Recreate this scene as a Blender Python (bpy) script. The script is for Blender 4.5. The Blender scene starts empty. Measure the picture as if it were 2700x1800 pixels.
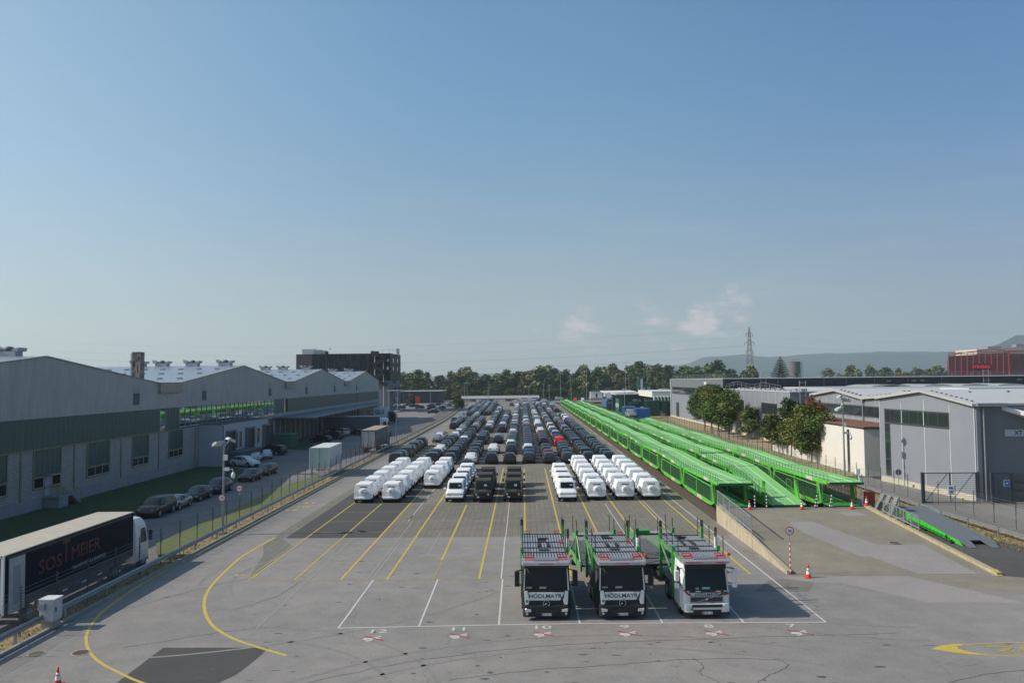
import bpy, bmesh, math, random
from mathutils import Vector, Matrix
R = math.radians
SC = bpy.context.scene
COL = SC.collection
# ------------------------------------------------------------ camera
cd = bpy.data.cameras.new("camera"); cam = bpy.data.objects.new("camera", cd); COL.objects.link(cam)
cd.sensor_width = 36.0; cd.lens = 28.0; cd.clip_start = 0.3; cd.clip_end = 30000
cam.matrix_world = Matrix(((0.99985, 0.011133, 0.013277, 0), (0.013793, -0.047561, -0.998773, 0), (-0.010487, 0.998806, -0.047707, 12.4), (0, 0, 0, 1)))
SC.camera = cam
# ------------------------------------------------------------ sky and sun
SUN_EL, SUN_AZ = R(35.6), R(184.0)      # direction to the sun, azimuth counter-clockwise from +X
w = bpy.data.worlds.new("World"); SC.world = w; w.use_nodes = True
nt = w.node_tree; N = nt.nodes; LK = nt.links
N.clear()
wo = N.new("ShaderNodeOutputWorld"); bg = N.new("ShaderNodeBackground"); sky = N.new("ShaderNodeTexSky")
sky.sky_type = 'NISHITA'; sky.sun_disc = False; sky.sun_elevation = SUN_EL; sky.sun_rotation = R(90) - SUN_AZ
sky.air_density = 1.0; sky.dust_density = 1.0; sky.ozone_density = 2.0; sky.altitude = 350
bg.inputs[1].default_value = 0.10
def wn(t, **k):
    n = N.new(t)
    for a, b in k.items(): setattr(n, a, b)
    return n
def mth(op, a, b=None, c=None, clamp=False):
    n = N.new("ShaderNodeMath"); n.operation = op; n.use_clamp = clamp
    for i, x in enumerate((a, b, c)):
        if x is None: continue
        if isinstance(x, (int, float)): n.inputs[i].default_value = x
        else: LK.new(x, n.inputs[i])
    return n.outputs[0]
tc = wn("ShaderNodeTexCoord"); sx = wn("ShaderNodeSeparateXYZ"); LK.new(tc.outputs['Generated'], sx.inputs[0])
X, Y, Z = sx.outputs
az = mth('ARCTAN2', X, Y)                                   # 0 along +Y, positive to the right
el = mth('ARCSINE', Z)
def smooth(v, a, b):
    n = wn("ShaderNodeMapRange", interpolation_type='SMOOTHSTEP'); LK.new(v, n.inputs[0])
    n.inputs[1].default_value = a; n.inputs[2].default_value = b; return n.outputs[0]
def noise(vec, scale, detail=6, rough=0.55):
    n = wn("ShaderNodeTexNoise"); LK.new(vec, n.inputs['Vector'])
    n.inputs['Scale'].default_value = scale; n.inputs['Detail'].default_value = detail; n.inputs['Roughness'].default_value = rough
    return n.outputs[0]
cv = wn("ShaderNodeCombineXYZ"); LK.new(az, cv.inputs[0]); LK.new(mth('MULTIPLY', el, 2.1), cv.inputs[1]); cvo = cv.outputs[0]
n1 = noise(cvo, 22.0, 7, 0.6)
def bump_(v, c, wd): # soft window
    return mth('SUBTRACT', 1.0, mth('ABSOLUTE', mth('DIVIDE', mth('SUBTRACT', v, c), wd)), clamp=True)
# two banks of small cumulus low above the trees (azimuth and elevation in radians)
def bank(a0, aw, slope, e0, ew):
    ec = mth('SUBTRACT', el, mth('MULTIPLY', mth('SUBTRACT', az, a0), slope))
    return mth('MULTIPLY', bump_(az, a0, aw), bump_(ec, e0, ew))
bk = mth('ADD', bank(0.232, 0.095, 0.30, 0.070, 0.042), mth('MULTIPLY', bank(0.08, 0.13, 0.18, 0.062, 0.046), 0.62))
cm = smooth(mth('ADD', mth('MULTIPLY', bk, 0.8), mth('MULTIPLY', mth('SUBTRACT', n1, 0.5), 2.2)), 0.22, 0.8)
cm = mth('MULTIPLY', cm, smooth(bk, 0.02, 0.3))
st = wn("ShaderNodeCombineXYZ"); LK.new(mth('MULTIPLY', az, 2.2), st.inputs[0]); LK.new(mth('MULTIPLY', el, 14.0), st.inputs[1])
n2 = noise(st.outputs[0], 2.2, 5, 0.55)
veil = mth('MULTIPLY', smooth(n2, 0.42, 0.8), mth('MULTIPLY', smooth(el, 0.02, 0.1), mth('SUBTRACT', 1.0, smooth(el, 0.12, 0.3))))
def mixc(f, a, b):
    n = wn("ShaderNodeMix", data_type='RGBA'); LK.new(f, n.inputs[0])
    for i, x in ((6, a), (7, b)):
        if isinstance(x, tuple): n.inputs[i].default_value = x + (1,)
        else: LK.new(x, n.inputs[i])
    return n.outputs[2]
hz = mth('POWER', mth('SUBTRACT', 1.0, smooth(el, -0.10, 0.40)), 1.7); hz = mth('MULTIPLY', hz, 0.8)
base = mixc(hz, sky.outputs[0], (3.0, 3.3, 3.85))                # dusty air near the horizon
# the sky is brighter and paler towards the sun (left), deeper blue away from it
azl = smooth(az, -0.62, 0.0); azr = smooth(az, 0.0, 0.62); elw = smooth(el, 0.08, 0.46)
lowc = mixc(azr, mixc(azl, (1.05, 1.04, .97), (.91, .91, .87)), (.67, .69, .755))
topc = mixc(azr, mixc(azl, (1.34, 1.38, 1.17), (.96, 1.26, 1.24)), (.62, .94, 1.06))
gain = mixc(elw, lowc, topc)
gm_ = wn("ShaderNodeMix", data_type='RGBA', blend_type='MULTIPLY'); gm_.inputs[0].default_value = 1; LK.new(base, gm_.inputs[6]); LK.new(gain, gm_.inputs[7]); base = gm_.outputs[2]
base = mixc(mth('MULTIPLY', veil, 0.16), base, (4.4, 4.6, 5.0))
base = mixc(mth('MULTIPLY', cm, 0.75), base, (6.4, 5.5, 5.6))
LK.new(base, bg.inputs[0]); LK.new(bg.outputs[0], wo.inputs[0])
sl = bpy.data.lights.new("sun", 'SUN'); sl.energy = 3.9; sl.angle = R(0.53); sl.color = (1.0, 0.91, 0.78)
so = bpy.data.objects.new("sun", sl); COL.objects.link(so)
sd = Vector((math.cos(SUN_EL)*math.cos(SUN_AZ), math.cos(SUN_EL)*math.sin(SUN_AZ), math.sin(SUN_EL)))
so.rotation_euler = sd.to_track_quat('Z', 'Y').to_euler(); so.location = (-60, 0, 60)
SC.view_settings.view_transform = 'Standard'; SC.view_settings.look = 'None'; SC.view_settings.gamma = 1.0
SC.view_settings.exposure = 0.28
SC.cycles.use_denoising = True; SC.cycles.max_bounces = 6; SC.cycles.transparent_max_bounces = 8
SC.cycles.volume_bounces = 1
# ------------------------------------------------------------ helpers
def lin(h):
    h = h.lstrip('#'); v = [int(h[i:i+2], 16)/255 for i in (0, 2, 4)]
    return tuple((x/12.92 if x <= .04045 else ((x+.055)/1.055)**2.4) for x in v)
class MB:
    def __init__(s): s.v = []; s.f = []; s.m = []
    def add(s, vs, fs, mi=0):
        o = len(s.v); s.v += [tuple(v) for v in vs]
        for f in fs: s.f.append(tuple(i+o for i in f)); s.m.append(mi)
        return s
    def box(s, x0, x1, y0, y1, z0, z1, mi=0):
        return s.add([(x0,y0,z0),(x1,y0,z0),(x1,y1,z0),(x0,y1,z0),(x0,y0,z1),(x1,y0,z1),(x1,y1,z1),(x0,y1,z1)],
                     [(3,2,1,0),(4,5,6,7),(0,1,5,4),(1,2,6,5),(2,3,7,6),(3,0,4,7)], mi)
    def cb(s, c, d, mi=0, M=None):
        o = len(s.v); s.box(c[0]-d[0]/2, c[0]+d[0]/2, c[1]-d[1]/2, c[1]+d[1]/2, c[2]-d[2]/2, c[2]+d[2]/2, mi)
        if M is not None: s.xf(M, o)
        return s
    def xf(s, M, o=0):
        for i in range(o, len(s.v)): s.v[i] = tuple(M @ Vector(s.v[i]))
        return s
    def tube(s, a, b, r, n=6, mi=0, r2=None, cap=True):
        a, b = Vector(a), Vector(b); d = (b-a).normalized() if (b-a).length else Vector((0,0,1))
        u = d.orthogonal().normalized(); w_ = d.cross(u); r2 = r if r2 is None else r2
        vs = []
        for p, rr in ((a, r), (b, r2)):
            for i in range(n):
                t = 2*math.pi*(i+.5)/n; vs.append(p+(u*math.cos(t)+w_*math.sin(t))*rr)
        fs = [(i, (i+1) % n, n+(i+1) % n, n+i) for i in range(n)]
        if cap: fs += [tuple(reversed(range(n))), tuple(range(n, 2*n))]
        return s.add(vs, fs, mi)
    def path(s, pts, r, n=5, mi=0):
        for a, b in zip(pts, pts[1:]): s.tube(a, b, r, n, mi)
        return s
    def prism(s, poly, ax, a, b, mi=0):
        n = len(poly)
        def P(p, t): return {'x': (t, p[0], p[1]), 'y': (p[0], t, p[1]), 'z': (p[0], p[1], t)}[ax]
        return s.add([P(p, a) for p in poly]+[P(p, b) for p in poly],
                     [tuple(range(n)), tuple(reversed(range(n, 2*n)))]+[(i, (i+1) % n, n+(i+1) % n, n+i) for i in range(n)], mi)
    def quad(s, a, b, c, d, mi=0): return s.add([a, b, c, d], [(0, 1, 2, 3)], mi)
    def poly(s, pts, z, mi=0): return s.add([(p[0], p[1], z) for p in pts], [tuple(range(len(pts)))], mi)
    def loft(s, rings, mi=0, closed=True, caps=True):
        n = len(rings[0]); vs = [p for r in rings for p in r]; fs = []
        for i in range(len(rings)-1):
            for j in range(n if closed else n-1):
                k = (j+1) % n; fs.append((i*n+j, i*n+k, (i+1)*n+k, (i+1)*n+j))
        if caps: fs += [tuple(reversed(range(n))), tuple(range((len(rings)-1)*n, len(rings)*n))]
        return s.add(vs, fs, mi)
    def disc(s, c, r, ax='y', n=16, mi=0, t=0.02):
        d = {'x': (t, 0, 0), 'y': (0, t, 0), 'z': (0, 0, t)}[ax]; c = Vector(c)
        return s.tube(c-Vector(d)/2, c+Vector(d)/2, r, n, mi)
    def join(s, o, M=None):
        k = len(s.v); s.v += o.v if M is None else [tuple(M @ Vector(v)) for v in o.v]
        s.f += [tuple(i+k for i in f) for f in o.f]; s.m += o.m; return s
    def mesh(s, name, mats, smooth=False, bevel=0, fix=True):
        me = bpy.data.meshes.new(name); me.from_pydata(s.v, [], s.f)
        if not isinstance(mats, (list, tuple)): mats = [mats]
        for m in mats: me.materials.append(m)
        if any(s.m): me.polygons.foreach_set('material_index', s.m)
        if fix or bevel:
            b = bmesh.new(); b.from_mesh(me)
            if fix: bmesh.ops.recalc_face_normals(b, faces=b.faces)
            if bevel:
                es = [e for e in b.edges if len(e.link_faces) == 2 and e.calc_face_angle(0) > .6]
                bmesh.ops.bevel(b, geom=es, offset=bevel, segments=1, affect='EDGES', clamp_overlap=True)
            b.to_mesh(me); b.free()
        if smooth: me.polygons.foreach_set('use_smooth', [True]*len(me.polygons))
        me.update(); return me
    def pieces(s):
        n = len(s.v); par = list(range(n))
        def fd(i):
            while par[i] != i: par[i] = par[par[i]]; i = par[i]
            return i
        for f in s.f:
            a = fd(f[0])
            for i in f[1:]: par[fd(i)] = a
        gr = {}
        for f, m in zip(s.f, s.m): gr.setdefault(fd(f[0]), []).append((f, m))
        if len(gr) < 2 or len(gr) > 60: return [s]
        L_ = []
        for fs in gr.values():
            vi = {i for f, _ in fs for i in f}
            L_.append([[min(s.v[i][k] for i in vi)-.03 for k in range(3)], [max(s.v[i][k] for i in vi)+.03 for k in range(3)], fs])
        ch = True
        while ch:
            ch = False
            for i in range(len(L_)):
                for j in range(i+1, len(L_)):
                    a, b = L_[i], L_[j]
                    if all(a[0][k] <= b[1][k] and b[0][k] <= a[1][k] for k in range(3)):
                        a[0] = [min(x, y) for x, y in zip(a[0], b[0])]; a[1] = [max(x, y) for x, y in zip(a[1], b[1])]; a[2] += b[2]; L_.pop(j); ch = True; break
                if ch: break
        if len(L_) < 2 or len(L_) > 10: return [s]
        out = []
        for _, _, fs in L_:
            g = MB(); mp = {}
            for f, m in fs:
                for i in f:
                    if i not in mp: mp[i] = len(g.v); g.v.append(s.v[i])
                g.f.append(tuple(mp[i] for i in f)); g.m.append(m)
            out.append(g)
        return out
    def build(s, name, mats, parent=None, loc=None, split=None, **k):
        if split or (split is None and parent is not None):
            os_ = [link(name, g.mesh(name, mats, **k), parent, loc) for g in s.pieces()]
            for o in os_: o['_n'] = len(os_)
            os_[0]['_sib'] = [o.name for o in os_]
            return os_[0]
        return link(name, s.mesh(name, mats, **k), parent, loc)
def sharp(me, deg):
    b = bmesh.new(); b.from_mesh(me)
    for f in b.faces: f.smooth = True
    for e in b.edges: e.smooth = len(e.link_faces) == 2 and e.calc_face_angle(0) < R(deg)
    b.to_mesh(me); b.free()
def link(name, me, parent=None, loc=None):
    o = bpy.data.objects.new(name, me); COL.objects.link(o)
    if parent: o.parent = parent
    if loc is not None: o.location = loc
    return o
def tag(o, label=None, cat=None, group=None, kind=None):
    if label: o['label'] = label
    if cat: o['category'] = cat
    if group: o['group'] = group
    if kind: o['kind'] = kind
    return o
def thing(name, label, cat, loc=(0, 0, 0), rz=0, group=None):
    o = bpy.data.objects.new(name, None); COL.objects.link(o); o.location = loc; o.rotation_euler = (0, 0, rz)
    o.empty_display_size = .3
    return tag(o, label, cat, group)
def kids(o): return [c for c in KID.get(o.name, [])]
def dup(root, loc, rz=0, label=None, group=None, cat=None, scale=None):
    def cp(o, par):
        c = o.copy(); COL.objects.link(c)
        if par: c.parent = par
        for ch in o.children: cp(ch, c)
        return c
    r = cp(root, None); r.location = loc; r.rotation_euler = (0, 0, rz)
    if scale: r.scale = scale if isinstance(scale, tuple) else (scale,)*3
    if label: r['label'] = label
    if group: r['group'] = group
    if cat: r['category'] = cat
    return r
def setting(name, mb, mats, **k): return tag(mb.build(name, mats, **k), kind='structure')
MATS = {}
def mat(name, col, rough=.6, metal=0.0, var=0.0, vs=1.0, bump=0.0, bs=20.0, coat=0.0, spec=.5, stretch=None, emit=None, col2=None, cov=.5, alpha=None):
    """procedural surface: base colour broken up by noise, optional second colour patches and fine bump"""
    if name in MATS: return MATS[name]
    if isinstance(col, str): col = lin(col)
    m = bpy.data.materials.new(name); m.use_nodes = True; t = m.node_tree; b = t.nodes['Principled BSDF']
    b.inputs['Base Color'].default_value = (*col, 1); b.inputs['Roughness'].default_value = rough
    b.inputs['Metallic'].default_value = metal; b.inputs['Coat Weight'].default_value = coat
    b.inputs['Specular IOR Level'].default_value = spec
    nn = t.nodes.new; L = t.links.new
    if var or bump or col2:
        g = nn('ShaderNodeNewGeometry') if True else None
        mp = nn('ShaderNodeMapping'); L(g.outputs['Position'], mp.inputs[0])
        if stretch: mp.inputs['Scale'].default_value = stretch
    if var or col2:
        n = nn('ShaderNodeTexNoise'); L(mp.outputs[0], n.inputs['Vector']); n.inputs['Scale'].default_value = vs
        n.inputs['Detail'].default_value = 7; n.inputs['Roughness'].default_value = .62
        r = nn('ShaderNodeMapRange'); L(n.outputs[0], r.inputs[0]); r.inputs[1].default_value = .28; r.inputs[2].default_value = .72
        r.inputs[3].default_value = 1-var; r.inputs[4].default_value = 1+var
        mx = nn('ShaderNodeMix'); mx.data_type = 'RGBA'; mx.blend_type = 'MULTIPLY'; mx.inputs[0].default_value = 1
        mx.inputs[6].default_value = (*col, 1); L(r.outputs[0], mx.inputs[7]); out = mx.outputs[2]
        if col2:
            if isinstance(col2, str): col2 = lin(col2)
            n3 = nn('ShaderNodeTexNoise'); L(mp.outputs[0], n3.inputs['Vector']); n3.inputs['Scale'].default_value = vs*2.7
            n3.inputs['Detail'].default_value = 8; n3.inputs['Roughness'].default_value = .7
            r3 = nn('ShaderNodeMapRange'); L(n3.outputs[0], r3.inputs[0]); r3.inputs[1].default_value = cov; r3.inputs[2].default_value = cov+.12
            m3 = nn('ShaderNodeMix'); m3.data_type = 'RGBA'; L(r3.outputs[0], m3.inputs[0]); L(out, m3.inputs[6]); m3.inputs[7].default_value = (*col2, 1); out = m3.outputs[2]
        L(out, b.inputs['Base Color'])
    if bump:
        n = nn('ShaderNodeTexNoise'); L(mp.outputs[0], n.inputs['Vector']); n.inputs['Scale'].default_value = bs; n.inputs['Detail'].default_value = 4
        bp = nn('ShaderNodeBump'); bp.inputs['Strength'].default_value = bump; bp.inputs['Distance'].default_value = .05
        L(n.outputs[0], bp.inputs['Height']); L(bp.outputs[0], b.inputs['Normal'])
    if emit: b.inputs['Emission Color'].default_value = (*emit, 1); b.inputs['Emission Strength'].default_value = 1
    if alpha is not None: b.inputs['Alpha'].default_value = alpha
    MATS[name] = m; return m
def ribbed(name, col, axis, period, depth=.25, rough=.5, var=.05, vs=.5, metal=0, horiz=None, streak=0):
    """profiled sheet: colour and relief waves along one world axis"""
    m = mat(name, col, rough, metal, var, vs, stretch=(1, 1, .25) if streak else None); t = m.node_tree; b = t.nodes['Principled BSDF']
    nn = t.nodes.new; L = t.links.new
    g = nn('ShaderNodeNewGeometry'); s = nn('ShaderNodeSeparateXYZ'); L(g.outputs['Position'], s.inputs[0])
    a = nn('ShaderNodeMath'); a.operation = 'MULTIPLY'; a.inputs[1].default_value = 2*math.pi/period; L(s.outputs['XYZ'.index(axis)], a.inputs[0])
    si = nn('ShaderNodeMath'); si.operation = 'SINE'; L(a.outputs[0], si.inputs[0])
    r = nn('ShaderNodeMapRange'); L(si.outputs[0], r.inputs[0]); r.inputs[1].default_value = -.2; r.inputs[2].default_value = .3
    r.inputs[3].default_value = 0; r.inputs[4].default_value = 1
    if sum(m.node_tree.nodes['Principled BSDF'].inputs['Base Color'].default_value[:3]) < .1: b.inputs['Specular IOR Level'].default_value = .15
    bp = nn('ShaderNodeBump'); bp.inputs['Strength'].default_value = depth; bp.inputs['Distance'].default_value = .06
    L(r.outputs[0], bp.inputs['Height']); L(bp.outputs[0], b.inputs['Normal'])
    return m
def text(s, size, M, material, name, parent=None, ext=.01, bold=.02, sx=1.0, align='CENTER'):
    c = bpy.data.curves.new(name, 'FONT'); c.body = s; c.size = size; c.extrude = ext; c.offset = min(bold, .012)*size
    c.align_x = align; c.align_y = 'CENTER'; c.resolution_u = 3
    o = bpy.data.objects.new(name, c); me = bpy.data.meshes.new_from_object(o); bpy.data.objects.remove(o)
    me.transform(M @ Matrix.Diagonal((sx, 1, 1, 1))); me.materials.clear(); me.materials.append(material); me.name = name
    return link(name, me, parent)
def RM(loc=(0, 0, 0), rx=0, ry=0, rz=0):
    return Matrix.Translation(loc) @ Matrix.Rotation(rz, 4, 'Z') @ Matrix.Rotation(ry, 4, 'Y') @ Matrix.Rotation(rx, 4, 'X')
FY = R(90)     # text standing up and read from -Y : RM(loc, rx=FY)
GALV = mat('galvanised_steel', (.33, .35, .37), .42, .6, .12, 3)
DARK = mat('dark_steel', (.03, .033, .036), .5)
BLACK = mat('black_plastic', (.012, .012, .013), .45)
RUB = mat('rubber', (.014, .014, .015), .8)
GLASS = mat('dark_glass', (.006, .012, .016), .12, spec=.35)
WHITE = mat('white_paint', (.72, .73, .74), .4, var=.04)
RED = mat('red_paint', (.5, .02, .015), .4)
YEL = mat('yellow_metal', (.42, .30, .03), .5)
CHROME = mat('chrome', (.6, .62, .65), .18, 1.0)
LAMP = mat('lamp_glass', (.55, .58, .6), .12, .3)
TAIL = mat('tail_lamp', (.22, .008, .008), .25)
ORNG = mat('orange_lens', (.55, .13, .02), .3)
# ============================================================ GROUND AND MARKINGS
def asphalt(name, col, col2, seams=True, var=.16, dark=.45, spots=True, extra=None):
    m = bpy.data.materials.new(name); m.use_nodes = True; t = m.node_tree; b = t.nodes['Principled BSDF']
    nn = t.nodes.new; L = t.links.new
    g = nn('ShaderNodeNewGeometry')
    def nz(sc, det=6, ro=.6, vec=None):
        n = nn('ShaderNodeTexNoise'); L(vec or g.outputs['Position'], n.inputs['Vector']); n.inputs['Scale'].default_value = sc
        n.inputs['Detail'].default_value = det; n.inputs['Roughness'].default_value = ro; return n.outputs[0]
    def mr(v, a, c, x, y):
        n = nn('ShaderNodeMapRange'); L(v, n.inputs[0]); n.inputs[1].default_value = a; n.inputs[2].default_value = c
        n.inputs[3].default_value = x; n.inputs[4].default_value = y; return n.outputs[0]
    def mul(c, v):
        n = nn('ShaderNodeMix'); n.data_type = 'RGBA'; n.blend_type = 'MULTIPLY'; n.inputs[0].default_value = 1
        L(c, n.inputs[6]); L(v, n.inputs[7]); return n.outputs[2]
    def mix(f, c, d):
        n = nn('ShaderNodeMix'); n.data_type = 'RGBA'; L(f, n.inputs[0]); L(c, n.inputs[6]); L(d, n.inputs[7]); return n.outputs[2]
    rgb = nn('ShaderNodeRGB'); rgb.outputs[0].default_value = (*col, 1); r2 = nn('ShaderNodeRGB'); r2.outputs[0].default_value = (*col2, 1)
    c = mix(mr(nz(.09, 4), .4, .62, 0, 1), rgb.outputs[0], r2.outputs[0])
    c = mul(c, mr(nz(.6, 8, .7), .25, .75, 1-var, 1+var)); c = mul(c, mr(nz(9, 5, .7), .3, .7, .86, 1.14))
    c = mul(c, mr(nz(34, 2, .6), .35, .65, .84, 1.16))
    mp = nn('ShaderNodeMapping'); L(g.outputs['Position'], mp.inputs[0]); mp.inputs['Scale'].default_value = (.9, 2.6, 1)
    if spots:
        c = mul(c, mr(nz(1.1, 3, .5, mp.outputs[0]), .68, .76, 1, dark)); c = mul(c, mr(nz(2.9, 2, .5, mp.outputs[0]), .71, .76, 1, dark+.1))
    if seams:   # long cracks: thin contour of a large noise, broken by another
        v = nn('ShaderNodeTexVoronoi'); v.feature = 'DISTANCE_TO_EDGE'; v.inputs['Scale'].default_value = .11
        ad = nn('ShaderNodeVectorMath'); ad.operation = 'ADD'; nv = nn('ShaderNodeTexNoise'); nv.inputs['Scale'].default_value = .5; nv.inputs['Detail'].default_value = 6
        L(g.outputs['Position'], nv.inputs['Vector']); sc = nn('ShaderNodeVectorMath'); sc.operation = 'SCALE'; sc.inputs[3].default_value = 2.4
        L(nv.outputs['Color'], sc.inputs[0]); L(sc.outputs[0], ad.inputs[0]); L(g.outputs['Position'], ad.inputs[1]); L(ad.outputs[0], v.inputs['Vector'])
        c = mul(c, mr(v.outputs[0], 0, .004, .80, 1))
    if extra == 'pavers':
        br = nn('ShaderNodeTexBrick'); L(g.outputs['Position'], br.inputs['Vector']); br.inputs['Scale'].default_value = 1.0
        br.inputs['Brick Width'].default_value = .5; br.inputs['Row Height'].default_value = .5; br.inputs['Mortar Size'].default_value = .035; br.offset = 0
        br.inputs['Color1'].default_value = (1, 1, 1, 1); br.inputs['Color2'].default_value = (.9, .9, .88, 1); br.inputs['Mortar'].default_value = (.72, .72, .7, 1)
        c = mul(c, br.outputs[0])
    L(c, b.inputs['Base Color']); b.inputs['Roughness'].default_value = .88; b.inputs['Specular IOR Level'].default_value = .3
    bp = nn('ShaderNodeBump'); bp.inputs['Strength'].default_value = .35; bp.inputs['Distance'].default_value = .02
    L(nz(26, 3), bp.inputs['Height']); L(bp.outputs[0], b.inputs['Normal'])
    return m
A_LIGHT = asphalt('weathered_asphalt', (.255, .240, .228), (.222, .210, .200))
A_LANE = asphalt('slot_pavement', (.21, .195, .165), (.18, .169, .145), spots=True, seams=False, dark=.7, extra='pavers')
A_FIELD = asphalt('parking_asphalt', (.20, .185, .163), (.172, .160, .142), seams=False, dark=.75)
A_DRIVE = asphalt('drive_asphalt', (.245, .232, .218), (.215, .203, .190), dark=.7)
A_DARK = asphalt('new_asphalt', (.078, .076, .075), (.066, .064, .064), seams=False, spots=False, var=.08)
A_YARD = asphalt('yard_asphalt', (.21, .20, .195), (.18, .172, .168), dark=.65)
A_RAMP = asphalt('ramp_concrete', (.25, .225, .175), (.215, .195, .155), seams=False, dark=.75)
A_PATCH = asphalt('pale_patch', (.29, .268, .255), (.265, .248, .238), seams=False, spots=False, var=.08)
A_SIDE = asphalt('side_road_asphalt', (.185, .172, .160), (.165, .155, .145), dark=.8, seams=False)
FIELD = mat('far_meadow', (.085, .10, .045), .95, var=.3, vs=.02, col2=(.13, .115, .06), cov=.52)
DRY = mat('dry_grass', (.30, .215, .10), .95, var=.35, vs=1.2, col2=(.10, .12, .035), cov=.58, bump=.6, bs=9)
LAWN = mat('lawn_green', (.035, .075, .018), .95, var=.3, vs=.9, col2=(.06, .095, .025), cov=.6, bump=.5, bs=12)
VERGE = mat('verge_grass', (.115, .145, .035), .95, var=.3, vs=1.5, col2=(.19, .15, .065), cov=.52, bump=.5, bs=10)
GRAVEL = mat('brown_ballast', (.105, .078, .058), .95, var=.4, vs=6, col2=(.16, .125, .10), cov=.55, bump=.8, bs=18)
STONE = mat('pale_rubble', (.26, .19, .14), .95, var=.45, vs=4, col2=(.40, .33, .27), cov=.56, bump=.9, bs=8)
KERB = mat('concrete_kerb', (.30, .285, .26), .9, var=.2, vs=3, bump=.3)
YP = mat('yellow_road_paint', (.50, .38, .07), .75, var=.18, vs=4, col2=(.28, .22, .08), cov=.66)
YPF = mat('worn_yellow_paint', (.36, .28, .075), .8, var=.25, vs=5, col2=(.17, .145, .09), cov=.55)
WP = mat('white_road_paint', (.52, .52, .51), .75, var=.15, vs=4, col2=(.27, .26, .25), cov=.64)
WPF = mat('worn_white_paint', (.30, .29, .28), .8, var=.2, vs=5, col2=(.19, .18, .175), cov=.55)
RP = mat('red_road_paint', (.42, .03, .03), .75, var=.2, vs=4)
PKP = mat('faded_pink_paint', (.235, .15, .125), .8, var=.25, vs=5, col2=(.16, .13, .12), cov=.55)

g = MB(); g.quad((-9000, -300, -.8), (9000, -300, -.8), (9000, 16000, -.8), (-9000, 16000, -.8)); setting('ground', g, FIELD)
def sheet(name, pts, z, m): g = MB(); g.poly(pts, z); return setting(name, g, m)
g = MB(); g.add([(x, y, z) for x, y, z in ((-140, -5, -.6), (-26.2, -5, -.6), (-26.2, 58, -.6), (-140, 58, -.6), (-140, 72, 0), (-26.2, 72, 0), (-140, 470, 0), (-26.2, 470, 0), (-24.0, -5, 0), (-24.0, 58, 0), (-24, 72, 0), (-24, 470, 0), (-25.2, -5, 0), (-25.2, 58, 0), (-25.2, 72, 0), (-25.2, 470, 0))],
      [(0, 1, 2, 3), (3, 2, 5, 4), (4, 5, 7, 6), (1, 12, 13, 2), (2, 13, 14, 5), (5, 14, 15, 7), (12, 8, 9, 13), (13, 9, 10, 14), (14, 10, 11, 15)]); setting('yard_asphalt', g, A_YARD)
sheet('lot_asphalt', [(-24.0, -5), (80, -5), (80, 63.7), (-24.0, 63.7)], 0, A_LIGHT)
sheet('drive_asphalt', [(-24.0, 63.7), (-19.0, 63.7), (-19.0, 150), (-20.5, 260), (-22.6, 325), (-22.6, 430), (-30, 430), (-24.0, 240)], .003, A_DRIVE)
sheet('slot_pavement', [(-19.0, 63.7), (16.6, 63.7), (16.6, 113), (-19.0, 113)], .0, A_LANE)
sheet('parking_field', [(-19.0, 113), (16.6, 113), (17.0, 430), (-22.6, 430), (-22.6, 325), (-20.5, 260), (-19.0, 150)], .0, A_FIELD)
sheet('new_asphalt_patch', [(-19.05, 63.75), (-11.55, 63.75), (-11.55, 112), (-19.0, 112)], .004, A_DARK)
sheet('dark_asphalt_patch', [(-17.05, 37.85), (-12.05, 37.77), (-12.08, 36.6), (-12.2, 35.3), (-12.35, 34.3), (-12.8, 33.3), (-13.6, 30), (-17.0, 30)], .004, A_DARK)
sheet('cobble_strip', [(-19.3, 63.6), (-18.6, 62.5), (-17.45, 60.5), (-17.45, 51.4), (-17.55, 51.2), (-18.9, 58), (-19.9, 61), (-20.1, 66), (-19.95, 111), (-19.1, 111), (-19.1, 64)], .004,
      asphalt('old_cobbles', (.195, .188, .162), (.175, .170, .148), seams=False, extra='pavers'))
sheet('rail_ballast', [(16.7, 69.2), (35.8, 69.2), (35.8, 420), (17.6, 420)], .004, GRAVEL)
sheet('lawn', [(-48.3, 50), (-34.6, 50), (-34.8, 72), (-35.6, 97), (-36.3, 105), (-40.2, 114.2), (-44.6, 118), (-48.3, 118.3)], .006, LAWN)
sheet('small_lawn', [(-44.2, 148), (-41, 145), (-37.5, 143.5), (-38.5, 150), (-42, 159), (-44.2, 159)], .006, LAWN)
sheet('rubble_strip', [(29.6, 69), (36.1, 68), (36.1, 190), (29.6, 190)], .008, STONE)
sheet('dry_verge', [(34.2, 50), (38.6, 48), (38.2, 90), (38.0, 200), (36.1, 200), (36.1, 68), (34.0, 69.0)], .01, DRY)
sheet('tree_strip', [(38.0, 100), (42.1, 100), (42.1, 136), (47.0, 150), (47.5, 260), (38, 260)], .012, DRY)
sheet('side_road', [(38.6, 40), (80, 40), (80, 78), (44.1, 79.1), (42.3, 99), (38.0, 99)], .012, A_SIDE)
sheet('lower_apron', [(29.45, 50.2), (38.6, 46), (34.2, 66), (29.45, 69)], .012, asphalt('dark_apron', (.095, .09, .088), (.08, .077, .075), seams=False))
sheet('far_road', [(-140, 432), (120, 424), (120, 456), (-140, 466)], .004, A_DRIVE)
sheet('brown_patch', [(13.2, 46.9), (16.4, 46.9), (17.4, 48.9), (18.6, 50.6), (16.6, 50.6), (15.8, 49.9), (14.8, 49.4)], .004, A_FIELD)
sheet('brown_apron', [(18.6, 50.6), (21.4, 47.0), (27.2, 46.9), (28.6, 45.2), (34, 45.0), (44, 44.4), (44, 49.4), (29.3, 50.3)], .004, A_RAMP)

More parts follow.
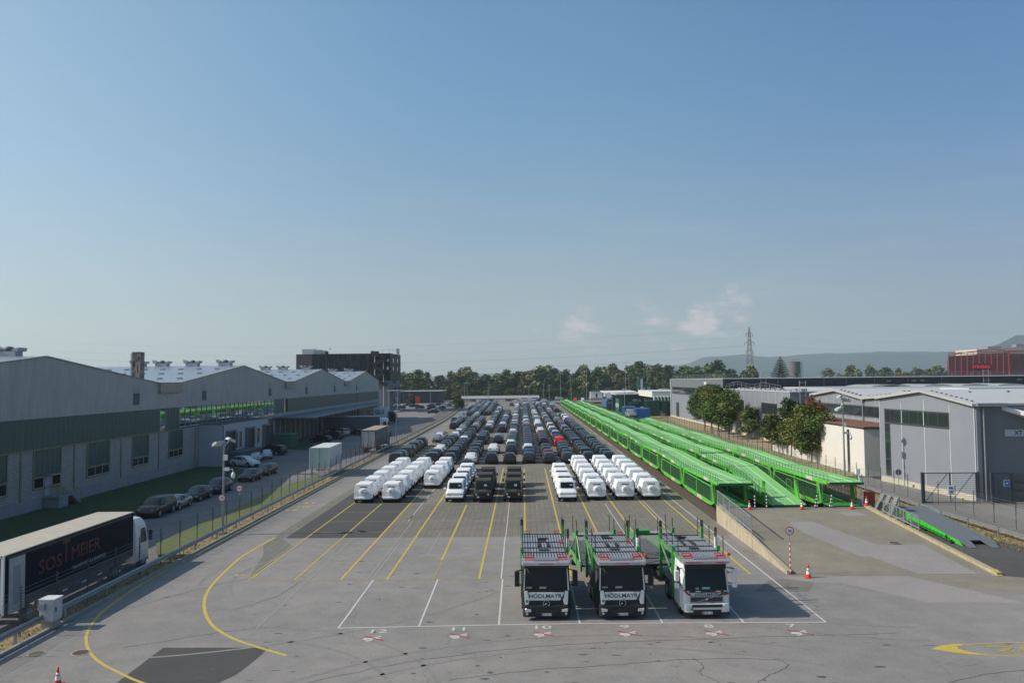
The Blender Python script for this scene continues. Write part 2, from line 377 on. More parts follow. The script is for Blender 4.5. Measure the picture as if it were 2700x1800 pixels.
# planted strips: tufts of grass as scattered blades (nobody could count them)
def tufts(name, label, area, n, h, mats, seed):
    rnd = random.Random(seed); g = MB(); x0, x1, y0, y1 = area
    for _ in range(n):
        x, y = rnd.uniform(x0, x1), y0+(y1-y0)*rnd.random()**1.6; s = h*rnd.uniform(.4, 1.3)
        for k in range(4):
            a = rnd.uniform(0, 6.28); dx, dy = math.cos(a)*s*.55, math.sin(a)*s*.55
            g.add([(x-dy*.22, y+dx*.22, 0), (x+dy*.22, y-dx*.22, 0), (x+dx, y+dy, s)], [(0, 1, 2)], rnd.randrange(len(mats)))
    return tag(g.build(name, mats, fix=False), label, 'grass', kind='stuff')
GR1 = mat('grass_blade', (.08, .12, .03), .9); GR2 = mat('straw_blade', (.28, .20, .09), .9); GR3 = mat('weed_leaf', (.045, .09, .02), .9)
sheet('verge', [(-25.25, 20), (-24.22, 20), (-24.22, 240), (-29.5, 428), (-30.8, 428), (-25.6, 240)], .03, DRY)
sheet('grass_strip', [(-28.6, 62), (-25.6, 56), (-25.6, 108), (-27.6, 104), (-28.6, 98)], .014, VERGE)
tufts('verge_grass', 'dry and green grass tufts along the left guardrail', (-25.2, -24.3, 30, 170), 2600, .13, [GR2, GR1, GR3, GR2], 3)
tufts('bank_grass', 'straw coloured grass behind the right guardrail', (34.4, 38.2, 50, 120), 4200, .17, [GR2, GR2, GR1], 4)
g = MB(); g.box(-24.22, -24.0, 20, 240, 0, .13); setting('kerb', g, KERB)
g = MB(); g.add([(-24.22, 240.0, 0), (-24, 240.0, 0), (-29.3, 428, 0), (-29.5, 428, 0), (-24.22, 240, .13), (-24, 240, .13), (-29.3, 428, .13), (-29.5, 428, .13)],
      [(0, 1, 2, 3), (4, 5, 6, 7), (0, 1, 5, 4), (1, 2, 6, 5), (2, 3, 7, 6), (3, 0, 4, 7)]); setting('kerb', g, KERB)

# ---- painted lines
def line(g, a, b, wd, z=.008, mi=0):
    a, b = Vector(a), Vector(b); d = (b-a).normalized(); n = Vector((-d.y, d.x))*wd/2
    g.quad((a.x-n.x, a.y-n.y, z), (b.x-n.x, b.y-n.y, z), (b.x+n.x, b.y+n.y, z), (a.x+n.x, a.y+n.y, z), mi)
def strip(g, pts, wd, z=.008, mi=0):
    P = [Vector(p) for p in pts]; L_, R_ = [], []
    for i, p in enumerate(P):
        d = (P[min(i+1, len(P)-1)]-P[max(i-1, 0)]).normalized(); n = Vector((-d.y, d.x))*wd/2
        L_.append((p.x+n.x, p.y+n.y, z)); R_.append((p.x-n.x, p.y-n.y, z))
    for i in range(len(P)-1): g.quad(L_[i], R_[i], R_[i+1], L_[i+1], mi)
def spline(pts, k=6):
    P = [Vector(p) for p in pts]; out = []
    for i in range(len(P)-1):
        p0, p1, p2, p3 = P[max(i-1, 0)], P[i], P[i+1], P[min(i+2, len(P)-1)]
        for j in range(k):
            t = j/k; out.append(.5*((2*p1)+(p2-p0)*t+(2*p0-5*p1+4*p2-p3)*t*t+(3*p1-p0-3*p2+p3)*t**3))
    return out+[P[-1]]
LX = [-17.37, -14.47, -11.55, -8.65, -5.75, -2.88, 0.02, 2.9, 5.85, 8.75, 11.65, 14.2]
g = MB()
for i, x in enumerate(LX):
    wd = .11 if i < 2 else .155
    if i == 4: line(g, (x+.05, 50.4), (x+.03, 55.4), .1, mi=1); line(g, (x, 55.6), (x, 80), wd); continue
    line(g, (x, 50.4 if i < 6 else 51), (x, 112.5 if i > 1 else 111), wd)
for k, y in enumerate((50.38, 55.6, 60.4, 66.1, 71.0, 76.1, 81.2, 86.3, 91.4, 96.5, 101.6, 106.7, 111.8)):
    line(g, (-17.37, y), (14.2, y-.1), .08 if k else .1, .0082, mi=1)
for i, x in enumerate([-19.0+.0, -17.4, -14.5, -11.6, -8.6, -5.65, -2.8, .05, 2.95, 5.9, 8.8, 11.75]):   # the long rows behind
    line(g, (x+.9*(i == 0)-.0, 117), (x-1.2*(i < 3), 415), .13 if i % 2 else .17, mi=1 if i % 3 else 0)
y = 117.3
while y < 300: line(g, (-17.6, y), (14.2, y), .08, .0082, mi=1); y += 5.2
for x, y in ((-10, 77), (-10.3, 72), (-9.2, 68.5), (-7.2, 70.5), (-7.4, 77), (-4.6, 76), (-1.7, 78), (-1.8, 70), (4.1, 72), (4.3, 78), (7, 78), (7.2, 72), (1.2, 77), (1.2, 89), (1.3, 94), (-10.2, 86)):
    line(g, (x, y), (x, y+2.1), .06, mi=1)
setting('yellow_parking_lines', g, [YP, YPF])
g = MB()
FR = [(-9.44, 40.62), (-5.4, 40.82), (-1.36, 41.0), (2.75, 41.13), (6.94, 41.13), (11.05, 41.12), (15.17, 41.1)]
strip(g, FR, .1, .0084)
for x, y in FR[:3]: line(g, (x, y), (x-.05, 50.3), .1)
for x, y in FR[3:6]: line(g, (x, y), (x, 54 if x < 5 else 60), .1)
line(g, (15.17, 41.1), (15.05, 96), .1)
line(g, (-1.5, 50.4), (-1.55, 63.6), .09)
for x, y0, y1 in ((-1.5, 63.8, 81), (-8.2-2.1, 71, 92), (12.0, 69, 82), (8.0, 64, 80)): line(g, (x, y0), (x, y1), .07, mi=0)
for x, y0, y1 in ((-13.58, 40.6, 63.6), (-9.6, 50.6, 62), (-9.9, 50.4, 71), (-6.9, 57, 66), (-18.4+.8, 52, 63.6)): line(g, (x, y0), (x, y1), .08, mi=1)
line(g, (12, 40.55), (-14, 40.3), .05, .008, mi=1)
y = 88
while y < 400: line(g, (16.28, y), (16.28, y+7), .1); y += 15
for x in (-18.9, -15.6, -12.4, -9.6, -6.3, -3.4, -.6, 2.2, 5.0, 8.1, 11):
    y = 118
    while y < 240: line(g, (x, y), (x, y+2.2), .07, mi=1); y += 5.2
setting('white_parking_lines', g, [WP, WPF])
g = MB(); strip(g, spline([(-19.96, 64.1), (-20.13, 60.5), (-20.13, 56.48), (-19.44, 50.57), (-18.7, 47.05), (-17.55, 43.98), (-16.08, 41.28), (-14.56, 39.46), (-13.09, 38.21), (-10.85, 36.64)]), .18)
setting('inner_yellow_curve', g, YP)
g = MB(); strip(g, spline([(-23.82, 160), (-23.82, 110), (-23.82, 75), (-23.85, 63.28), (-23.97, 57.84), (-23.81, 50.36), (-23.39, 45.98), (-22.92, 43.16), (-22.2, 40.88), (-21.41, 39.14), (-20.26, 37.35), (-18.97, 35.89), (-17.55, 34.69), (-15.88, 33.45), (-13, 31.8)]), .15)
setting('outer_yellow_curve', g, YP)
g = MB(); line(g, (15.7, 90), (15.9, 52), .06, mi=0); line(g, (11.0, 64), (11.1, 79), .08); line(g, (16.1, 75), (16.2, 175), .06); line(g, (15.5, 51), (15.75, 66), .08)
setting('red_guide_lines', g, PKP)
g = MB(); line(g, (-35.0, 60), (-33.2, 73), .1); line(g, (-33.2, 73), (-33.2, 92), .1); line(g, (-33.3, 96), (-33.2, 109), .1); line(g, (-37, 125.5), (-34.5, 126), .1)
setting('yard_lines', g, WPF)
# ---- painted numbers and symbols
def gtext(s, x, y, size, m, sx=1.0, rz=0, sy=1.0, bold=.03):
    M = Matrix.Translation((x, y, .0095)) @ Matrix.Rotation(rz, 4, 'Z') @ Matrix.Diagonal((1, sy, 1, 1))
    return tag(text(s, size, M, m, 'painted_number', ext=.0005, bold=bold, sx=sx), kind='structure')
for s, x in (('12', -7.35), ('11', -3.35), ('10', .8), ('9', 4.95), ('8', 9.15), ('7', 13.25)):
    yb = 40.05 if x < -6 else 40.35 if x < -2 else 40.55
    gtext(s, x, yb, .72, WP, 1.45, bold=.035)
g = MB(); g2 = MB()
for x in (-7.45, -3.3, .8, 4.95, 9.15, 13.25):     # crossed-out pedestrian symbol in front of each bay
    y = 39.0 if x < -6 else 39.3 if x < -2 else 39.5
    strip(g, [(x-.25, y-.25), (x-.02, y-.1), (x+.12, y+.08), (x+.42, y+.3)], .13, .0084)
    strip(g, [(x-.35, y+.0), (x-.05, y+.0), (x+.2, y-.02), (x+.42, y+.02)], .12, .0086)
    strip(g, [(x-.2, y-.42), (x+.02, y-.3), (x+.05, y-.1)], .12, .0088); g.disc((x-.3, y-.12, .0089), .11, 'z', 10, t=.001)
    line(g2, (x-.42, y+.38), (x+.62, y-.36), .1, .0105)
setting('crossed_walker_symbols', g, WP); setting('red_strokes', g2, RP)
for s, x in (('11', -14.7), ('10', -11.9), ('9', -9.0)): gtext(s, x, 50.05, .45, YPF, 1.3)
gtext('W S', -17.95, 51.7, .6, YP, 1.5, bold=.01)
gtext('20', -22.1, 79.5, 1.5, YP, 1.0, sy=1.0); gtext('20', -22.0, 158, 1.5, YP)
g = MB()
for x, y in ((-22.9, 77.4), (-22.2, 77.4), (-22.3, 81.9), (-21.6, 81.9)): g.poly([(x-.25, y+.4), (x+.25, y+.4), (x, y-.4)], .0085)
setting('yellow_arrows', g, YP)
# big worn speed symbol, lower right
g = MB(); cx, cy = 22.3, 36.9
def ring(g, cx, cy, ax, ay, wd, z=.0085, n=48):
    o = [(cx+ax*math.cos(6.2832*i/n), cy+ay*math.sin(6.2832*i/n), z) for i in range(n)]
    p = [(cx+(ax-wd)*math.cos(6.2832*i/n), cy+(ay-wd*.45)*math.sin(6.2832*i/n), z) for i in range(n)]
    for i in range(n): g.quad(o[i], o[(i+1) % n], p[(i+1) % n], p[i])
ring(g, cx, cy, 3.2, .93, .18)
g.poly([(18.4, 37.03), (19.0, 37.45), (19.7, 37.68), (20.3, 37.72), (19.75, 37.4), (19.6, 37.0), (20.0, 36.55), (20.5, 36.2), (19.7, 36.3), (19.0, 36.6)], .0088)
setting('yellow_ring_marking', g, YP)
gtext('20', 22.3, 36.95, 1.15, YPF, 2.4, bold=.03)
# dirt plates and covers in the asphalt
def cover(x, y, r, m, label, sx=1.0, z=.0):
    g = MB(); g.disc((0, 0, .014), r, 'z', 20, 0, .014); g2 = MB(); g2.disc((0, 0, .016), r*.82, 'z', 20, 0, .018)
    t = thing('manhole_cover', label, 'manhole cover', (x, y, z)); g.build('frame', KERB, t); g2.build('lid', m, t); t.scale = (sx, 1, 1); return t
RUST = mat('rusty_iron', (.10, .055, .04), .8, .3, .3, 8)
cover(-20.6, 37.2, .42, RUST, 'rusty cover lying in broken asphalt right of the weedy one')
cover(-22.6, 37.1, .4, mat('weedy_cover', (.13, .11, .05), .9, var=.4, vs=9), 'weed grown cover nearest the left kerb')

g = MB(); rc = random.Random(12)
for pts in ([(-11.9, 30.5), (-9, 33.3), (-5.5, 35.6), (-1, 37.3), (3, 38.1), (7.5, 38.5), (12, 38.9), (18, 39.3)], [(-3.2, 33.6), (0.5, 34.7), (4.2, 35.3), (7.5, 35.9), (11, 35.8)], [(-25, 40.5), (-22, 44.5), (-19.5, 48.6), (-17.4, 51.0)],
            [(7.4, 36), (7.6, 34.9), (7.3, 34.2), (8.2, 32.6)], [(11, 35.9), (11.3, 35.0), (10.2, 34), (9.4, 33.2)], [(-19, 37.9), (-17, 39), (-15, 40.2), (-12.5, 41.0)], [(17, 33), (20, 34.2), (24, 34.6)], [(-16, 44), (-14.5, 46.5), (-14, 50)]):
    q = []
    for p in spline(pts, 7): q.append((p.x+rc.uniform(-.09, .09), p.y+rc.uniform(-.07, .07)))
    strip(g, q, .035, .0062)
setting('asphalt_cracks', g, mat('crack_filler', (.075, .07, .068), .9))
g = MB()
for _ in range(120):
    x, y = rc.choice([rc.gauss(-7, 5), rc.gauss(2, 2), rc.uniform(-15, 30)]), rc.choice([rc.uniform(41, 62), rc.uniform(33, 41), rc.gauss(52, 5)])
    if y < 31 or y > 63: continue
    a, b = rc.uniform(.06, .3), rc.uniform(.04, .14)
    g.poly([(x+a*math.cos(i*.7)*rc.uniform(.6, 1), y+b*math.sin(i*.7)*rc.uniform(.6, 1)) for i in range(9)], .0065)
setting('oil_stains', g, mat('oil_stain', (.085, .08, .078), .7, var=.3, vs=4))

g = MB()
TYRE = mat('tyre_mark', (.212, .200, .190), .85, var=.2, vs=2, col2=(.235, .222, .212), cov=.50)
for cx, cy, r, a0, a1, wd in ((-9, 52, 9.5, 150, 230, .22), (-9, 52, 11.4, 155, 225, .22), (4, 20, 17.5, 60, 140, .2), (4, 20, 19.3, 62, 138, .2), (22, 60, 20, 215, 262, .25), (22, 60, 22, 212, 262, .25), (-14, 30, 9, 20, 95, .2), (-14, 30, 10.9, 18, 92, .2), (-22, 60, 24, 280, 330, .18)):
    strip(g, [(cx+r*math.cos(R(a0+(a1-a0)*k/24)), cy+r*math.sin(R(a0+(a1-a0)*k/24))) for k in range(25)], wd, .0058)
for x in (-21.9, -20.9, -23.0): line(g, (x, 70), (x-.3, 150), .22, .0058)
setting('tyre_marks', g, TYRE)
# ============================================================ LEFT SIDE: FACTORY HALL, ANNEX, OFFICE
XH = -48.3
CLAD = ribbed('grey_profiled_cladding', (.37, .375, .37), 'Y', .42, .5, .5, .16, 1.3, streak=1)
BAND = ribbed('green_profiled_cladding', (.014, .070, .072), 'Y', .9, .5, .35, .12, .3, streak=1)
BRK = mat('white_brickwork', (.36, .35, .35), .9, var=.1, vs=.6)
def brickify(m, sc=1.0, w_=.5, h=.21, mort=.35):
    t = m.node_tree; b = t.nodes['Principled BSDF']; nn = t.nodes.new; L = t.links.new
    g = nn('ShaderNodeNewGeometry'); s = nn('ShaderNodeSeparateXYZ'); L(g.outputs['Position'], s.inputs[0])
    ad = nn('ShaderNodeMath'); ad.operation = 'ADD'; L(s.outputs[0], ad.inputs[0]); L(s.outputs[1], ad.inputs[1])
    c = nn('ShaderNodeCombineXYZ'); L(ad.outputs[0], c.inputs[0]); L(s.outputs[2], c.inputs[1])
    br = nn('ShaderNodeTexBrick'); L(c.outputs[0], br.inputs['Vector']); br.inputs['Scale'].default_value = sc
    br.inputs['Brick Width'].default_value = w_; br.inputs['Row Height'].default_value = h; br.inputs['Mortar Size'].default_value = .022
    br.inputs['Color1'].default_value = (1, 1, 1, 1); br.inputs['Color2'].default_value = (.88, .88, .9, 1); br.inputs['Mortar'].default_value = (mort,)*3+(1,)
    src = b.inputs['Base Color'].links[0].from_socket
    x = nn('ShaderNodeMix'); x.data_type = 'RGBA'; x.blend_type = 'MULTIPLY'; x.inputs[0].default_value = 1; L(src, x.inputs[6]); L(br.outputs[0], x.inputs[7]); L(x.outputs[2], b.inputs['Base Color'])
brickify(BRK, 1.0, .62, .24, .5)
PLIN = mat('concrete_plinth', (.27, .275, .29), .9, var=.15, vs=.8, bump=.2)
TRIM = mat('ochre_steel_trim', (.22, .195, .12), .7, var=.2, vs=1)
ROOF = ribbed('blue_grey_metal_roof', (.30, .34, .40), 'X', 1.0, .7, .32, .08, .3, .3)
ROOFE = mat('roof_edge_trim', (.28, .27, .25), .6, var=.15)
GUT = ribbed('stained_box_gutter', (.36, .31, .27), 'Y', .35, .6, .6, .2, 1.5)
LOUV = mat('louvre_grille', (.10, .10, .105), .7)
ANX = mat('annex_render', (.42, .44, .46), .9, var=.06, vs=.5)
WINF = mat('window_frame', (.33, .33, .30), .6)
BLUED = mat('blue_door_paint', (.03, .09, .22), .5)
REFL = mat('mirror_glazing', (.30, .36, .38), .03, 1.0, spec=1)
# bay lines of the four gables along the facade (measured): ridge, valley
PROF = [(50, 11.5), (55, 12.4), (80.1, 15.15), (105.0, 12.35), (111.9, 12.35), (137.3, 15.2), (161.2, 12.4), (167.6, 12.4), (191.2, 15.25), (215.0, 12.4), (221.0, 12.4), (244.3, 15.3), (266.4, 12.4)]
hall = thing('factory_hall', 'long factory hall with four low gables, grey cladding above a green band', 'factory', (XH, 50, 0))
def P(mb, name, m, par=hall, **k):      # children are built in world metres, then shifted under their thing
    o = mb.build(name, m, par, **k)
    for nme in o.get('_sib', [o.name]): bpy.data.objects[nme].location = [-c for c in par.location] if par.parent is None else (0, 0, 0)
    return o
ZB, ZT = 6.28, 9.03
g = MB(); g.prism([(y, z) for y, z in PROF]+[(266.4, ZT), (50, ZT)], 'x', XH, XH-.5); up = P(g, 'upper_cladding', CLAD)
g = MB(); g.box(XH-.5, XH+.02, 50, 105.5, 6.0, ZT-.003); g.box(XH-.5, XH+.02, 107.2, 111.5, 6.0, ZT-.003)
g.box(XH-.5, XH+.0, 154.5, 161, ZB, ZT-.003); g.box(XH-.5, XH+.02, 163.0, 231, ZB, ZT-.003); g.box(XH-.5, XH+.02, 231.6, 265.6, ZB, ZT-.003)
P(g, 'green_band', BAND)
g = MB(); g.box(XH-.48, XH-.02, 105.5, 107.2, 6.03, ZT); g.box(XH-.48, XH-.02, 111.5, 154.5, 6.2, ZT); gl = P(g, 'glazing', REFL)
g = MB(); y = 111.5
while y <= 154.6: g.box(XH-.02, XH+.05, y-.05, y+.05, 6.15, ZT); y += 1.95
for y in (105.5, 107.2): g.box(XH-.02, XH+.05, y-.06, y+.06, 6.02, ZT)
g.box(XH-.02, XH+.06, 111.5, 154.5, 6.15, 6.3); g.box(XH-.02, XH+.045, 105.6, 107.1, 7.35, 7.42)
P(g, 'mullions', mat('pale_mullion', (.30, .36, .36), .5))
# masonry base with pilasters
g = MB(); g.box(XH-.5, XH-.02, 50, 266.4, 1.15, 6.0); P(g, 'brick_wall', BRK)
g = MB(); g.box(XH-.5, XH+.04, 50, 147, -.7, 1.15); g.box(XH-.5, XH+.03, 147, 266.4, 0, 1.0); P(g, 'plinth', PLIN)
g = MB(); g.box(XH-.1, XH+.04, 154.5, 266.4, 5.45, ZB); g.box(XH-.5, XH+.1, 265.6, 271, 3, ZT); P(g, 'white_fascia', mat('pale_fascia', (.36, .37, .38), .8, var=.08))
tr = MB()
tr.box(XH-.02, XH+.09, 50, 111.5, 5.86, 6.02)
BAYS = [(64.6, 68.4), (73.9, 79.2), (84.4, 87.9), (93.2, 96.5), (101.0, 104.4)]
wins = [(64.6, 67.8, 2.3, 3.6), (None,), (84.5, 87.9, 2.05, 3.1), (93.2, 96.5, 2.35, 3.25), (101.0, 104.4, 2.55, 3.45)]
# real bay positions from the photograph: (y0, y1, sill, head)
WB = [(68.2, 74.15, 2.1, 3.2), (78.35, 82.85, 2.1, 3.15), (88.0, 92.6, 2.15, 3.15), (98.2, 102.3, 2.2, 3.15), (108.3, 112.6, 2.25, 3.2)]
gb = MB()
for i, (a, b, z0, z1) in enumerate(WB):
    gb.box(XH-.3, XH+.01, a, b, z1+.12, 5.86)
    tr.box(XH-.02, XH+.07, a-.16, a, z0-.15, 5.86); tr.box(XH-.02, XH+.07, b, b+.16, z0-.15, 5.86)
    tr.box(XH-.02, XH+.1, a, b, z1, z1+.12); tr.box(XH-.02, XH+.12, a, b, z0-.15, z0-.02)
    m = (b+WB[i+1][0])/2 if i < 4 else None
    if m: tr.box(XH-.03, XH+.055, m-.12, m+.12, 1.15, 5.86)
for y in (117.0,): tr.box(XH-.02, XH+.05, y-.06, y+.06, 1.15, 5.86)
P(gb, 'green_panel', BAND); P(tr, 'steel_trim', TRIM)
def window(a, b, z0, z1, n=3, X=XH, fm=WINF, s=1, par=hall, nm='window'):
    f = MB()
    for k in range(n+1): y = a+(b-a)*k/n; f.box(X+.0*s, X+.06*s, y-.05, y+.05, z0, z1)
    f.box(X, X+.06*s, a+.05, b-.05, z0-.02, z0+.06); f.box(X, X+.06*s, a+.05, b-.05, z1-.07, z1)
    o = P(f, nm, fm, par); p = MB(); p.box(X-.1*s, X+.02*s, a+.03, b-.03, z0+.03, z1-.03)
    q = p.build('pane', GLASS, o); return o
for i, (a, b, z0, z1) in enumerate(WB):
    if i == 1: window(a, 79.9, z0, z1, 1); window(81.4, b, z0, z1, 1)
    else: window(a, b, z0, z1)
def door(y0, y1, z0, z1, m, lab=None, X=XH, par=hall):
    g = MB(); g.box(X, X+.07, y0, y1, z0, z1); d = P(g, 'door', m, par)
    h = MB(); h.box(X+.07, X+.13, y1-.2, y1-.1, z0+.95, z0+1.05); h.build('handle', CHROME, d)
    return d
door(80.1, 81.2, 1.2, 3.25, mat('pale_blue_door', (.30, .36, .45), .6)); door(119.4, 120.5, 1.2, 3.75, BLUED)
g = MB(); g.box(XH, XH+.9, 79.9, 81.5, 3.3, 3.36); P(g, 'door_canopy', GALV)
def steps(y0, label):                       # concrete landing with yellow stair rail
    t = thing('entrance_steps', label, 'steps', (XH+.9, y0+1, 0))
    g = MB(); g.box(XH+.05, XH+1.7, y0, y0+2.6, 1.0, 1.18); g.box(XH+.1, XH+1.6, y0+.2, y0+1.8, 0, 1.0)
    for k in range(5): g.box(XH+.1, XH+1.6, y0+2.6+k*.32, y0+2.95+k*.32, .8-k*.2, .97-k*.2)
    P(g, 'stair', PLIN, t)
    r = MB()
    for x in (XH+.15, XH+1.62):
        pts = [(x, y0+.9 if x < XH+1 else y0+.1, 2.1), (x, y0+2.6, 2.1), (x, y0+4.2, 1.15), (x, y0+4.25, .1)]
        r.path(pts, .035, 5); r.path([(p[0], p[1], p[2]-.5) for p in pts[:3]], .025, 5)
        for yy in (y0+.1, y0+1.3, y0+2.6): r.tube((x, yy, 1.15), (x, yy, 2.1), .035, 5)
    r.tube((XH+1.62, y0+.1, 2.1), (XH+.15, y0+.1, 2.1), .035, 5)
    P(r, 'handrail', YEL, t); return t
steps(79.8, 'concrete steps with yellow handrail at the pale blue door'); steps(119.2, 'concrete steps with yellow handrail at the dark blue door')
# grilles, gutters, roofs
g = MB()
for y in (99.0, 120.2, 151.6, 177.1, 203.9, 230.8): g.box(XH, XH+.06, y-.75, y+.75, 9.75, 11.2)
P(g, 'louvre', LOUV)
g = MB()
for y in (99.0, 120.2, 151.6, 177.1, 203.9, 230.8, 257): g.box(XH, XH+.012, y-.8, y+.8, 11.25, 12.3+(1.4 if y in () else .0))
P(g, 'washed_streak', mat('washed_cladding', (.31, .315, .325), .6, var=.08, vs=1))
for i in (3, 6, 9):
    a, b = PROF[i][0], PROF[i+1][0]; g = MB(); g.box(XH-.8, XH+.35, a, b, 11.25, 12.42); g.box(XH-.8, XH+.45, a-.1, b+.1, 12.42, 12.5); g.box(XH, XH+.5, a-.1, b+.1, 11.13, 11.25); P(g, 'box_gutter', GUT)
for i, (pa, pb) in enumerate(zip(PROF, PROF[1:])):
    flat = abs(pa[1]-pb[1]) < .01
    g = MB(); z0 = .06
    g.prism([(pa[0], pa[1]+.02), (pb[0], pb[1]+.02), (pb[0], pb[1]+.12), (pa[0], pa[1]+.12)] , 'x', XH-.55, XH-90)
    if not flat and i:
        for j in range(3):                 # raised seams and small roof vents in rows
            f = .2+.28*j; yy = pa[0]+(pb[0]-pa[0])*f; zz = pa[1]+(pb[1]-pa[1])*f+.13
            x = XH-2.0
            while x > XH-80: g.box(x-.7, x, yy-.22, yy+.22, zz, zz+.16, 1); x -= 3.0
    rf = P(g, 'roof', [ROOF if not flat else GUT, GALV], split=False)
    if flat or i == 0: continue
    e = MB(); e.prism([(pa[0], pa[1]+.0), (pb[0], pb[1]+.0), (pb[0], pb[1]+.16), (pa[0], pa[1]+.16)], 'x', XH+.1, XH-.54); e.build('verge_trim', ROOFE, rf)
def ventilator(x, y, label, z=15.2):
    t = thing('roof_ventilator', label, 'ventilator', (x, y, z), 0, 'ventilator boxes on the factory ridges')
    g = MB(); g.box(-1.5, 1.5, -.9, .9, -.3, .9); g.prism([(-1.9, .9), (-1.1, .9), (-1.1, 1.3), (-2.1, 1.75)], 'y', -1.1, 1.1); g.prism([(1.9, .9), (1.1, .9), (1.1, 1.3), (2.1, 1.45)], 'y', -1.1, 1.1)
    g.build('housing', mat('pale_ventilator', (.38, .40, .43), .5, var=.1, vs=2), t)
    t.scale = (.68, .68, .68)
    c = MB(); c.loft([[(r*math.cos(i*.785), r*math.sin(i*.785), h) for i in range(8)] for r, h in ((.75, .9), (.75, 1.35), (.5, 1.6), (.05, 1.68))]); c.build('cowl', LOUV, t, smooth=True)
    return t
for x, y, l in ((-52.7, 81, 'weathered roof ventilator on the nearest ridge at the left picture edge'), (-66.5, 137.3, 'ventilator box left of the rusty chimney, left one of the pair'),
                (-62.5, 137.3, 'capped ventilator box just left of the rusty chimney'), (-57.2, 137.3, 'ventilator box close right of the rusty chimney on the second ridge'), (-62, 191.2, 'small ventilator box on the third ridge, left one'),
                (-57.8, 191.2, 'capped ventilator box in the middle of the third ridge'), (-52.2, 191.2, 'ventilator box near the facade end of the third ridge'),
                (-58.5, 244.3, 'low ventilator on the farthest ridge in front of the black office'), (-53.5, 244.3, 'ventilator box at the facade end of the farthest ridge'), (-51.5, 137.3, 'ventilator box at the facade end of the second ridge')):
    ventilator(x, y, l)
chm = thing('chimney', 'square concrete chimney streaked with rust and soot', 'chimney', (-51.5, 106, 12))
g = MB(); g.box(-.55, .55, -.6, .6, -.5, 4.6); g.build('shaft', mat('rusty_flue', (.30, .26, .24), .9, var=.4, vs=.8, stretch=(1, 1, .35), col2=(.045, .022, .015), cov=.46), chm)
g = MB(); g.tube((-.65, -.62, .2), (-.65, -.62, 4.4), .05, 5); g.build('downpipe', RUST, chm)
# white annex with dock doors
an = thing('loading_annex', 'flat roofed pale annex with three tall dark dock doors', 'annex', (-44.8, 118, 0))
def PA(mb, n, m, par=an, **k): return P(mb, n, m, par, **k)
g = MB(); g.box(XH+.02, -44.8, 118.3, 139.6, 0, 6.15); PA(g, 'wall', ANX)
g = MB(); g.box(XH+.02, -44.72, 118.2, 139.7, 6.15, 6.25); PA(g, 'roof', mat('bitumen_roof', (.10, .10, .11), .8, var=.15, vs=.6))
for a, b in ((120.0, 123.1), (128.4, 131.6), (136.8, 139.5)):
    g = MB(); g.box(-44.8, -44.5, a-.25, a, 1.0, 4.9); g.box(-44.8, -44.5, b, b+.2, 1.0, 4.9); g.box(-44.8, -44.3, a-.25, b+.2, 4.9, 5.1); o = PA(g, 'dock_shelter', mat('dock_seal', (.13, .15, .17), .7))
    p = MB(); p.box(-44.8, -44.74, a, b, .9, 4.9); p.build('dock_door', mat('dark_shutter', (.022, .026, .030), .5), o)
for a, b in ((123.5, 124.7), (125.4, 126.5), (131.9, 132.9), (133.8, 135.0)): window(a, b, 2.2, 4.7, 1, -44.8, par=an)
g = MB(); g.tube((-44.72, 118.5, 0), (-44.72, 118.5, 6.0), .09, 6); PA(g, 'downpipe', mat('blue_downpipe', (.08, .16, .26), .5))
# canopy and the shaded dock wall beneath
cn = thing('dock_canopy', 'long dark sheet metal canopy sloping out over the loading docks', 'canopy', (XH, 155, 5))
g = MB(); o4 = [(XH+.1, 153, 5.5), (-41.9, 158.5, 5.15), (-44.3, 249, 5.15), (XH+.1, 262, 5.5)]
g.add([(x, y, z) for x, y, z in o4]+[(x, y, z+.14) for x, y, z in o4], [(3, 2, 1, 0), (4, 5, 6, 7), (0, 1, 5, 4), (1, 2, 6, 5), (2, 3, 7, 6), (3, 0, 4, 7)]); PA(g, 'canopy_roof', ribbed('canopy_sheet', (.13, .16, .20), 'Y', 1.1, .5, .45), cn)
g = MB()
a, b = Vector(o4[1]), Vector(o4[2])
g.tube(a+Vector((0, 0, .04)), b+Vector((0, 0, .04)), .09, 5)
PA(g, 'edge_beam', mat('canopy_edge', (.33, .27, .14), .6), cn)
g = MB()
for k in range(11):
    p = a.lerp(b, (k+.3)/11); g.box(p.x-.08, p.x+.08, p.y-.12, p.y+.12, 4.8, 5.1); g.box(XH+.1, p.x, p.y-.06, p.y+.06, 4.95, 5.12)
PA(g, 'bracket', GALV, cn)
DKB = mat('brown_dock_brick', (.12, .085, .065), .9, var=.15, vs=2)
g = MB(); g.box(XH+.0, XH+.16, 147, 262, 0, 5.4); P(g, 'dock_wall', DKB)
g = MB(); g.box(XH+.05, XH+.35, 146.2, 147.2, 0, 6.2); P(g, 'corner_pier', ANX)
y = 150; k = 0
while y < 255:
    g = MB(); g.box(XH+.16, XH+.34, y, y+.25, .2, 5); g.box(XH+.16, XH+.34, y+3.2, y+3.45, .2, 5); o = P(g, 'dock_frame', ANX)
    p = MB(); p.box(XH+.16, XH+.2, y+.25, y+3.2, .4, 4.4); p.build('dock_shutter', mat('dark_shutter', (.02, .02, .02), .5), o); y += 7.2
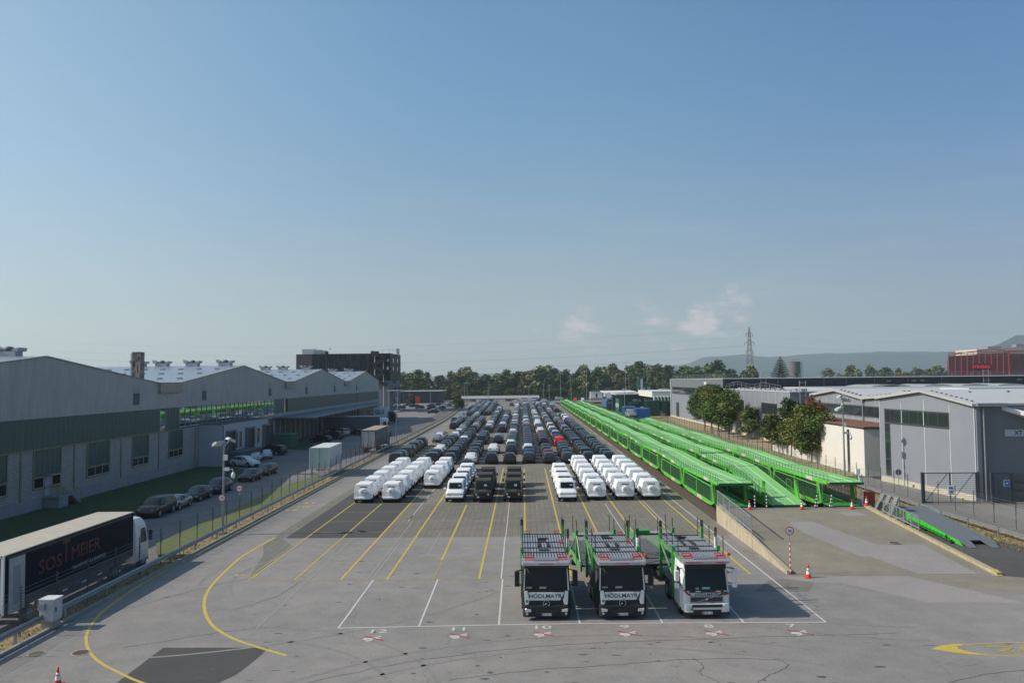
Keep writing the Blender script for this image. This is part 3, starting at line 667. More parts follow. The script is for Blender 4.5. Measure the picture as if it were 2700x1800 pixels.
# green skip container and grey skip
def skip(name, label, x0, x1, y0, y1, h, m, rz=0):
    t = thing(name, label, 'container', ((x0+x1)/2, (y0+y1)/2, 0), rz); w_, l = (x1-x0)/2, (y1-y0)/2
    g = MB(); g.box(-w_, w_, -l, l, .15, h); g.build('box', m, t, bevel=.03)
    r = MB(); k = -l+.2
    while k < l: r.box(w_, w_+.07, k, k+.12, .25, h-.15); r.box(-w_-.07, -w_, k, k+.12, .25, h-.15); k += .55
    k = -w_+.2
    while k < w_-.1: r.box(k, k+.12, -l-.07, -l, .25, h-.15); k += .6
    r.box(-w_-.09, w_+.09, -l-.09, l+.09, h-.12, h+.02); r.build('ribs', m, t)
    d = MB(); d.box(-w_-.05, w_+.05, -l+.3, -l+.6, 0, .15); d.box(-w_-.05, w_+.05, l-.6, l-.3, 0, .15); d.build('skid', DARK, t); return t
skip('waste_container', 'green ribbed steel waste container by the canopy', -47.3, -43.6, 148.7, 154.5, 2.6, mat('green_container', (.07, .14, .10), .6, var=.15, vs=2))
skip('waste_container', 'long dark grey skip behind the white crossover', -44.3, -42.3, 119, 128, 2.0, mat('grey_container', (.085, .10, .115), .6, var=.15, vs=2))
# black office block
of = thing('office_building', 'black slatted office block with a zigzag outside stair at its corner', 'office building', (-72, 333, 0))
BLK = ribbed('black_slat_facade', (.007, .013, .019), 'X', .55, .5, .5); BLK2 = ribbed('black_slat_facade_side', (.008, .012, .016), 'Y', .55, .5, .5)
def PO(mb, n, m, **k): return P(mb, n, m, of, **k)
g = MB(); g.box(-85, -53.4, 320, 347, 12.6, 23.5); PO(g, 'upper_facade', BLK)
g = MB(); g.box(-91.4, -85, 320, 347, 0, 23.45); PO(g, 'brown_wing', mat('brown_cladding', (.075, .066, .066), .8, var=.05))
g = MB(); g.box(-85, -53.6, 320.3, 346.7, 0, 12.6); PO(g, 'lower_wall', mat('office_concrete', (.16, .18, .20), .85, var=.1))
g = MB(); g.box(-53.4, -53.35, 320, 347, 12.6, 23.5); PO(g, 'side_cladding', BLK2)
g = MB(); random.seed(5)
for zr in ((18.2, 20.6), (14.8, 17.0), (21, 23)):
    for k in range(26):
        x = -84+k*.95
        if random.random() < .45: g.box(x, x+.12, 319.93, 320, zr[0], zr[1])
for k in range(8): x = -82.5+k*3.3; g.box(x, x+.12, 319.9, 320, 13, 23.3)
PO(g, 'facade_fins', mat('pale_fin', (.09, .12, .14), .5))
for (y0, z0) in ((325, 19.8), (325, 16.4), (336, 19.8), (336, 16.4), (329, 11.2), (331, 4), (331, 8), (341, 8)):
    g = MB(); g.box(-53.36, -53.25, y0, y0+3.5, z0, z0+1.9); f = PO(g, 'window', mat('dark_frame', (.04, .05, .06), .5)); q = MB(); q.box(-53.25, -53.22, y0+.15, y0+3.3, z0+.15, z0+1.75); q.build('pane', GLASS, f)
g = MB(); pts = [(-60.6, 24), (-57.5, 23.6), (-54.2, 20.6), (-60.8, 18.2), (-54.0, 17.2-.3), (-60.8, 14.6), (-54.2, 12.4)]
for (xa, za), (xb, zb) in zip([(-60.2, 23.4), (-54.4, 20.8), (-60.8, 18.0), (-54.4, 15.4), (-60.2, 12.9)], [(-54.4, 20.8), (-60.8, 18.0), (-54.4, 15.4), (-60.8, 12.9), (-55, 10.4)]):
    g.add([(xa, 317.4, za-.2), (xb, 317.4, zb-.2), (xb, 317.4, zb+1.15), (xa, 317.4, za+1.15), (xa, 319.8, za-.2), (xb, 319.8, zb-.2), (xb, 319.8, zb+1.15), (xa, 319.8, za+1.15)],
          [(0, 1, 2, 3), (7, 6, 5, 4), (0, 4, 5, 1), (3, 2, 6, 7), (0, 3, 7, 4), (1, 5, 6, 2)])
g.box(-60.8, -57.8, 317.3, 319.8, 22.4, 24.3)
PO(g, 'outside_stair', mat('black_stair_panel', (.008, .015, .021), .5))
g = MB(); g.tube((-59.2, 317.6, 0), (-59.2, 317.6, 22.8), .14, 6); g.tube((-55.7, 317.6, 0), (-55.7, 317.6, 20), .14, 6); PO(g, 'stair_column', mat('pale_column', (.5, .5, .5), .6))
g = MB()
for z in (21.0, 17.8): g.box(-54.7, -53.9, 319.4, 319.99, z-.9, z+.3)
PO(g, 'white_panel', WHITE)
g = MB(); g.box(-89.5, -84.5, 322, 326, 23.5, 25.6); PO(g, 'rooftop_unit', mat('rooftop_plant', (.5, .52, .54), .4, .3, .2, 1.5))
g = MB(); g.box(-84, -80, 322, 326, 23.5, 24.9); g.loft([[(-84, y, 24.9), (-82, y, 25.3), (-80, y, 24.6), (-80, y, 23.5), (-84, y, 23.5)] for y in (321, 327)]); PO(g, 'rooftop_hood', mat('rooftop_hood', (.33, .34, .35), .4, .2, .15))
g = MB(); g.tube((-78, 321, 23.5), (-78, 321, 26), .06, 4); g.box(-78.3, -77.7, 320.9, 321.1, 25.4, 25.8)
for x in (-57, -54): g.tube((x, 322, 23.5), (x, 322, 25.2), .07, 4)
for x in (-53.7,): g.tube((x, 344, 23.5), (x, 344, 25.4), .1, 4)
g.path([(-57.3, 322, 25.1), (-53.7, 322, 25.2), (-53.7, 344, 25.2)], .07, 4); g.box(-53.7, -53.5, 338, 345, 23.6, 26.2); PO(g, 'roof_railing', mat('roof_rail', (.42, .45, .48), .4))
g = MB(); g.box(-53.6, -48.6, 312, 330, 8.3, 8.7); g.box(-53.6, -49.2, 312, 330, 0, .4)
for x, y in ((-53, 312.5), (-49.5, 312.5), (-49.5, 329)): g.box(x, x+.3, y, y+.3, 0, 8.3)
PO(g, 'balcony_frame', mat('pale_concrete', (.34, .34, .33), .8))
# low dark showroom behind
sh = thing('showroom_building', 'low flat dark showroom with pale roof edge beyond the car park', 'showroom', (-66, 436, 0))
g = MB(); g.box(-82, -45.5, 434, 458, 0, 6.4); P(g, 'wall', mat('dark_showroom_wall', (.014, .024, .034), .6), sh)
g = MB(); g.box(-82.3, -43.8, 433.4, 458.4, 6.4, 6.75); P(g, 'roof', mat('showroom_roof', (.42, .40, .36), .6), sh)
g = MB(); g.box(-75, -67, 433.9, 434, .2, 3.2); g.box(-63.5, -59, 433.9, 434, .2, 3.9); P(g, 'shop_window', GLASS, sh)
g = MB(); g.box(-58.8, -56.2, 433.8, 434, .3, 3.8); P(g, 'red_panel', RED, sh)
# ---- floodlight masts
def mast(x, y, h, label, heads, cam_=False, r=.09, group='floodlight masts around the yards', z=0):
    t = thing('floodlight_mast', label, 'lamp post', (x, y, z), 0, group)
    g = MB(); g.tube((0, 0, 0), (0, 0, h), r, 8, r2=r*.7); g.build('pole', GALV, t)
    b = MB(); b.box(-.25, .25, -.25, .25, 0, .25); b.build('foundation', KERB, t)
    for dx, dy, rz, dz in heads:
        M = RM((dx, dy, h+dz), rx=R(-28), rz=rz)
        f = MB(); f.prism([(-.32, -.06), (.32, -.06), (.26, .14), (-.26, .14)], 'x', -.42, .42); f.xf(M)
        f.tube((0, 0, h-.15), (dx*.8, dy*.8, h+dz-.05), .035, 5); lp = f.build('floodlight', mat('floodlight_shell', (.5, .52, .53), .35), t)
        q = MB(); q.box(-.36, .36, -.28, .28, -.08, -.062); q.xf(M); q.build('lens', LAMP, lp)
    if cam_:
        c = MB(); c.box(.1, .45, -.1, .12, cam_-.1, cam_+.15); c.path([(.45, 0, cam_), (.75, 0, cam_+.02), (.8, 0, cam_-.2)], .035, 5); c.build('camera_arm', WHITE, t)
        d = MB(); d.loft([[(.8+rr*math.cos(i*.785), rr*math.sin(i*.785), zz) for i in range(8)] for rr, zz in ((.08, cam_-.2), (.17, cam_-.4), (.17, cam_-.6), (.06, cam_-.75))]); d.build('dome_camera', WHITE, t, smooth=True)
        e = MB(); e.box(.1, .3, -.12, .12, cam_+.75, cam_+1.2); e.build('junction_box', WHITE, t)
    return t
mast(-24.6, 65.3, 7.3, 'tall floodlight mast with dome camera on the left guardrail', [(-.35, -.2, R(60), .1), (.45, .3, R(-50), .35)], 5.3)
mast(-25.2, 158, 7.6, 'slim floodlight mast on the left guardrail near the red box', [(-.3, 0, R(90), 0), (.3, 0, R(-90), 0)], r=.06)
mast(-47, 405, 9, 'lamp mast in the car park left of the black office', [(.4, 0, 0, 0)], r=.09)
for x, y, h, l in ((-34.5, 470, 10.5, 'left pole of the mast pair before the far trees'), (-33.0, 470, 10.5, 'right pole of the mast pair before the far trees'), (-20.5, 478, 11, 'twin headed mast above the white shed'), (-19.4, 440, 6.2, 'short mast at the far end of the lot'), (11.0, 432, 9.8, 'thin mast behind the central parked rows'), (3.5, 480, 8, 'mast over the right end of the white shed')):
    mast(x, y, h, l, [(-.4, 0, R(90), 0), (.4, 0, R(-90), 0)], r=.11)
# electrical cabinet, signs
cb = thing('electrical_cabinet', 'white electrical cabinet standing on the kerb below the guardrail', 'cabinet', (-24.15, 40.85, .1))
g = MB(); g.box(-.42, .32, -.35, .4, .35, 1.42); g.build('body', mat('cabinet_white', (.5, .5, .5), .5, var=.1, vs=4), cb, bevel=.02)
g = MB(); g.box(-.46, .36, -.39, .44, 1.42, 1.47); g.build('lid', WHITE, cb)
g = MB(); g.box(-.36, .27, -.3, .36, 0, .35); g.build('base', KERB, cb)
g = MB(); g.box(.32, .345, -.3, .36, .42, 1.36); dd = g.build('door', mat('cabinet_door', (.47, .47, .47), .5), cb); h = MB(); h.box(.345, .38, -.24, -.19, .8, 1.05); h.build('handle', BLACK, dd)
g = MB(); g.box(-.42, -.08, -.5, -.35, .95, 1.25); g.build('meter_box', GALV, cb)
def sign(x, y, z, h, s, label, rad=.3, striped=False, rz=0, name='speed_sign', sz=None):
    t = thing(name, label, 'traffic sign', (x, y, z), rz); g = MB()
    if striped:
        k = 0.0; i = 0
        while k < h*.72: g.tube((0, 0, k), (0, 0, min(k+.17, h*.72)), .035, 8, i % 2); k += .17; i += 1
        g.tube((0, 0, h*.72), (0, 0, h), .03, 8, 2)
        g.build('pole', [RED, WHITE, GALV], t)
    elif h > 0: g.tube((0, 0, 0), (0, 0, h), .035, 8); g.build('pole', GALV, t)
    zc = h-.02 if h > 0 else 0
    d = MB(); d.disc((0, -.05, zc), rad, 'y', 24, 0, .02); p = d.build('disc', RED, t)
    q = MB(); q.disc((0, -.062, zc), rad*.8, 'y', 24, 0, .01); q.build('white_field', WHITE, p)
    text(s, rad*(sz or .95), RM((0, -.07, zc), rx=FY), BLACK, 'numerals', p, ext=.002, bold=.04, sx=.9)
    return t
sign(-24.62, 65.12, 0, 3.05, '20', 'round 20 speed sign with red rim on the floodlight mast at the guardrail', .29)
sign(-25.5, 71.6, 0, 2.95, '30km', 'round 30 km sign on leaning white pole behind the left fence', .3, sz=.62)
sign(16.65, 50.85, 0, 2.75, '20t', 'round 20 t sign on red and white striped pole at the ramp foot', .26, True, sz=.8)
# ============================================================ RIGHT SIDE: RAMP, HALLS, FENCES
# loading ramp
g = MB(); g.prism([(50.6, .006), (69.0, 1.16), (69.0, 0), (50.6, -.02)], 'x', 16.65, 29.15); setting('loading_ramp', g, A_RAMP)
def rz_(y): return .006+(y-50.6)*(1.154/18.4)
def rsheet(name, pts, m, dz=.006): g = MB(); g.add([(x, y, rz_(y)+dz) for x, y in pts], [tuple(range(len(pts)))]); return setting(name, g, m)
rsheet('ramp_patch', [(21.0, 64.3), (22.9, 64.3), (25.0, 57.5), (28.2, 57.4), (28.2, 50.65), (24.6, 50.7), (23.2, 54.6), (22.6, 54.6), (21.0, 61)], A_PATCH)
rsheet('ramp_patch', [(26.2, 67.4), (27.8, 67.5), (28.1, 66.2), (26.4, 66.1)], A_PATCH)
g = MB(); g.poly([(15.9, 49.9), (17.5, 48.9), (19.0, 48.7), (22.0, 44.4), (27.2, 44.2), (23.7, 50.3), (17.0, 50.45), (16.2, 50.6)], .005); setting('apron_patch', g, A_PATCH)
g = MB(); g.box(17.0, 29.15, 69.0, 69.25, 0, 1.2); setting('ramp_head', g, KERB)
RW = mat('stained_ramp_wall', (.40, .35, .255), .9, var=.12, vs=1.2, stretch=(1, 1, .25), col2=(.20, .165, .115), cov=.53, bump=.15)
rw = thing('ramp_wall', 'cream concrete retaining wall with rusty run marks beside the ramp', 'retaining wall', (16.65, 60, 0))
g = MB(); g.prism([(50.9, 0), (69.1, 0), (69.1, 1.44), (58.9, .95), (50.9, .18)], 'x', 16.45, 16.65); P(g, 'wall', RW, rw)
g = MB(); g.prism([(50.9, .18), (69.1, 1.44), (69.1, 1.5), (50.9, .24)], 'x', 16.42, 16.78); P(g, 'coping', mat('wall_coping', (.36, .32, .22), .9, var=.15, vs=3), rw)
def ramp_rail(nm, label, X, y0, y1, z0, z1, h, side, ext=None):
    t = thing(nm, label, 'railing', (X, y0, 0)); zf = lambda y: z0+(z1-z0)*(y-y0)/(y1-y0)
    g = MB(); L_ = y1-y0
    g.tube((X, y0, zf(y0)+h), (X, y1, zf(y1)+h), .05, 6); g.build('handrail', GALV, t, loc=(-X, -y0, 0))
    g = MB(); g.tube((X, y0, zf(y0)+.22), (X, y1, zf(y1)+.22), .05, 6); g.build('bottom_rail', GALV, t, loc=(-X, -y0, 0))
    g = MB(); y = y0
    while y <= y1+.01: g.tube((X, y, zf(y)+.2), (X, y, zf(y)+h), .016, 4); y += .25
    g.build('balusters', GALV, t, loc=(-X, -y0, 0), split=False)
    n = 5
    for k in range(n+1):
        y = y0+L_*k/n; g = MB(); g.tube((X, y, zf(y)-.35), (X, y, zf(y)+h), .04, 6); g.build('post', GALV, t, loc=(-X, -y0, 0))
    return t
ramp_rail('ramp_railing', 'grey baluster railing on the cream wall left of the ramp head', 16.55, 58.9, 69.05, .98, 1.47, 1.24, 0)
kb = thing('ramp_kerb', 'raised pale kerb with broken edge along the right side of the ramp', 'kerb', (29.3, 60, 0))
g = MB(); g.prism([(50.2, 0), (69.3, 0), (69.3, 1.38), (63.5, 1.0), (50.2, .2)], 'x', 29.12, 29.45); P(g, 'kerb_wall', mat('yellowed_kerb', (.36, .31, .19), .9, var=.25, vs=2.5, bump=.5, bs=6), kb)
g = MB(); g.prism([(50.15, 0), (50.75, .24), (50.75, .27), (50.12, .03)], 'x', 29.1, 29.47); P(g, 'painted_end', YP, kb)
ramp_rail('ramp_railing', 'grey baluster railing on the right ramp kerb with striped end posts', 29.3, 60.2, 66.0, .85, 1.15, 1.05, 1)
cover(26.4, 57.9, .42, RUST, 'round rusty manhole cover in pale ring on the ramp', z=rz_(57.9)+.008)
# cones and striped bollards
def cone(x, y, z, label, s=1.0):
    t = thing('traffic_cone', label, 'traffic cone', (x, y, z), 0, 'traffic cones on and around the ramp')
    g = MB(); g.box(-.2, .2, -.2, .2, 0, .04); g.build('base', RED_O, t)
    g = MB(); zs = [(.14, .04), (.112, .2), (.085, .36), (.06, .5), (.03, .72)]; ms = [0, 1, 0, 1]
    g2 = MB()
    for (r0, z0), (r1, z1), m in zip(zs, zs[1:], [0, 1, 0, 0]): g2.tube((0, 0, z0), (0, 0, z1), r0, 12, m, r2=r1, cap=m == 0 and z1 > .7)
    g2.tube((0, 0, .4), (0, 0, .5), .081, 12, 1, r2=.064); g2.build('cone', [RED_O, mat('reflective_white', (.75, .75, .74), .4)], t, smooth=True, split=False)
    t.scale = (s,)*3; return t
RED_O = mat('cone_red', (.62, .05, .02), .45)
cone(-19.4, 33.35, 0, 'cone at the bottom left on open asphalt', 1.0)
cone(19.2, 68.8, 1.16, 'cone at the ramp head beside the two left striped posts', 1.05); cone(23.6, 68.7, 1.16, 'cone in front of the sloping green deck in the middle of the ramp head', 1.05)
cone(27.85, 68.7, 1.16, 'cone at the ramp head under the right hand green deck', 1.05); cone(29.25, 69.1, 1.38, 'cone on the right kerb corner next to the red box', 1.05); cone(17.5, 50.1, 0, 'cone at the ramp foot by the striped sign pole', 1.15)
cone(16.95, 68.0, 1.15, 'cone half hidden behind the left ramp railing')
def bollard(x, y, z, label, h=1.25, tilt=0):
    t = thing('striped_post', label, 'marker post', (x, y, z), 0, 'black and white striped posts at the ramp head'); t.rotation_euler = (0, tilt, 0)
    g = MB(); n = 9
    for i in range(n):
        a = h*i/n; g.tube((0, 0, a), (0, 0, h*(i+1)/n), .05, 8, i % 2)
    g.build('post', [BLACK, WHITE], t, split=False); return t
for x, l, tl in ((19.75, 'leftmost striped post at the ramp head', 0), (20.75, 'second striped post from the left at the ramp head', 0), (25.05, 'upright striped post right of the sloping green deck', 0), (24.85, 'leaning striped post right of the sloping green deck', .18),
               (26.3, 'upright striped post below the right green deck', 0), (26.1, 'leaning striped post below the right green deck', .2)):
    bollard(x, 69.1, 1.16, l, tilt=tl)
# red box, leaning aluminium ramps, black board
t = thing('hydrant_box', 'red metal box on legs beside the right end of the ramp', 'box', (30.4, 71.2, .9))
g = MB(); g.box(-.4, .4, -.25, .25, .25, 1.3); g.build('body', mat('brick_red_box', (.33, .05, .02), .5), t, bevel=.03)
g = MB(); [g.box(x-.04, x+.04, -.04, .04, -.9, .25) for x in (-.3, .3)]; g.build('leg', DARK, t)
t = thing('white_post', 'thin leaning white pole with small box beside the red box', 'pole', (29.75, 71, .8)); g = MB(); g.tube((0, 0, 0), (-.35, 0, 3.3), .035, 5); g.build('pole', WHITE, t); g = MB(); g.box(-.55, -.2, -.1, .1, 3.0, 3.45); g.build('box', WHITE, t)
ALU = mat('perforated_aluminium', (.48, .49, .50), .35, .6, .25, 9)
for k, (y, l) in enumerate(((69.6, 'far'), (68.6, 'middle'), (67.5, 'near'))):
    t = thing('loading_plank', f'perforated aluminium loading plank leaning on the guardrail, {l} one of three', 'loading plank', (30.1+.1*k, y, .4), 0, 'aluminium planks leaning at the ramp')
    M = RM((0, 0, 0), ry=R(24)); g = MB(); g.box(-.04, .04, -.32, .32, 0, 2.0); g.xf(M); g.build('plank', ALU, t)
    g = MB(); g.box(-.07, .07, -.37, -.32, 0, 2.0); g.box(-.07, .07, .32, .37, 0, 2.0); g.xf(M); g.build('edge', GALV, t)
    g = MB()
    for i in range(9):
        for j in (-1, 0, 1): g.box(-.06, .045, j*.18-.05, j*.18+.05, .12+i*.21, .2+i*.21)
    g.xf(M); g.build('grip_holes', mat('grip_shadow', (.16, .17, .17), .6), t, split=False)
t = thing('black_board', 'black rounded board leaning against the aluminium planks', 'board', (29.85, 68.2, 1.0)); g = MB(); g.box(-.04, .04, -.4, .4, 0, .85); g.xf(RM(ry=R(25))); g.build('board', BLACK, t, bevel=.03)
# portable green and grey steel ramp
pr = thing('portable_ramp', 'long portable loading ramp with grey deck and lime green sides', 'portable ramp', (32.9, 60, 0))
GRN = mat('lime_green_paint', (.045, .50, .035), .45, var=.12, vs=1.5)
PDK = mat('grey_ramp_deck', (.135, .15, .165), .6, var=.12, vs=1.5, stretch=(4, .5, 1))
zp = lambda y: .25+(y-59.0)*(.95/10.0)
g = MB(); g.prism([(59.3, zp(59.3)), (69.1, 1.2), (69.1, 1.27), (59.3, zp(59.3)+.07)], 'x', 31.7, 34.15); P(g, 'deck', PDK, pr)
for a, b, c, d in ((31.7, 32.5, 31.82, 32.4), (33.35, 34.15, 33.45, 34.0)):
    g = MB(); g.add([(a, 59.3, zp(59.3)), (b, 59.3, zp(59.3)), (d, 58.1, .02), (c, 58.1, .02), (a, 59.3, zp(59.3)+.07), (b, 59.3, zp(59.3)+.07), (d, 58.1, .05), (c, 58.1, .05)], [(0, 1, 2, 3), (7, 6, 5, 4), (0, 4, 5, 1), (1, 5, 6, 2), (2, 6, 7, 3), (3, 7, 4, 0)])
    P(g, 'flap', PDK, pr)
for x in (31.64, 34.16):
    g = MB(); g.prism([(58.6, .05), (60.2, zp(60.2)-.3), (69.1, .85), (69.1, 1.25), (59.3, zp(59.3)+.05)], 'x', x, x+.05)
    y = 60.4
    while y < 69: g.box(x-.03, x+.08, y, y+.06, zp(y)-.3, zp(y)+.02); y += .55
    P(g, 'side_girder', GRN, pr, split=False)
g = MB(); g.tube((31.66, 61, .16), (31.66, 67.5, .55), .035, 5)
for y in (61, 64, 67.4): g.tube((31.66, y, .15+(y-61)*.06), (31.66, y, zp(y)-.25), .03, 5)
P(g, 'truss', GRN, pr, split=False)
g = MB(); g.tube((31.5, 60.6, 0), (31.5, 60.6, .5), .05, 6); g.tube((31.5, 59.8, .15), (31.35, 59.8, .15), .15, 10); P(g, 'jack', DARK, pr)
for y in (66.5, 64.8):
    g = MB(); g.tube((31.9, y, .28), (32.1, y, .28), .28, 14); g.tube((33.7, y, .28), (33.9, y, .28), .28, 14); P(g, 'wheel', RUB, pr)
# ---- guardrails
def guard(nm, label, pts, z=.5, step=4.0, parent=None):
    t = thing(nm, label, 'guardrail', (pts[0][0], pts[0][1], 0)); L0 = (-pts[0][0], -pts[0][1], 0)
    prof = [(-.02, .0), (-.08, .05), (-.08, .11), (-.02, .155), (-.08, .20), (-.08, .26), (-.02, .31)]
    P2 = [Vector(p) for p in pts]; rings = []
    for i, p in enumerate(P2):
        d = (P2[min(i+1, len(P2)-1)]-P2[max(i-1, 0)]).normalized(); n = Vector((d.y, -d.x))
        rings.append([(p.x-n.x*a, p.y-n.y*a, z+b) for a, b in prof]+[(p.x-n.x*(a+.03), p.y-n.y*(a+.03), z+b) for a, b in reversed(prof)])
    g = MB(); g.loft(rings); g.build('rail', GALV, t, loc=L0)
    acc = 0; n = 0
    for a, b in zip(P2, P2[1:]):
        L_ = (b-a).length; d = (b-a).normalized()
        while acc < L_ and n < 95:
            q = a+d*acc; g = MB(); g.box(q.x-.05, q.x+.05, q.y-.05, q.y+.05, 0, z+.26); g.build('post', GALV, t, loc=L0, split=False); acc += step; n += 1
        acc -= L_
    return t
guard('guardrail', 'long steel guardrail along the left edge of the lot above the kerb', [(-24.42, 30), (-24.45, 140), (-24.6, 240), (-26.7, 330), (-29.9, 426)], step=4.2)
guard('guardrail', 'steel guardrail on the right behind the portable green ramp', [(36.5, 50), (36.0, 70), (36.5, 92), (37.1, 112), (36.7, 140), (36.5, 160), (37.0, 185)], step=4.0)
g1 = guard('guardrail', 'pale barrier rail crossing the far end of the lot', [(-31, 437), (-10, 433), (5, 429), (19.2, 424)], z=.45, step=5)
# ---- fences with serrated posts
def fence(nm, label, pts, h, step, mesh=True, top='spikes', mcol=None):
    t = thing(nm, label, 'fence', (pts[0][0], pts[0][1], 0)); L0 = Vector((-pts[0][0], -pts[0][1], 0))
    P2 = [Vector(p) for p in pts]; acc = 0; n = 0; nodes = []
    for a, b in zip(P2, P2[1:]):
        L_ = (b-a).length; d = (b-a).normalized()
        while acc < L_: nodes.append(a+d*acc); acc += step
        acc -= L_
    pm = MB(); pm.tube((0, 0, 0), (0, 0, h), .028, 5)
    if top == 'spikes':
        pm.tube((0, 0, h-.1), (.0, 0, h+.55), .02, 4)
        for k in range(8): pm.box(-.03, .09, -.02, .02, h-.55+.14*k, h-.50+.14*k)
    me = pm.mesh('post', DARK if top == 'spikes' else GALV)
    for k, q in enumerate(nodes[:98]): link('post', me, t, (q.x+L0.x, q.y+L0.y, 0))
    if len(nodes) > 98:
        g = MB()
        for q in nodes[98:]: g.join(pm, Matrix.Translation((q.x, q.y, 0)))
        tag(g.build('far_posts', DARK, t, loc=L0, split=False), kind='stuff')
    g = MB()
    for a, b in zip(nodes, nodes[1:]):
        for zz in ([h-.05, h+.15, h+.35, h*.5] if top == 'spikes' else [h-.02, .1]): g.tube((a.x, a.y, zz), (b.x, b.y, zz), .006, 3, cap=False)
    g.build('wires', GALV, t, loc=L0, split=False)
    if mesh:
        g = MB()
        for a, b in zip(nodes, nodes[1:]): g.quad((a.x, a.y, .05), (b.x, b.y, .05), (b.x, b.y, h-.05), (a.x, a.y, h-.05))
        g.build('wire_mesh', MESHM, t, loc=L0, split=False)
    return t
def mesh_mat(name, cell, th, col=(.25, .27, .28), op=1.0):
    m = bpy.data.materials.new(name); m.use_nodes = True; t = m.node_tree; b = t.nodes['Principled BSDF']; nn = t.nodes.new; L = t.links.new
    g = nn('ShaderNodeNewGeometry'); s = nn('ShaderNodeSeparateXYZ'); L(g.outputs['Position'], s.inputs[0])
    def m_(op_, a, b_=None):
        n = nn('ShaderNodeMath'); n.operation = op_
        for i, x in enumerate((a, b_)):
            if x is None: continue
            if isinstance(x, (int, float)): n.inputs[i].default_value = x
            else: L(x, n.inputs[i])
        return n.outputs[0]
    h = m_('ADD', s.outputs[0], s.outputs[1]); u = m_('FRACT', m_('DIVIDE', m_('ADD', h, s.outputs[2]), cell)); v = m_('FRACT', m_('DIVIDE', m_('ADD', m_('SUBTRACT', h, s.outputs[2]), 100.0), cell))
    k = m_('MAXIMUM', m_('LESS_THAN', u, th), m_('LESS_THAN', v, th)); L(m_('MULTIPLY', k, op), b.inputs['Alpha'])
    b.inputs['Base Color'].default_value = (*col, 1); b.inputs['Roughness'].default_value = .6; return m
MESHM = mesh_mat('chain_link', .09, .11)
fence('mesh_fence', 'chain link fence with dark serrated posts behind the left guardrail', [(-24.95, 33.5), (-24.95, 62), (-25.05, 90), (-25.2, 200), (-27.2, 300), (-30.2, 395)], 1.95, 3.05)
fence('mesh_fence', 'fence of serrated posts between the right guardrail and the grey halls', [(39.4, 56), (39.4, 87), (39.0, 100), (38.9, 150), (38.9, 215), (44, 258)], 1.75, 3.0)
g = MB()
for y, lab in ((72.6, 'near'), (81.6, 'far')):
    t = thing('warning_plate', f'small yellow plate on the {lab} serrated post of the right fence', 'plate', (39.3, y-.05, 1.25)); g = MB(); g.box(-.11, .11, -.01, .01, -.13, .13); g.build('plate', mat('plate_yellow', (.6, .5, .03), .5), t)
mast(35.95, 90.4, 9.6, 'tall floodlight mast before the cream wall with heads at two heights', [(-.3, -.2, R(40), .5), (.35, 0, R(-60), .1), (-.5, 0, R(90), -.9)], 6.0, r=.11)
# dark metal sliding gate and wicket gate
def gate(nm, label, x0, x1, y, h, bays, frame_m, sign_=False):
    t = thing(nm, label, 'gate', (x0, y, 0)); L0 = (-x0, -y, 0); g = MB(); w_ = (x1-x0)/bays
    for k in range(bays+1): g.box(x0+w_*k-.05, x0+w_*k+.05, y-.05, y+.05, .1, h)
    g.box(x0, x1, y-.045, y+.045, h-.08, h); g.box(x0, x1, y-.045, y+.045, .1, .24); g.build('frame', frame_m, t, loc=L0, split=False)
    g = MB()
    for k in range(bays): g.tube((x0+w_*k+.05, y, .2), (x0+w_*(k+1)-.2, y, h-.05), .035, 5)
    g.build('brace', frame_m, t, loc=L0)
    g = MB(); z = .35
    while z < h-.1: g.tube((x0, y, z), (x1, y, z), .013, 4); z += .19
    g.build('wires', frame_m, t, loc=L0, split=False)
    for x in (x0-.18, x1+.2):
        g = MB(); g.box(x-.09, x+.09, y-.09, y+.09, 0, h+.05); g.build('gate_post', frame_m, t, loc=L0)
    return t
BGR = mat('blue_grey_gate', (.06, .075, .09), .5, .3)
gate('sliding_gate', 'wide dark wire gate of two braced bays before the grey hall', 38.6, 43.6, 78.0, 3.0, 2, BGR)
gt = gate('wicket_gate', 'small braced gate with a blue mandatory sign right of the wide gate', 44.95, 46.6, 77.5, 3.0, 1, BGR)
g = MB(); g.box(.95, 1.5, -.09, -.07, 1.7, 2.3); sg = g.build('sign_plate', mat('pale_sign', (.45, .5, .6), .5), gt); g = MB(); g.box(1.0, 1.45, -.1, -.09, 1.75, 2.25); g.build('blue_field', mat('sign_blue', (.03, .10, .32), .5), sg); g = MB(); g.prism([(1.1, 1.95), (1.3, 2.1), (1.28, 2.02), (1.4, 2.05), (1.2, 1.9), (1.22, 1.98)], 'y', -.11, -.1); g.build('pictogram', WHITE, sg)
t = thing('a_board_sign', 'small white and blue notice board on the wide wire gate', 'notice', (41.0, 77.7, .9)); g = MB(); g.box(-.28, .28, -.02, .02, 0, .9); g.build('board', WHITE, t, bevel=.01); g = MB(); g.box(-.15, .2, -.03, -.02, .15, .42); g.box(-.2, .18, -.03, -.02, .6, .75); g.build('blue_text', mat('notice_blue', (.04, .08, .35), .5), t)
t = thing('round_sign_back', 'grey back of a round traffic sign by the fence end', 'traffic sign', (39.2, 84.5, 0)); g = MB(); g.tube((0, 0, 0), (0, 0, 2.5), .03, 6); g.build('pole', GALV, t); g = MB(); g.disc((0, 0, 2.3), .32, 'y', 20); g.build('disc', mat('sign_back', (.12, .13, .15), .6), t)
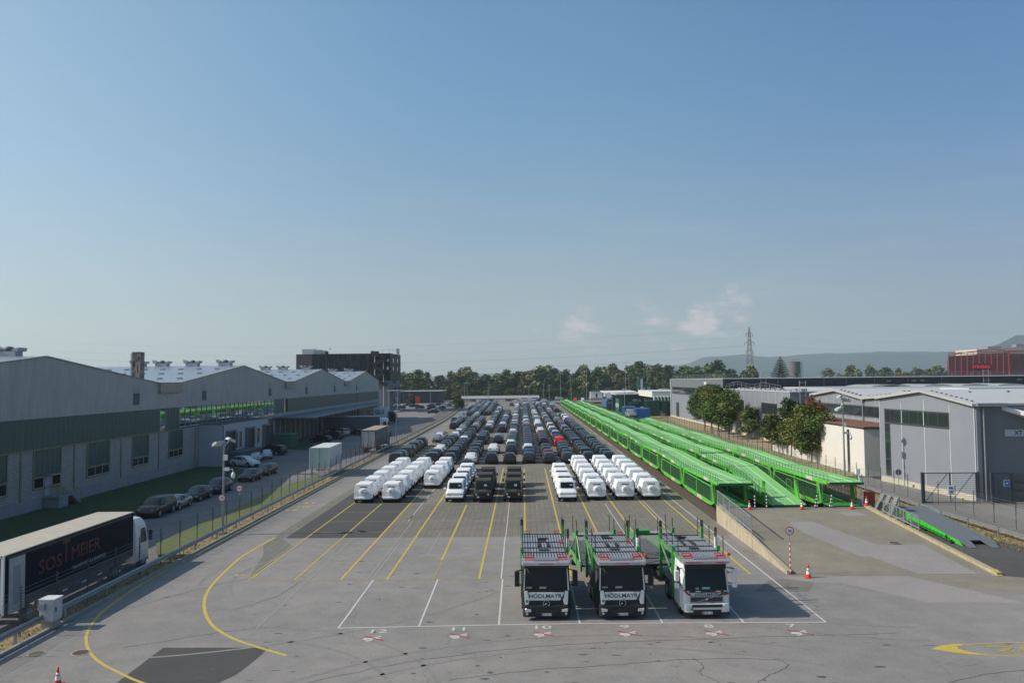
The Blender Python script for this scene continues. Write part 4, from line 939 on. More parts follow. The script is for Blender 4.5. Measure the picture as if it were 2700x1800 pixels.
# ---- grey hall XT 33 with its gable
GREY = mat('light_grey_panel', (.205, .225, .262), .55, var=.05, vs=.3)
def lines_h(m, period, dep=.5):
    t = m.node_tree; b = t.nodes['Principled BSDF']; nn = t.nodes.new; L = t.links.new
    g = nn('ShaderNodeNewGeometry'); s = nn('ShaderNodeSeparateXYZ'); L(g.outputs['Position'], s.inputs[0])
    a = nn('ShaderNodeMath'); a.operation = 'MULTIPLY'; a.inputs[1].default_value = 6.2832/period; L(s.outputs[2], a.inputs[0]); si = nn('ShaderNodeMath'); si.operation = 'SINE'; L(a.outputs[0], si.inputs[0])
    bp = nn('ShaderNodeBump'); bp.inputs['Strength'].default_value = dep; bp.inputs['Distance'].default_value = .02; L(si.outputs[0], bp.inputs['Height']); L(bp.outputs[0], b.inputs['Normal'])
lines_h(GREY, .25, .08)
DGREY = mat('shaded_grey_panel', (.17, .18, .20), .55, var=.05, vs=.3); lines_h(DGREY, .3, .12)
JNT = mat('white_joint', (.50, .51, .52), .5); ROFM = mat('pale_membrane_roof', (.47, .48, .49), .6, var=.06, vs=.25); EDG = mat('roof_edge_cream', (.38, .38, .37), .6)
h1 = thing('grey_hall', 'grey panelled hall with a low gable and dark window band, marked XT 33', 'hall', (44.1, 79.1, 0))
A1, B1 = Vector((44.13, 78.8)), Vector((42.35, 95.6)); D1 = (B1-A1).normalized(); N1 = Vector((-D1.y, D1.x))    # outward normal points to -X
if N1.x > 0: N1 = -N1
def FP(s, z, o=0): q = A1+D1*s+N1*o; return (q.x, q.y, z)        # facade coordinates: metres along, height, outwards
LN = (B1-A1).length
def fbox(g, s0, s1, z0, z1, o0, o1, mi=0):
    g.add([FP(s0, z0, o0), FP(s1, z0, o0), FP(s1, z0, o1), FP(s0, z0, o1), FP(s0, z1, o0), FP(s1, z1, o0), FP(s1, z1, o1), FP(s0, z1, o1)], [(3, 2, 1, 0), (4, 5, 6, 7), (0, 1, 5, 4), (1, 2, 6, 5), (2, 3, 7, 6), (3, 0, 4, 7)], mi)
SR = 8.25   # ridge position along the facade
g = MB(); fr = [FP(0, .6), FP(LN, .6), FP(LN, 9.68), FP(SR, 10.6), FP(0, 9.38)]; bk = [(p[0]+45, p[1]+4.8, p[2]) for p in fr]
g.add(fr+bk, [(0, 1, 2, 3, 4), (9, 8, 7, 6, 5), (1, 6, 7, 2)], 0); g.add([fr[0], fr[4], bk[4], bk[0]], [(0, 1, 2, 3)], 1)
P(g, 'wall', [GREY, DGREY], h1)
g = MB(); fbox(g, -.02, LN, 0, .62, -.3, .05); P(g, 'base_strip', mat('cream_base', (.50, .46, .36), .85, var=.08), h1)
def roofpan(a, b, za, zb, o=.35, dep=45):
    p = [FP(a, za, o), FP(b, zb, o)]; q = [(p[1][0]+dep, p[1][1]+4.8*dep/45, zb), (p[0][0]+dep, p[0][1]+4.8*dep/45, za)]
    g = MB(); v = p+q; g.add([(x, y, z+.02) for x, y, z in v]+[(x, y, z+.22) for x, y, z in v], [(3, 2, 1, 0), (4, 5, 6, 7), (0, 1, 5, 4), (1, 2, 6, 5), (2, 3, 7, 6), (3, 0, 4, 7)]); return g
sh_ = MB()
for k in range(9):
    s = 1+k*.8; z = 9.35+(s+.3)*(1.25/8.55)+.24; x, y, _ = FP(s, 0, -.4); sh_.box(x, x+.2, y-.07, y+.07, z, z+.08)
for k in range(8):
    x, y, _ = FP(6.4-.2*k, 0, -4-4.2*k); sh_.box(x, x+.2, y-.08, y+.08, 10.5, 10.66)
sh_.m = [1]*len(sh_.f)
r1 = P(roofpan(-.3, SR, 9.35, 10.6).join(sh_), 'roof', [ROFM, DARK], h1, split=False); r2 = P(roofpan(SR, LN+.2, 10.6, 9.66), 'roof', ROFM, h1)
g = MB()
for a, b, za, zb in ((-.35, SR, 9.34, 10.6), (SR, LN+.25, 10.6, 9.65)):
    g.add([FP(a, za-.02, .36), FP(b, zb-.02, .36), FP(b, zb-.02, .44), FP(a, za-.02, .44), FP(a, za+.24, .36), FP(b, zb+.24, .36), FP(b, zb+.24, .44), FP(a, za+.24, .44)], [(3, 2, 1, 0), (4, 5, 6, 7), (0, 1, 5, 4), (1, 2, 6, 5), (2, 3, 7, 6), (3, 0, 4, 7)])
P(g, 'roof_edge', EDG, h1, split=False)

g = MB()
for s in (3.85, 8.15, 12.4): fbox(g, s-.05, s+.05, .62, 9.3+(.5 if s > 5 and s < 10 else 0), 0, .03)
fbox(g, -.0, .1, .62, 9.3, 0, .04); fbox(g, LN-.1, LN, .62, 9.5, 0, .04)
P(g, 'panel_joint', JNT, h1)
FRM = mat('dark_window_frame', (.05, .058, .065), .4)
g = MB(); fbox(g, 3.85, 15.8, 6.85, 8.55, 0, .06); fbox(g, 14.75, 15.8, .8, 6.85, 0, .06); wf = P(g, 'window', FRM, h1, split=False)
WG = mat('hall_window_glass', (.025, .035, .035), .05, 0, spec=1)
g = MB(); ms = [3.95, 5.7, 7.4, 9.2, 10.9, 12.5, 14.6, 15.7]
for a, b in zip(ms, ms[1:]): fbox(g, a+.06, b-.06, 7.05, 8.4, .06, .075)
for z0, z1 in ((.95, 2.65), (2.8, 4.8), (4.95, 6.8)): fbox(g, 14.9, 15.7, z0, z1, .06, .075)
g.build('pane', WG, wf, split=False)
g = MB(); fbox(g, 8.1, 8.2, 7.0, 8.45, .075, .1); fbox(g, 12.2, 12.3, 7.0, 8.45, .075, .1); P(g, 'mullion', JNT, h1)
g = MB(); g.box(44.2, 44.6, 78.62, 78.85, 0, 9.2); P(g, 'corner_pier', GREY, h1); g = MB(); g.tube((44.9, 78.6, .2), (44.9, 78.6, 9.1), .08, 8); P(g, 'downpipe', GALV, h1)
# return wall facing the camera, carrying the sign and the white awning
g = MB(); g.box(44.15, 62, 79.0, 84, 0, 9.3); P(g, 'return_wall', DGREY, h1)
g = MB(); g.box(44.0, 46.9, 77.9, 79.0, 9.32, 9.62); P(g, 'porch_roof', GALV, h1)
g = MB(); g.add([(46.9, 78.9, 8.9), (52, 75, 7.1), (52, 75, 7.7), (46.9, 78.9, 9.3), (46.9, 79.0, 8.9), (52, 79.0, 7.1), (52, 79, 7.7), (46.9, 79, 9.3)], [(0, 1, 2, 3), (4, 5, 1, 0), (3, 2, 6, 7), (0, 3, 7, 4), (1, 5, 6, 2), (7, 6, 5, 4)]); P(g, 'awning', WHITE, h1)
g = MB(); g.box(47.1, 51.2, 78.9, 78.99, 6.35, 7.0); sp = P(g, 'sign_plate', mat('pale_sign', (.45, .5, .6), .5), h1); text('XT 33 D', .58, RM((49.05-h1.location.x+h1.location.x, 78.88, 6.67), rx=FY), BLACK, 'lettering', sp, ext=.004, bold=.02)
for k, z in enumerate((.5, 1.3, 2.1)):
    g = MB(); g.box(47.6, 50, 78.7, 78.95, z, z+.5); P(g, 'louvre', LOUV, h1)
# ---- cream annex with planted roof
cr = thing('cream_annex', 'low cream rendered annex with a reddish planted roof', 'annex', (42.15, 100, 0))
g = MB(); g.box(42.15, 48, 99.7, 136, 0, 5.82); P(g, 'wall', mat('cream_render', (.60, .585, .54), .85, var=.04, vs=.4), cr)
g = MB(); g.box(42.05, 48, 99.6, 136.1, 5.82, 5.98); P(g, 'roof_edge', DARK, cr)
SED = mat('red_sedum', (.17, .075, .045), .95, var=.4, vs=1.4, col2=(.20, .17, .05), cov=.60, bump=1, bs=6)
g = MB(); g.box(42.25, 47.9, 99.8, 136, 5.98, 6.08); P(g, 'planted_roof', SED, cr)
g = MB(); g.box(42.02, 42.15, 104.1, 104.6, 0, 5.5); P(g, 'dark_duct', DARK, cr)
# ---- second hall with two gables behind the annex
h2 = thing('white_hall', 'long grey hall with repeated low gables behind the cream annex', 'hall', (48, 100, 0))
PR2 = [(95.5, 9.75), (101, 10.2), (104, 9.75), (113.2, 9.2), (122.9, 10.22), (133.2, 9.3)]
g = MB(); g.prism([(y, z) for y, z in PR2]+[(133.2, 0), (95.5, 0)], 'x', 48, 96); P(g, 'wall', GREY, h2)
for (ya, za), (yb, zb) in zip(PR2, PR2[1:]):
    g = MB(); g.prism([(ya, za+.02), (yb, zb+.02), (yb, zb+.24), (ya, za+.24)], 'x', 47.6, 96)
    for k in range(6): f = .15+.14*k; g.box(48, 48.3, ya+(yb-ya)*f-.1, ya+(yb-ya)*f+.1, za+(zb-za)*f+.24, za+(zb-za)*f+.38, 1)
    o = P(g, 'roof', [ROFM, DARK], h2, split=False)
    g = MB(); g.prism([(ya, za-.1), (yb, zb-.1), (yb, zb+.27), (ya, za+.27)], 'x', 47.5, 47.6); g.build('edge', EDG, o)
g = MB(); g.box(47.94, 48, 96.6, 132.0, 6.7, 8.2); wf = P(g, 'window', FRM, h2)
g = MB(); y = 96.8
while y < 131.6: g.box(47.92, 47.94, y, y+2.0, 6.85, 8.05); y += 2.2
g.build('pane', WG, wf, split=False)
g = MB(); g.box(47.95, 48, 100, 133, 6.25, 6.3)
for y in (100.5, 107, 109.5, 117, 119.5, 124, 127, 130): g.box(47.95, 48, y-.05, y+.05, 8.2, 9.2); g.box(47.95, 48, y-.05, y+.05, 5.9, 6.7)
P(g, 'panel_joint', JNT, h2, split=False)
g = MB(); g.tube((47.8, 113.2, 6.1), (47.8, 113.2, 8.9), .1, 8); g.tube((47.8, 113.2, 8.85), (47.8, 113.2, 9.2), .3, 8); P(g, 'downpipe', GALV, h2)
g = MB(); g.box(56, 66, 101, 108, 10.1, 10.75); g.box(60, 92, 106, 110, 10.0, 10.4)
P(g, 'skylight', mat('skylight_plastic', (.42, .44, .46), .3), h2)
# ---- middle block with flat roof
h3 = thing('flat_grey_block', 'flat roofed grey panel block between the row trees and the gabled hall', 'office block', (47.5, 140, 0))
g = MB(); g.box(47.4, 90, 142.5, 190, .0, 9.6); P(g, 'wall', GREY, h3)
g = MB(); g.box(47.3, 90, 142.4, 190, 9.6, 9.72); P(g, 'roof', ROFM, h3)
g = MB()
for y in (142.6, 146.8, 150.6, 155, 159.3, 163.6, 168, 172.4, 176.6, 181, 186): g.box(47.36, 47.4, y-.05, y+.05, 0, 9.6)
P(g, 'panel_joint', JNT, h3, split=False)
for a, b in ((149.8, 159.6), (172.2, 182.5)):
    g = MB(); g.box(47.33, 47.4, a, b, 5.15, 7.35); wf = P(g, 'window', FRM, h3); q = MB(); y = a+.1
    while y < b-1: q.box(47.31, 47.33, y, y+1.7, 5.3, 7.2); y += 1.9
    q.build('pane', WG, wf, split=False)
g = MB(); g.box(47.25, 47.45, 142.5, 190, 0, .5); P(g, 'base_strip', mat('cream_base', (.50, .46, .36), .85), h3)
g = MB(); random.seed(2)
for k in range(14): y = 144+k*3.1; g.box(50, 51, y, y+2.2, 9.72, 9.9+random.random()*.3)
P(g, 'roof_clutter', mat('roof_clutter', (.22, .21, .24), .7, var=.3, vs=1), h3, split=False)
def roofrail(par, pts, h=1.0, step=3.0, nm='roof_railing'):
    g = MB()
    for a, b in zip(pts, pts[1:]):
        a, b = Vector(a), Vector(b); L_ = (b-a).length; n = max(1, int(L_/step))
        for k in range(n+1): p = a.lerp(b, k/n); g.tube(p, p+Vector((0, 0, h)), .03, 4)
        for zz in (h, h*.5): g.tube(a+Vector((0, 0, zz)), b+Vector((0, 0, zz)), .025, 4)
    return P(g, nm, GALV, par, split=False)
roofrail(h3, [(48.2, 190, 9.75), (48.2, 180, 10.4), (48.2, 170, 9.8), (48.2, 160, 10.2), (48.2, 150, 9.75)])
def ladder(par, x, y, z0, z1, s=1.0):
    g = MB()
    for dx in (-.35*s, .35*s): g.tube((x+dx, y, z0), (x+dx, y, z1), .05, 4)
    z = z0
    while z < z1: g.tube((x-.35*s, y, z), (x+.35*s, y, z), .035, 4); z += .5
    for k in range(3): z = z1-.2-k*1.2; g.path([(x-.35*s, y, z), (x-.35*s, y-.8, z), (x+.35*s, y-.8, z), (x+.35*s, y, z)], .03, 4)
    return P(g, 'cage_ladder', GALV, par, split=False)
ladder(h3, 49.6, 142.2, 7.2, 11.6, 1.5)
# ---- large dark banded building
h4 = thing('dark_band_building', 'very wide flat building with a black top band and grey left end', 'warehouse', (48, 192, 0))
BLKB = mat('black_band', (.013, .02, .028), .5, var=.05)
g = MB(); g.box(47.95, 230, 192.2, 258.5, .0, 11.9); P(g, 'wall', GREY, h4)
g = MB(); g.box(48.3, 230, 192.0, 192.2, 9.3, 12.0); P(g, 'black_band', BLKB, h4)
g = MB(); g.box(47.9, 47.95, 192, 258.6, 9.6, 12.0); P(g, 'grey_fascia', mat('mid_grey_fascia', (.135, .15, .165), .5), h4)
g = MB(); g.box(47.9, 47.95, 192, 256.5, 7.4, 9.6); wf = P(g, 'window', FRM, h4); q = MB(); y = 192.3
while y < 255.5: q.box(47.88, 47.9, y, y+2.4, 7.5, 9.5); y += 2.6
q.build('pane', WG, wf, split=False)
g = MB(); g.box(47.9, 47.97, 246.5, 250.8, 0, 4.8); P(g, 'door', DARK, h4); g = MB(); g.box(47.6, 48.2, 258.2, 258.9, 0, 12); P(g, 'corner_pier', JNT, h4)
g = MB(); g.box(47.7, 48.1, 192, 260, 0, .4); P(g, 'base_strip', mat('cream_base', (.50, .46, .36), .85), h4)
g = MB(); g.box(47.8, 231, 191.8, 259, 12.0, 12.1); P(g, 'roof', ROFM, h4)
g = MB()
for x in (61, 66, 72, 77.3, 84, 92, 100, 110, 121): g.box(x, x+.1, 191.95, 192, 9.4, 11.9)
P(g, 'band_joint', mat('band_joint', (.16, .18, .20), .5), h4, split=False)
g = MB(); [g.box(x, x+.9, 191.8, 192, 11.1, 11.2) for x in (50, 87, 93, 95, 118, 120.5)]; P(g, 'band_lamp', JNT, h4)
g = MB(); g.prism([(211, 10.5), (211.9, 11.2), (208.5, 11.2), (209.5, 10.9), (207.0, 9.9), (207.6, 9.8), (210.3, 10.6)], 'x', 47.8, 47.9); P(g, 'arrow_mark', WHITE, h4)
roofrail(h4, [(48.3, 258, 12.1), (48.3, 192.4, 12.1), (130, 192.4, 12.1)], 1.0, 4.5)
ladder(h4, 57.6, 191.9, 9.6, 13.8, 1.8); ladder(h4, 110.5, 191.9, 9.3, 13.6, 1.8); ladder(h4, 79, 191.9, 9.4, 10.0, .6)
g = MB()
for x in (76.5, 79.0, 88, 96, 104): g.loft([[(x+6*i/8, y, 10.1+.32*math.sin(math.pi*i/8)) for i in range(9)]+[(x+6, y, 10), (x, y, 10)] for y in (176, 190)])
g.box(62, 130, 150, 191, 9.5, 10.0); P(g, 'low_roof', mat('low_roof_membrane', (.33, .34, .35), .6, var=.08), h4, split=False)
# green columned canopy at its left end
gc = thing('green_shed', 'shed with white roof fascia and green columns at the end of the grey building', 'shed', (46, 285, 0))
TEAL = mat('teal_green_sheet', (.01, .14, .10), .5, var=.1)
g = MB(); g.box(43.2, 62, 268, 300, 6.0, 8.0); P(g, 'fascia', mat('white_fascia2', (.62, .62, .58), .6), gc)
g = MB(); g.box(46.5, 60, 270, 298, 0, 6.0); P(g, 'wall', TEAL, gc)
for k in range(6):
    g = MB(); x = 43.6+k*1.15; g.box(x, x+.45, 267.2, 268, 4.9, 6.4); P(g, 'white_bracket', WHITE, gc); g = MB(); g.box(x+.1, x+.35, 267.6, 268, 0, 4.9); P(g, 'column', mat('pale_teal', (.16, .36, .30), .5), gc)
# BECK building
bk = thing('recycling_building', 'dark green flat building with a white roof edge lettered BECK', 'commercial building', (40, 300, 0))
DGN = mat('dark_green_panel', (.008, .055, .045), .5, var=.1); LGN = mat('mid_green_panel', (.02, .15, .11), .5, var=.1)
g = MB(); g.box(37.2, 48.6, 300.5, 330, 1.8, 6.2); P(g, 'wall', DGN, bk); g = MB(); g.box(36.2, 44, 301, 330, 0, 4.6); P(g, 'side_wing', LGN, bk)
g = MB(); g.add([(34.5, 299, 6.2), (48.5, 298, 6.5), (49.2, 330, 6.4), (34, 330, 6.6), (34.5, 299, 6.6), (48.5, 298, 6.9), (49.2, 330, 6.8), (34, 330, 7.0)], [(3, 2, 1, 0), (4, 5, 6, 7), (0, 1, 5, 4), (1, 2, 6, 5), (2, 3, 7, 6), (3, 0, 4, 7)])
P(g, 'roof', mat('pale_roof_edge', (.45, .44, .40), .6), bk)
g = MB(); g.add([(31.8, 316, 6.7), (44, 312, 7.0), (44, 330, 7.2), (31.8, 330, 7.1), (31.8, 316, 7.0), (44, 312, 7.3), (44, 330, 7.5), (31.8, 330, 7.4)], [(3, 2, 1, 0), (4, 5, 6, 7), (0, 1, 5, 4), (1, 2, 6, 5), (2, 3, 7, 6), (3, 0, 4, 7)])
g.box(31.8, 32.9, 313, 316, 5.3, 6.6); P(g, 'upper_roof', WHITE, bk, split=False)
g = MB(); g.box(33.6, 34.6, 301, 303, 0, 6.3); P(g, 'corner_column', DARK, bk)
text('BECK', 1.35, RM((42.75, 300.4, 4.1), rx=FY), mat('sign_white', (.75, .75, .75), .5), 'lettering', None, ext=.03).parent = bk
for o in bk.children:
    if o.name.startswith('lettering'): o.location = [-c for c in bk.location]
g = MB(); g.disc((46.35, 300.42, 4.75), 1.0, 'y', 20); P(g, 'red_disc', RED, bk); lt = text('D', 1.75, RM((45.9, 300.3, 4.3), rx=FY), mat('sign_white', (.75, .75, .75), .5), 'lettering', bk, ext=.03); lt.location = [-c for c in bk.location]
for k in range(5): g = MB(); g.box(36.12, 36.2, 303+k*5, 306.5+k*5, 1.4, 2.9); P(g, 'window', mat('pale_blind', (.45, .46, .42), .5), bk)
def cont(x0, x1, y0, y1, z1, m, lab, z0=0):
    return skip('shipping_container', lab, x0, x1, y0, y1, z1, m)
cont(40.4, 44.6, 262, 268, 5.0, DGN, 'tall dark green container, left of the pair before the green shed'); cont(45.1, 48.9-.2, 262, 268, 4.8, DGN, 'tall dark green container, right of the pair before the green shed')
BL1 = mat('faded_blue_container', (.06, .17, .33), .5, var=.15, vs=1); BL2 = mat('bright_blue_container', (.02, .13, .40), .5, var=.15, vs=1)
cont(32.6, 36.4, 258, 264, 3.2, BL1, 'faded blue container, left and rear of the blue pair'); cont(34.4, 38.6, 244, 250, 3.1, BL2, 'bright blue container, right and front of the blue pair')
cont(38.3, 41.0, 285, 290, 3.6, DGN, 'small green container below the BECK lettering')
# blue locomotive
lo = thing('locomotive', 'dark blue electric locomotive seen end on beyond the green wagons', 'locomotive', (34.2, 314, 0))
LB = mat('loco_blue', (.018, .045, .15), .4, var=.12, vs=1); LBS = mat('loco_side_blue', (.07, .11, .24), .45, var=.15, vs=1)
g = MB(); g.loft([[(-1.45, y+dy1, z) for z, dy1 in ((1.0, 0),)]+[(1.45, y, 1.0), (1.45, y, 3.4), (1.1, y, 4.1), (-1.1, y, 4.1), (-1.45, y, 3.4)] for y, dy1 in ((0, 0), (21, 0))], 0); g.build('body', LB, lo)
g = MB(); g.box(-1.5, -1.45, 1.2, 20, 1.1, 3.5); g.build('side_panel', LBS, lo)
for x in (-1.1, .15): g = MB(); g.box(x, x+.95, -.03, 0, 2.5, 3.3); g.build('window', mat('cab_glass', (.25, .26, .22), .2), lo)
g = MB(); g.box(-1.4, 1.4, -.3, 0, .5, 1.0); g.build('buffer_beam', DARK, lo); g = MB(); [g.tube((x, -.6, .95), (x, -.2, .95), .22, 10) for x in (-.9, .9)]; g.build('buffer', DARK, lo)
g = MB(); g.box(-1.3, 1.3, 2, 6, .1, 1); g.box(-1.3, 1.3, 15, 19, .1, 1); g.build('bogie', DARK, lo)
t = thing('locomotive_lettering', '', '', (0, 0, 0)); bpy.data.objects.remove(t)
# red latticed office
rb = thing('red_lattice_office', 'slanted office block wrapped in red horizontal lattice with a bright sign', 'office building', (240, 420, 0))
RL = mat('dark_red_lattice', (.34, .045, .05), .5)
g = MB(); g.add([(224, 422, 8), (253, 422, 8), (253, 422, 23.8), (224, 422, 22), (250, 450, 8), (300, 450, 8), (300, 450, 24), (250, 450, 23)], [(0, 1, 2, 3), (1, 5, 6, 2), (4, 7, 6, 5), (3, 2, 6, 7), (0, 3, 7, 4)]); P(g, 'glass_body', mat('brown_glazing', (.20, .15, .14), .3, var=.2, vs=.3), rb)
g = MB(); fc = [(222.6, 23.0), (221.8, 16.9), (223.6, 8)]
def xl(z): return 222.6-(23-z)*.13 if z > 16.9 else 221.8+(16.9-z)*.22
z = 8.5
while z < 24.6:
    g.box(xl(min(z, 23)), 254, 419.9, 420.1, z, z+.30)
    g.add([(254, 420, z), (300, 438, z), (300, 438, z+.22), (254, 420, z+.22), (254, 420.2, z), (300, 438.2, z), (300, 438.2, z+.22), (254, 420.2, z+.22)], [(0, 1, 2, 3), (7, 6, 5, 4), (3, 2, 6, 7)])
    z += .62 if z < 22 else .9
P(g, 'lattice_bars', RL, rb, split=False)
g = MB()
for k in range(11):
    x = 222.7+k*3.12; tp = 23+(k*.28 if k < 9 else 2.2); g.tube((x, 419.8, 23 if k == 0 else 8.5), (x+.5*(k > 0)+.0, 419.8, tp), .16, 4)
g.path([(222.6, 419.8, 23), (221.8, 419.8, 16.9), (223.8, 419.8, 8)], .2, 4); g.path([(222.6, 419.8, 23), (246, 419.8, 25.8), (254, 419.8, 24.6), (300, 438, 26)], .2, 4); g.tube((254, 419.7, 8), (254, 419.7, 24.6), .3, 5)
for k in range(5): g.tube((258+8*k, 421.5+3.1*k, 8), (259+8*k, 421.5+3.1*k, 25), .2, 4)
P(g, 'lattice_frame', mat('bright_red_frame', (.36, .03, .04), .5), rb, split=False)
g = MB(); g.box(234.8, 244.2, 419.5, 419.8, 14.9, 18.0); sb = P(g, 'sign_panel', DARK, rb); q = text('STRABAG', 2.15, RM((239.4, 419.4, 16.4), rx=FY), mat('bright_red_sign', (.75, .02, .03), .5, emit=(.25, .005, .01)), 'lettering', sb, ext=.1, bold=.04)
g = MB(); g.add([(240, 424, 23), (300, 424, 23), (300, 424, 27.5), (240, 424, 25.8), (240, 445, 23), (300, 445, 23), (300, 445, 27.5), (240, 445, 25.8)], [(0, 1, 2, 3), (3, 2, 6, 7), (0, 3, 7, 4), (5, 4, 7, 6)]); P(g, 'penthouse', mat('cream_penthouse', (.50, .47, .42), .6), rb)
g = MB(); g.box(247, 254, 426, 430, 26, 27.3); g.box(262, 290, 426, 430, 27, 28.2); P(g, 'roof_plant', GALV, rb)
# gasometer
gm = thing('storage_tank', 'tall grey cylindrical storage tank behind the dark conifer', 'storage tank', (203, 600, 0))
g = MB(); g.tube((0, 0, 0), (0, 0, 23.6), 4.8, 32); g.build('shell', mat('tank_grey', (.13, .135, .15), .7, var=.08, vs=.2), gm, smooth=False)
g = MB()
for i in range(24):
    a = 6.283*i/24; g.tube((4.9*math.cos(a), 4.9*math.sin(a), 23.6), (4.9*math.cos(a), 4.9*math.sin(a), 24.8), .08, 4)
g.loft([[(r*math.cos(6.283*i/24), r*math.sin(6.283*i/24), z) for i in range(24)] for r, z in ((4.9, 24.6), (5.0, 24.6), (5.0, 24.8), (4.9, 24.8))], caps=False); g.build('top_railing', GALV, gm, split=False)
g = MB(); [g.tube((5.2+dx, -1, 2), (5.2+dx, -1, 24), .1, 4) for dx in (0, .9)]
for k in range(22): g.tube((5.2, -1, 2+k), (6.1, -1, 3+k), .07, 4)
g.build('stair_tower', GALV, gm, split=False)
# lattice pylon with lines
py = thing('power_pylon', 'lattice steel power pylon with three cross arms above the trees', 'pylon', (159, 560, 0))
g = MB(); hs = [0, 8, 15, 21, 26, 30, 33.5, 36.5, 39.5, 42.5, 45, 47.6]; wd = lambda z: 2.7*(1-z/47.6)**.75+.12
cs = [(1, 1), (1, -1), (-1, -1), (-1, 1)]
for a, b in zip(hs, hs[1:]):
    for i in range(4):
        p, q = cs[i], cs[(i+1) % 4]; A_, B_ = wd(a), wd(b)
        g.tube((p[0]*A_, p[1]*A_, a), (p[0]*B_, p[1]*B_, b), .13, 4, cap=False); g.tube((p[0]*A_, p[1]*A_, a), (q[0]*B_, q[1]*B_, b), .08, 3, cap=False); g.tube((q[0]*A_, q[1]*A_, a), (p[0]*B_, p[1]*B_, b), .08, 3, cap=False)
PYM = mat('pylon_steel', (.16, .13, .12), .7)
g.build('tower', PYM, py, split=False)
for z, r in ((30.3, 2.7), (36.6, 3.3), (42.7, 2.2)):
    g = MB()
    for s in (-1, 1): g.tube((0, 0, z+1.4), (s*r, 0, z), .09, 4); g.tube((0, 0, z), (s*r, 0, z), .11, 4)
    g.build('cross_arm', PYM, py, split=False)
    for s in (-1, 1): g = MB(); g.tube((s*r, 0, z), (s*r, 0, z-2), .14, 5); g.build('insulator', DARK, py)
for i, (z, s, r) in enumerate([(28.3, -1, 2.7), (28.3, 1, 2.7), (34.6, -1, 3.3), (34.6, 1, 3.3), (40.7, -1, 2.2), (47.6, 0, 0)]):
    t = thing('power_line', f'thin power line strung from the pylon, {["lower left", "lower right", "middle left", "middle right", "upper", "topmost"][i]} wire', 'power line', (159+s*r, 560, z), 0)
    g = MB(); p0 = Vector((0, 0, 0))
    for ex, ey in ((-560, 90), (420, -130)):
        pts = [Vector((ex*k/16, ey*k/16, -4*9*(k/16)*(1-k/16))) for k in range(17)]; g.path(pts, .032, 3)
    g.build('wire', mat('wire_grey', (.30, .32, .35), .6), t, split=False)
# white shed, far cabins
ws = thing('white_shed', 'very long low white shed with pale sloped roof before the far trees', 'shed', (-15, 490, 0))
g = MB(); g.box(-38, 9.5, 482, 496, 0, 1.0); P(g, 'wall', mat('shed_wall', (.33, .33, .31), .8), ws)
g = MB(); g.prism([(481.5, 1.0), (496.5, 2.35), (496.5, 2.5), (481.5, 1.15)], 'x', -38.4, 9.9); P(g, 'roof', ribbed('shed_roof', (.34, .33, .31), 'X', 2.4, .6), ws)
for x, l in ((41.5, 'left white site cabin beyond the rail yard'), (50.5, 'right white site cabin beyond the rail yard')):
    t = thing('site_cabin', l, 'cabin', (x, 455, 0)); g = MB(); g.box(-3.4, 3.4, -2, 2, 1.5, 5.0); g.build('wall', WHITE, t); g = MB(); g.box(-3.6, 3.6, -2.2, 2.2, 5.0, 5.2); g.build('roof', GALV, t); g = MB(); g.box(-.4, .5, -2.05, -2, 1.7, 4.2); g.build('door', DARK, t); g = MB(); g.box(-3.4, 3.4, -2, 2, 0, 1.5); g.build('base', KERB, t)
t = thing('green_hoarding', 'green screen fence left of the white site cabins', 'hoarding', (31, 452, 0)); g = MB(); g.box(-6, 6, -.1, .1, .6, 3.6); g.build('screen', DGN, t); g = MB(); [g.box(x, x+.15, -.15, .15, 0, 3.7) for x in (-6, -2, 2, 5.8)]; g.build('post', DARK, t)
for k, (x, h, m) in enumerate(((49.6, 12.4, mat('teal_pylon', (.05, .25, .22), .5)), (51.2, 12.0, WHITE), (53.2, 10.2, TEAL))):
    t = thing('sign_pylon', ('tall teal', 'tall white', 'shorter dark green')[k]+' sign pylon behind the BECK building', 'sign pylon', (x, 345, 0)); g = MB(); g.box(-.45, .45, -.2, .2, 0, h); g.build('panel', m, t); g = MB(); g.box(-.5, .5, -.25, .25, h, h+.4); g.build('cap', RED if k == 2 else GALV, t)
for x, y, h, l in ((14.8, 452, 9, 'thin mast behind the far end of the green train'), (22.5, 480, 16, 'tall thin mast left of the far conifers'), (27, 450, 14.5, 'thin mast right of the first green train end'), (44, 470, 13, 'mast above the site cabins'), (35, 440, 19.5, 'tallest mast in the rail yard'), (61, 460, 14, 'mast beside the car terrace'), (73, 470, 18.5, 'mast with crossbar right of the poplars'), (56.5, 440, 21, 'high pole in front of the middle poplar'), (37.0, 292, 8.5, 'mast in front of the BECK building')):
    mast(x, y, h, l, [(-.5, 0, R(90), 0), (.5, 0, R(-90), 0)], r=.13)
# ============================================================ VEHICLES
def paint(name, col, rough=.32, coat=.35, metal=.0): return mat(name, col, rough, metal, coat=coat)
PAINT = {'black': paint('car_black', (.010, .010, .011)), 'dark grey': paint('car_dark_grey', (.035, .038, .042), metal=.4), 'grey': paint('car_grey', (.10, .105, .11), metal=.5),
         'silver': paint('car_silver', (.34, .35, .36), metal=.5), 'white': paint('car_white', (.66, .67, .68)), 'dark blue': paint('car_dark_blue', (.012, .02, .055), metal=.2), 'blue': paint('car_blue', (.02, .035, .22), metal=.3),
         'dark red': paint('car_dark_red', (.13, .012, .022), metal=.3), 'red': paint('car_red', (.62, .012, .014)), 'cream': paint('car_cream', (.55, .54, .49)), 'brown': paint('car_brown', (.055, .05, .047), metal=.4)}
RIM = mat('alloy_rim', (.42, .43, .45), .3, .8); LIT = mat('headlamp_glass', (.62, .65, .68), .08, .2, spec=1); PLATE = mat('number_plate', (.65, .66, .66), .5)
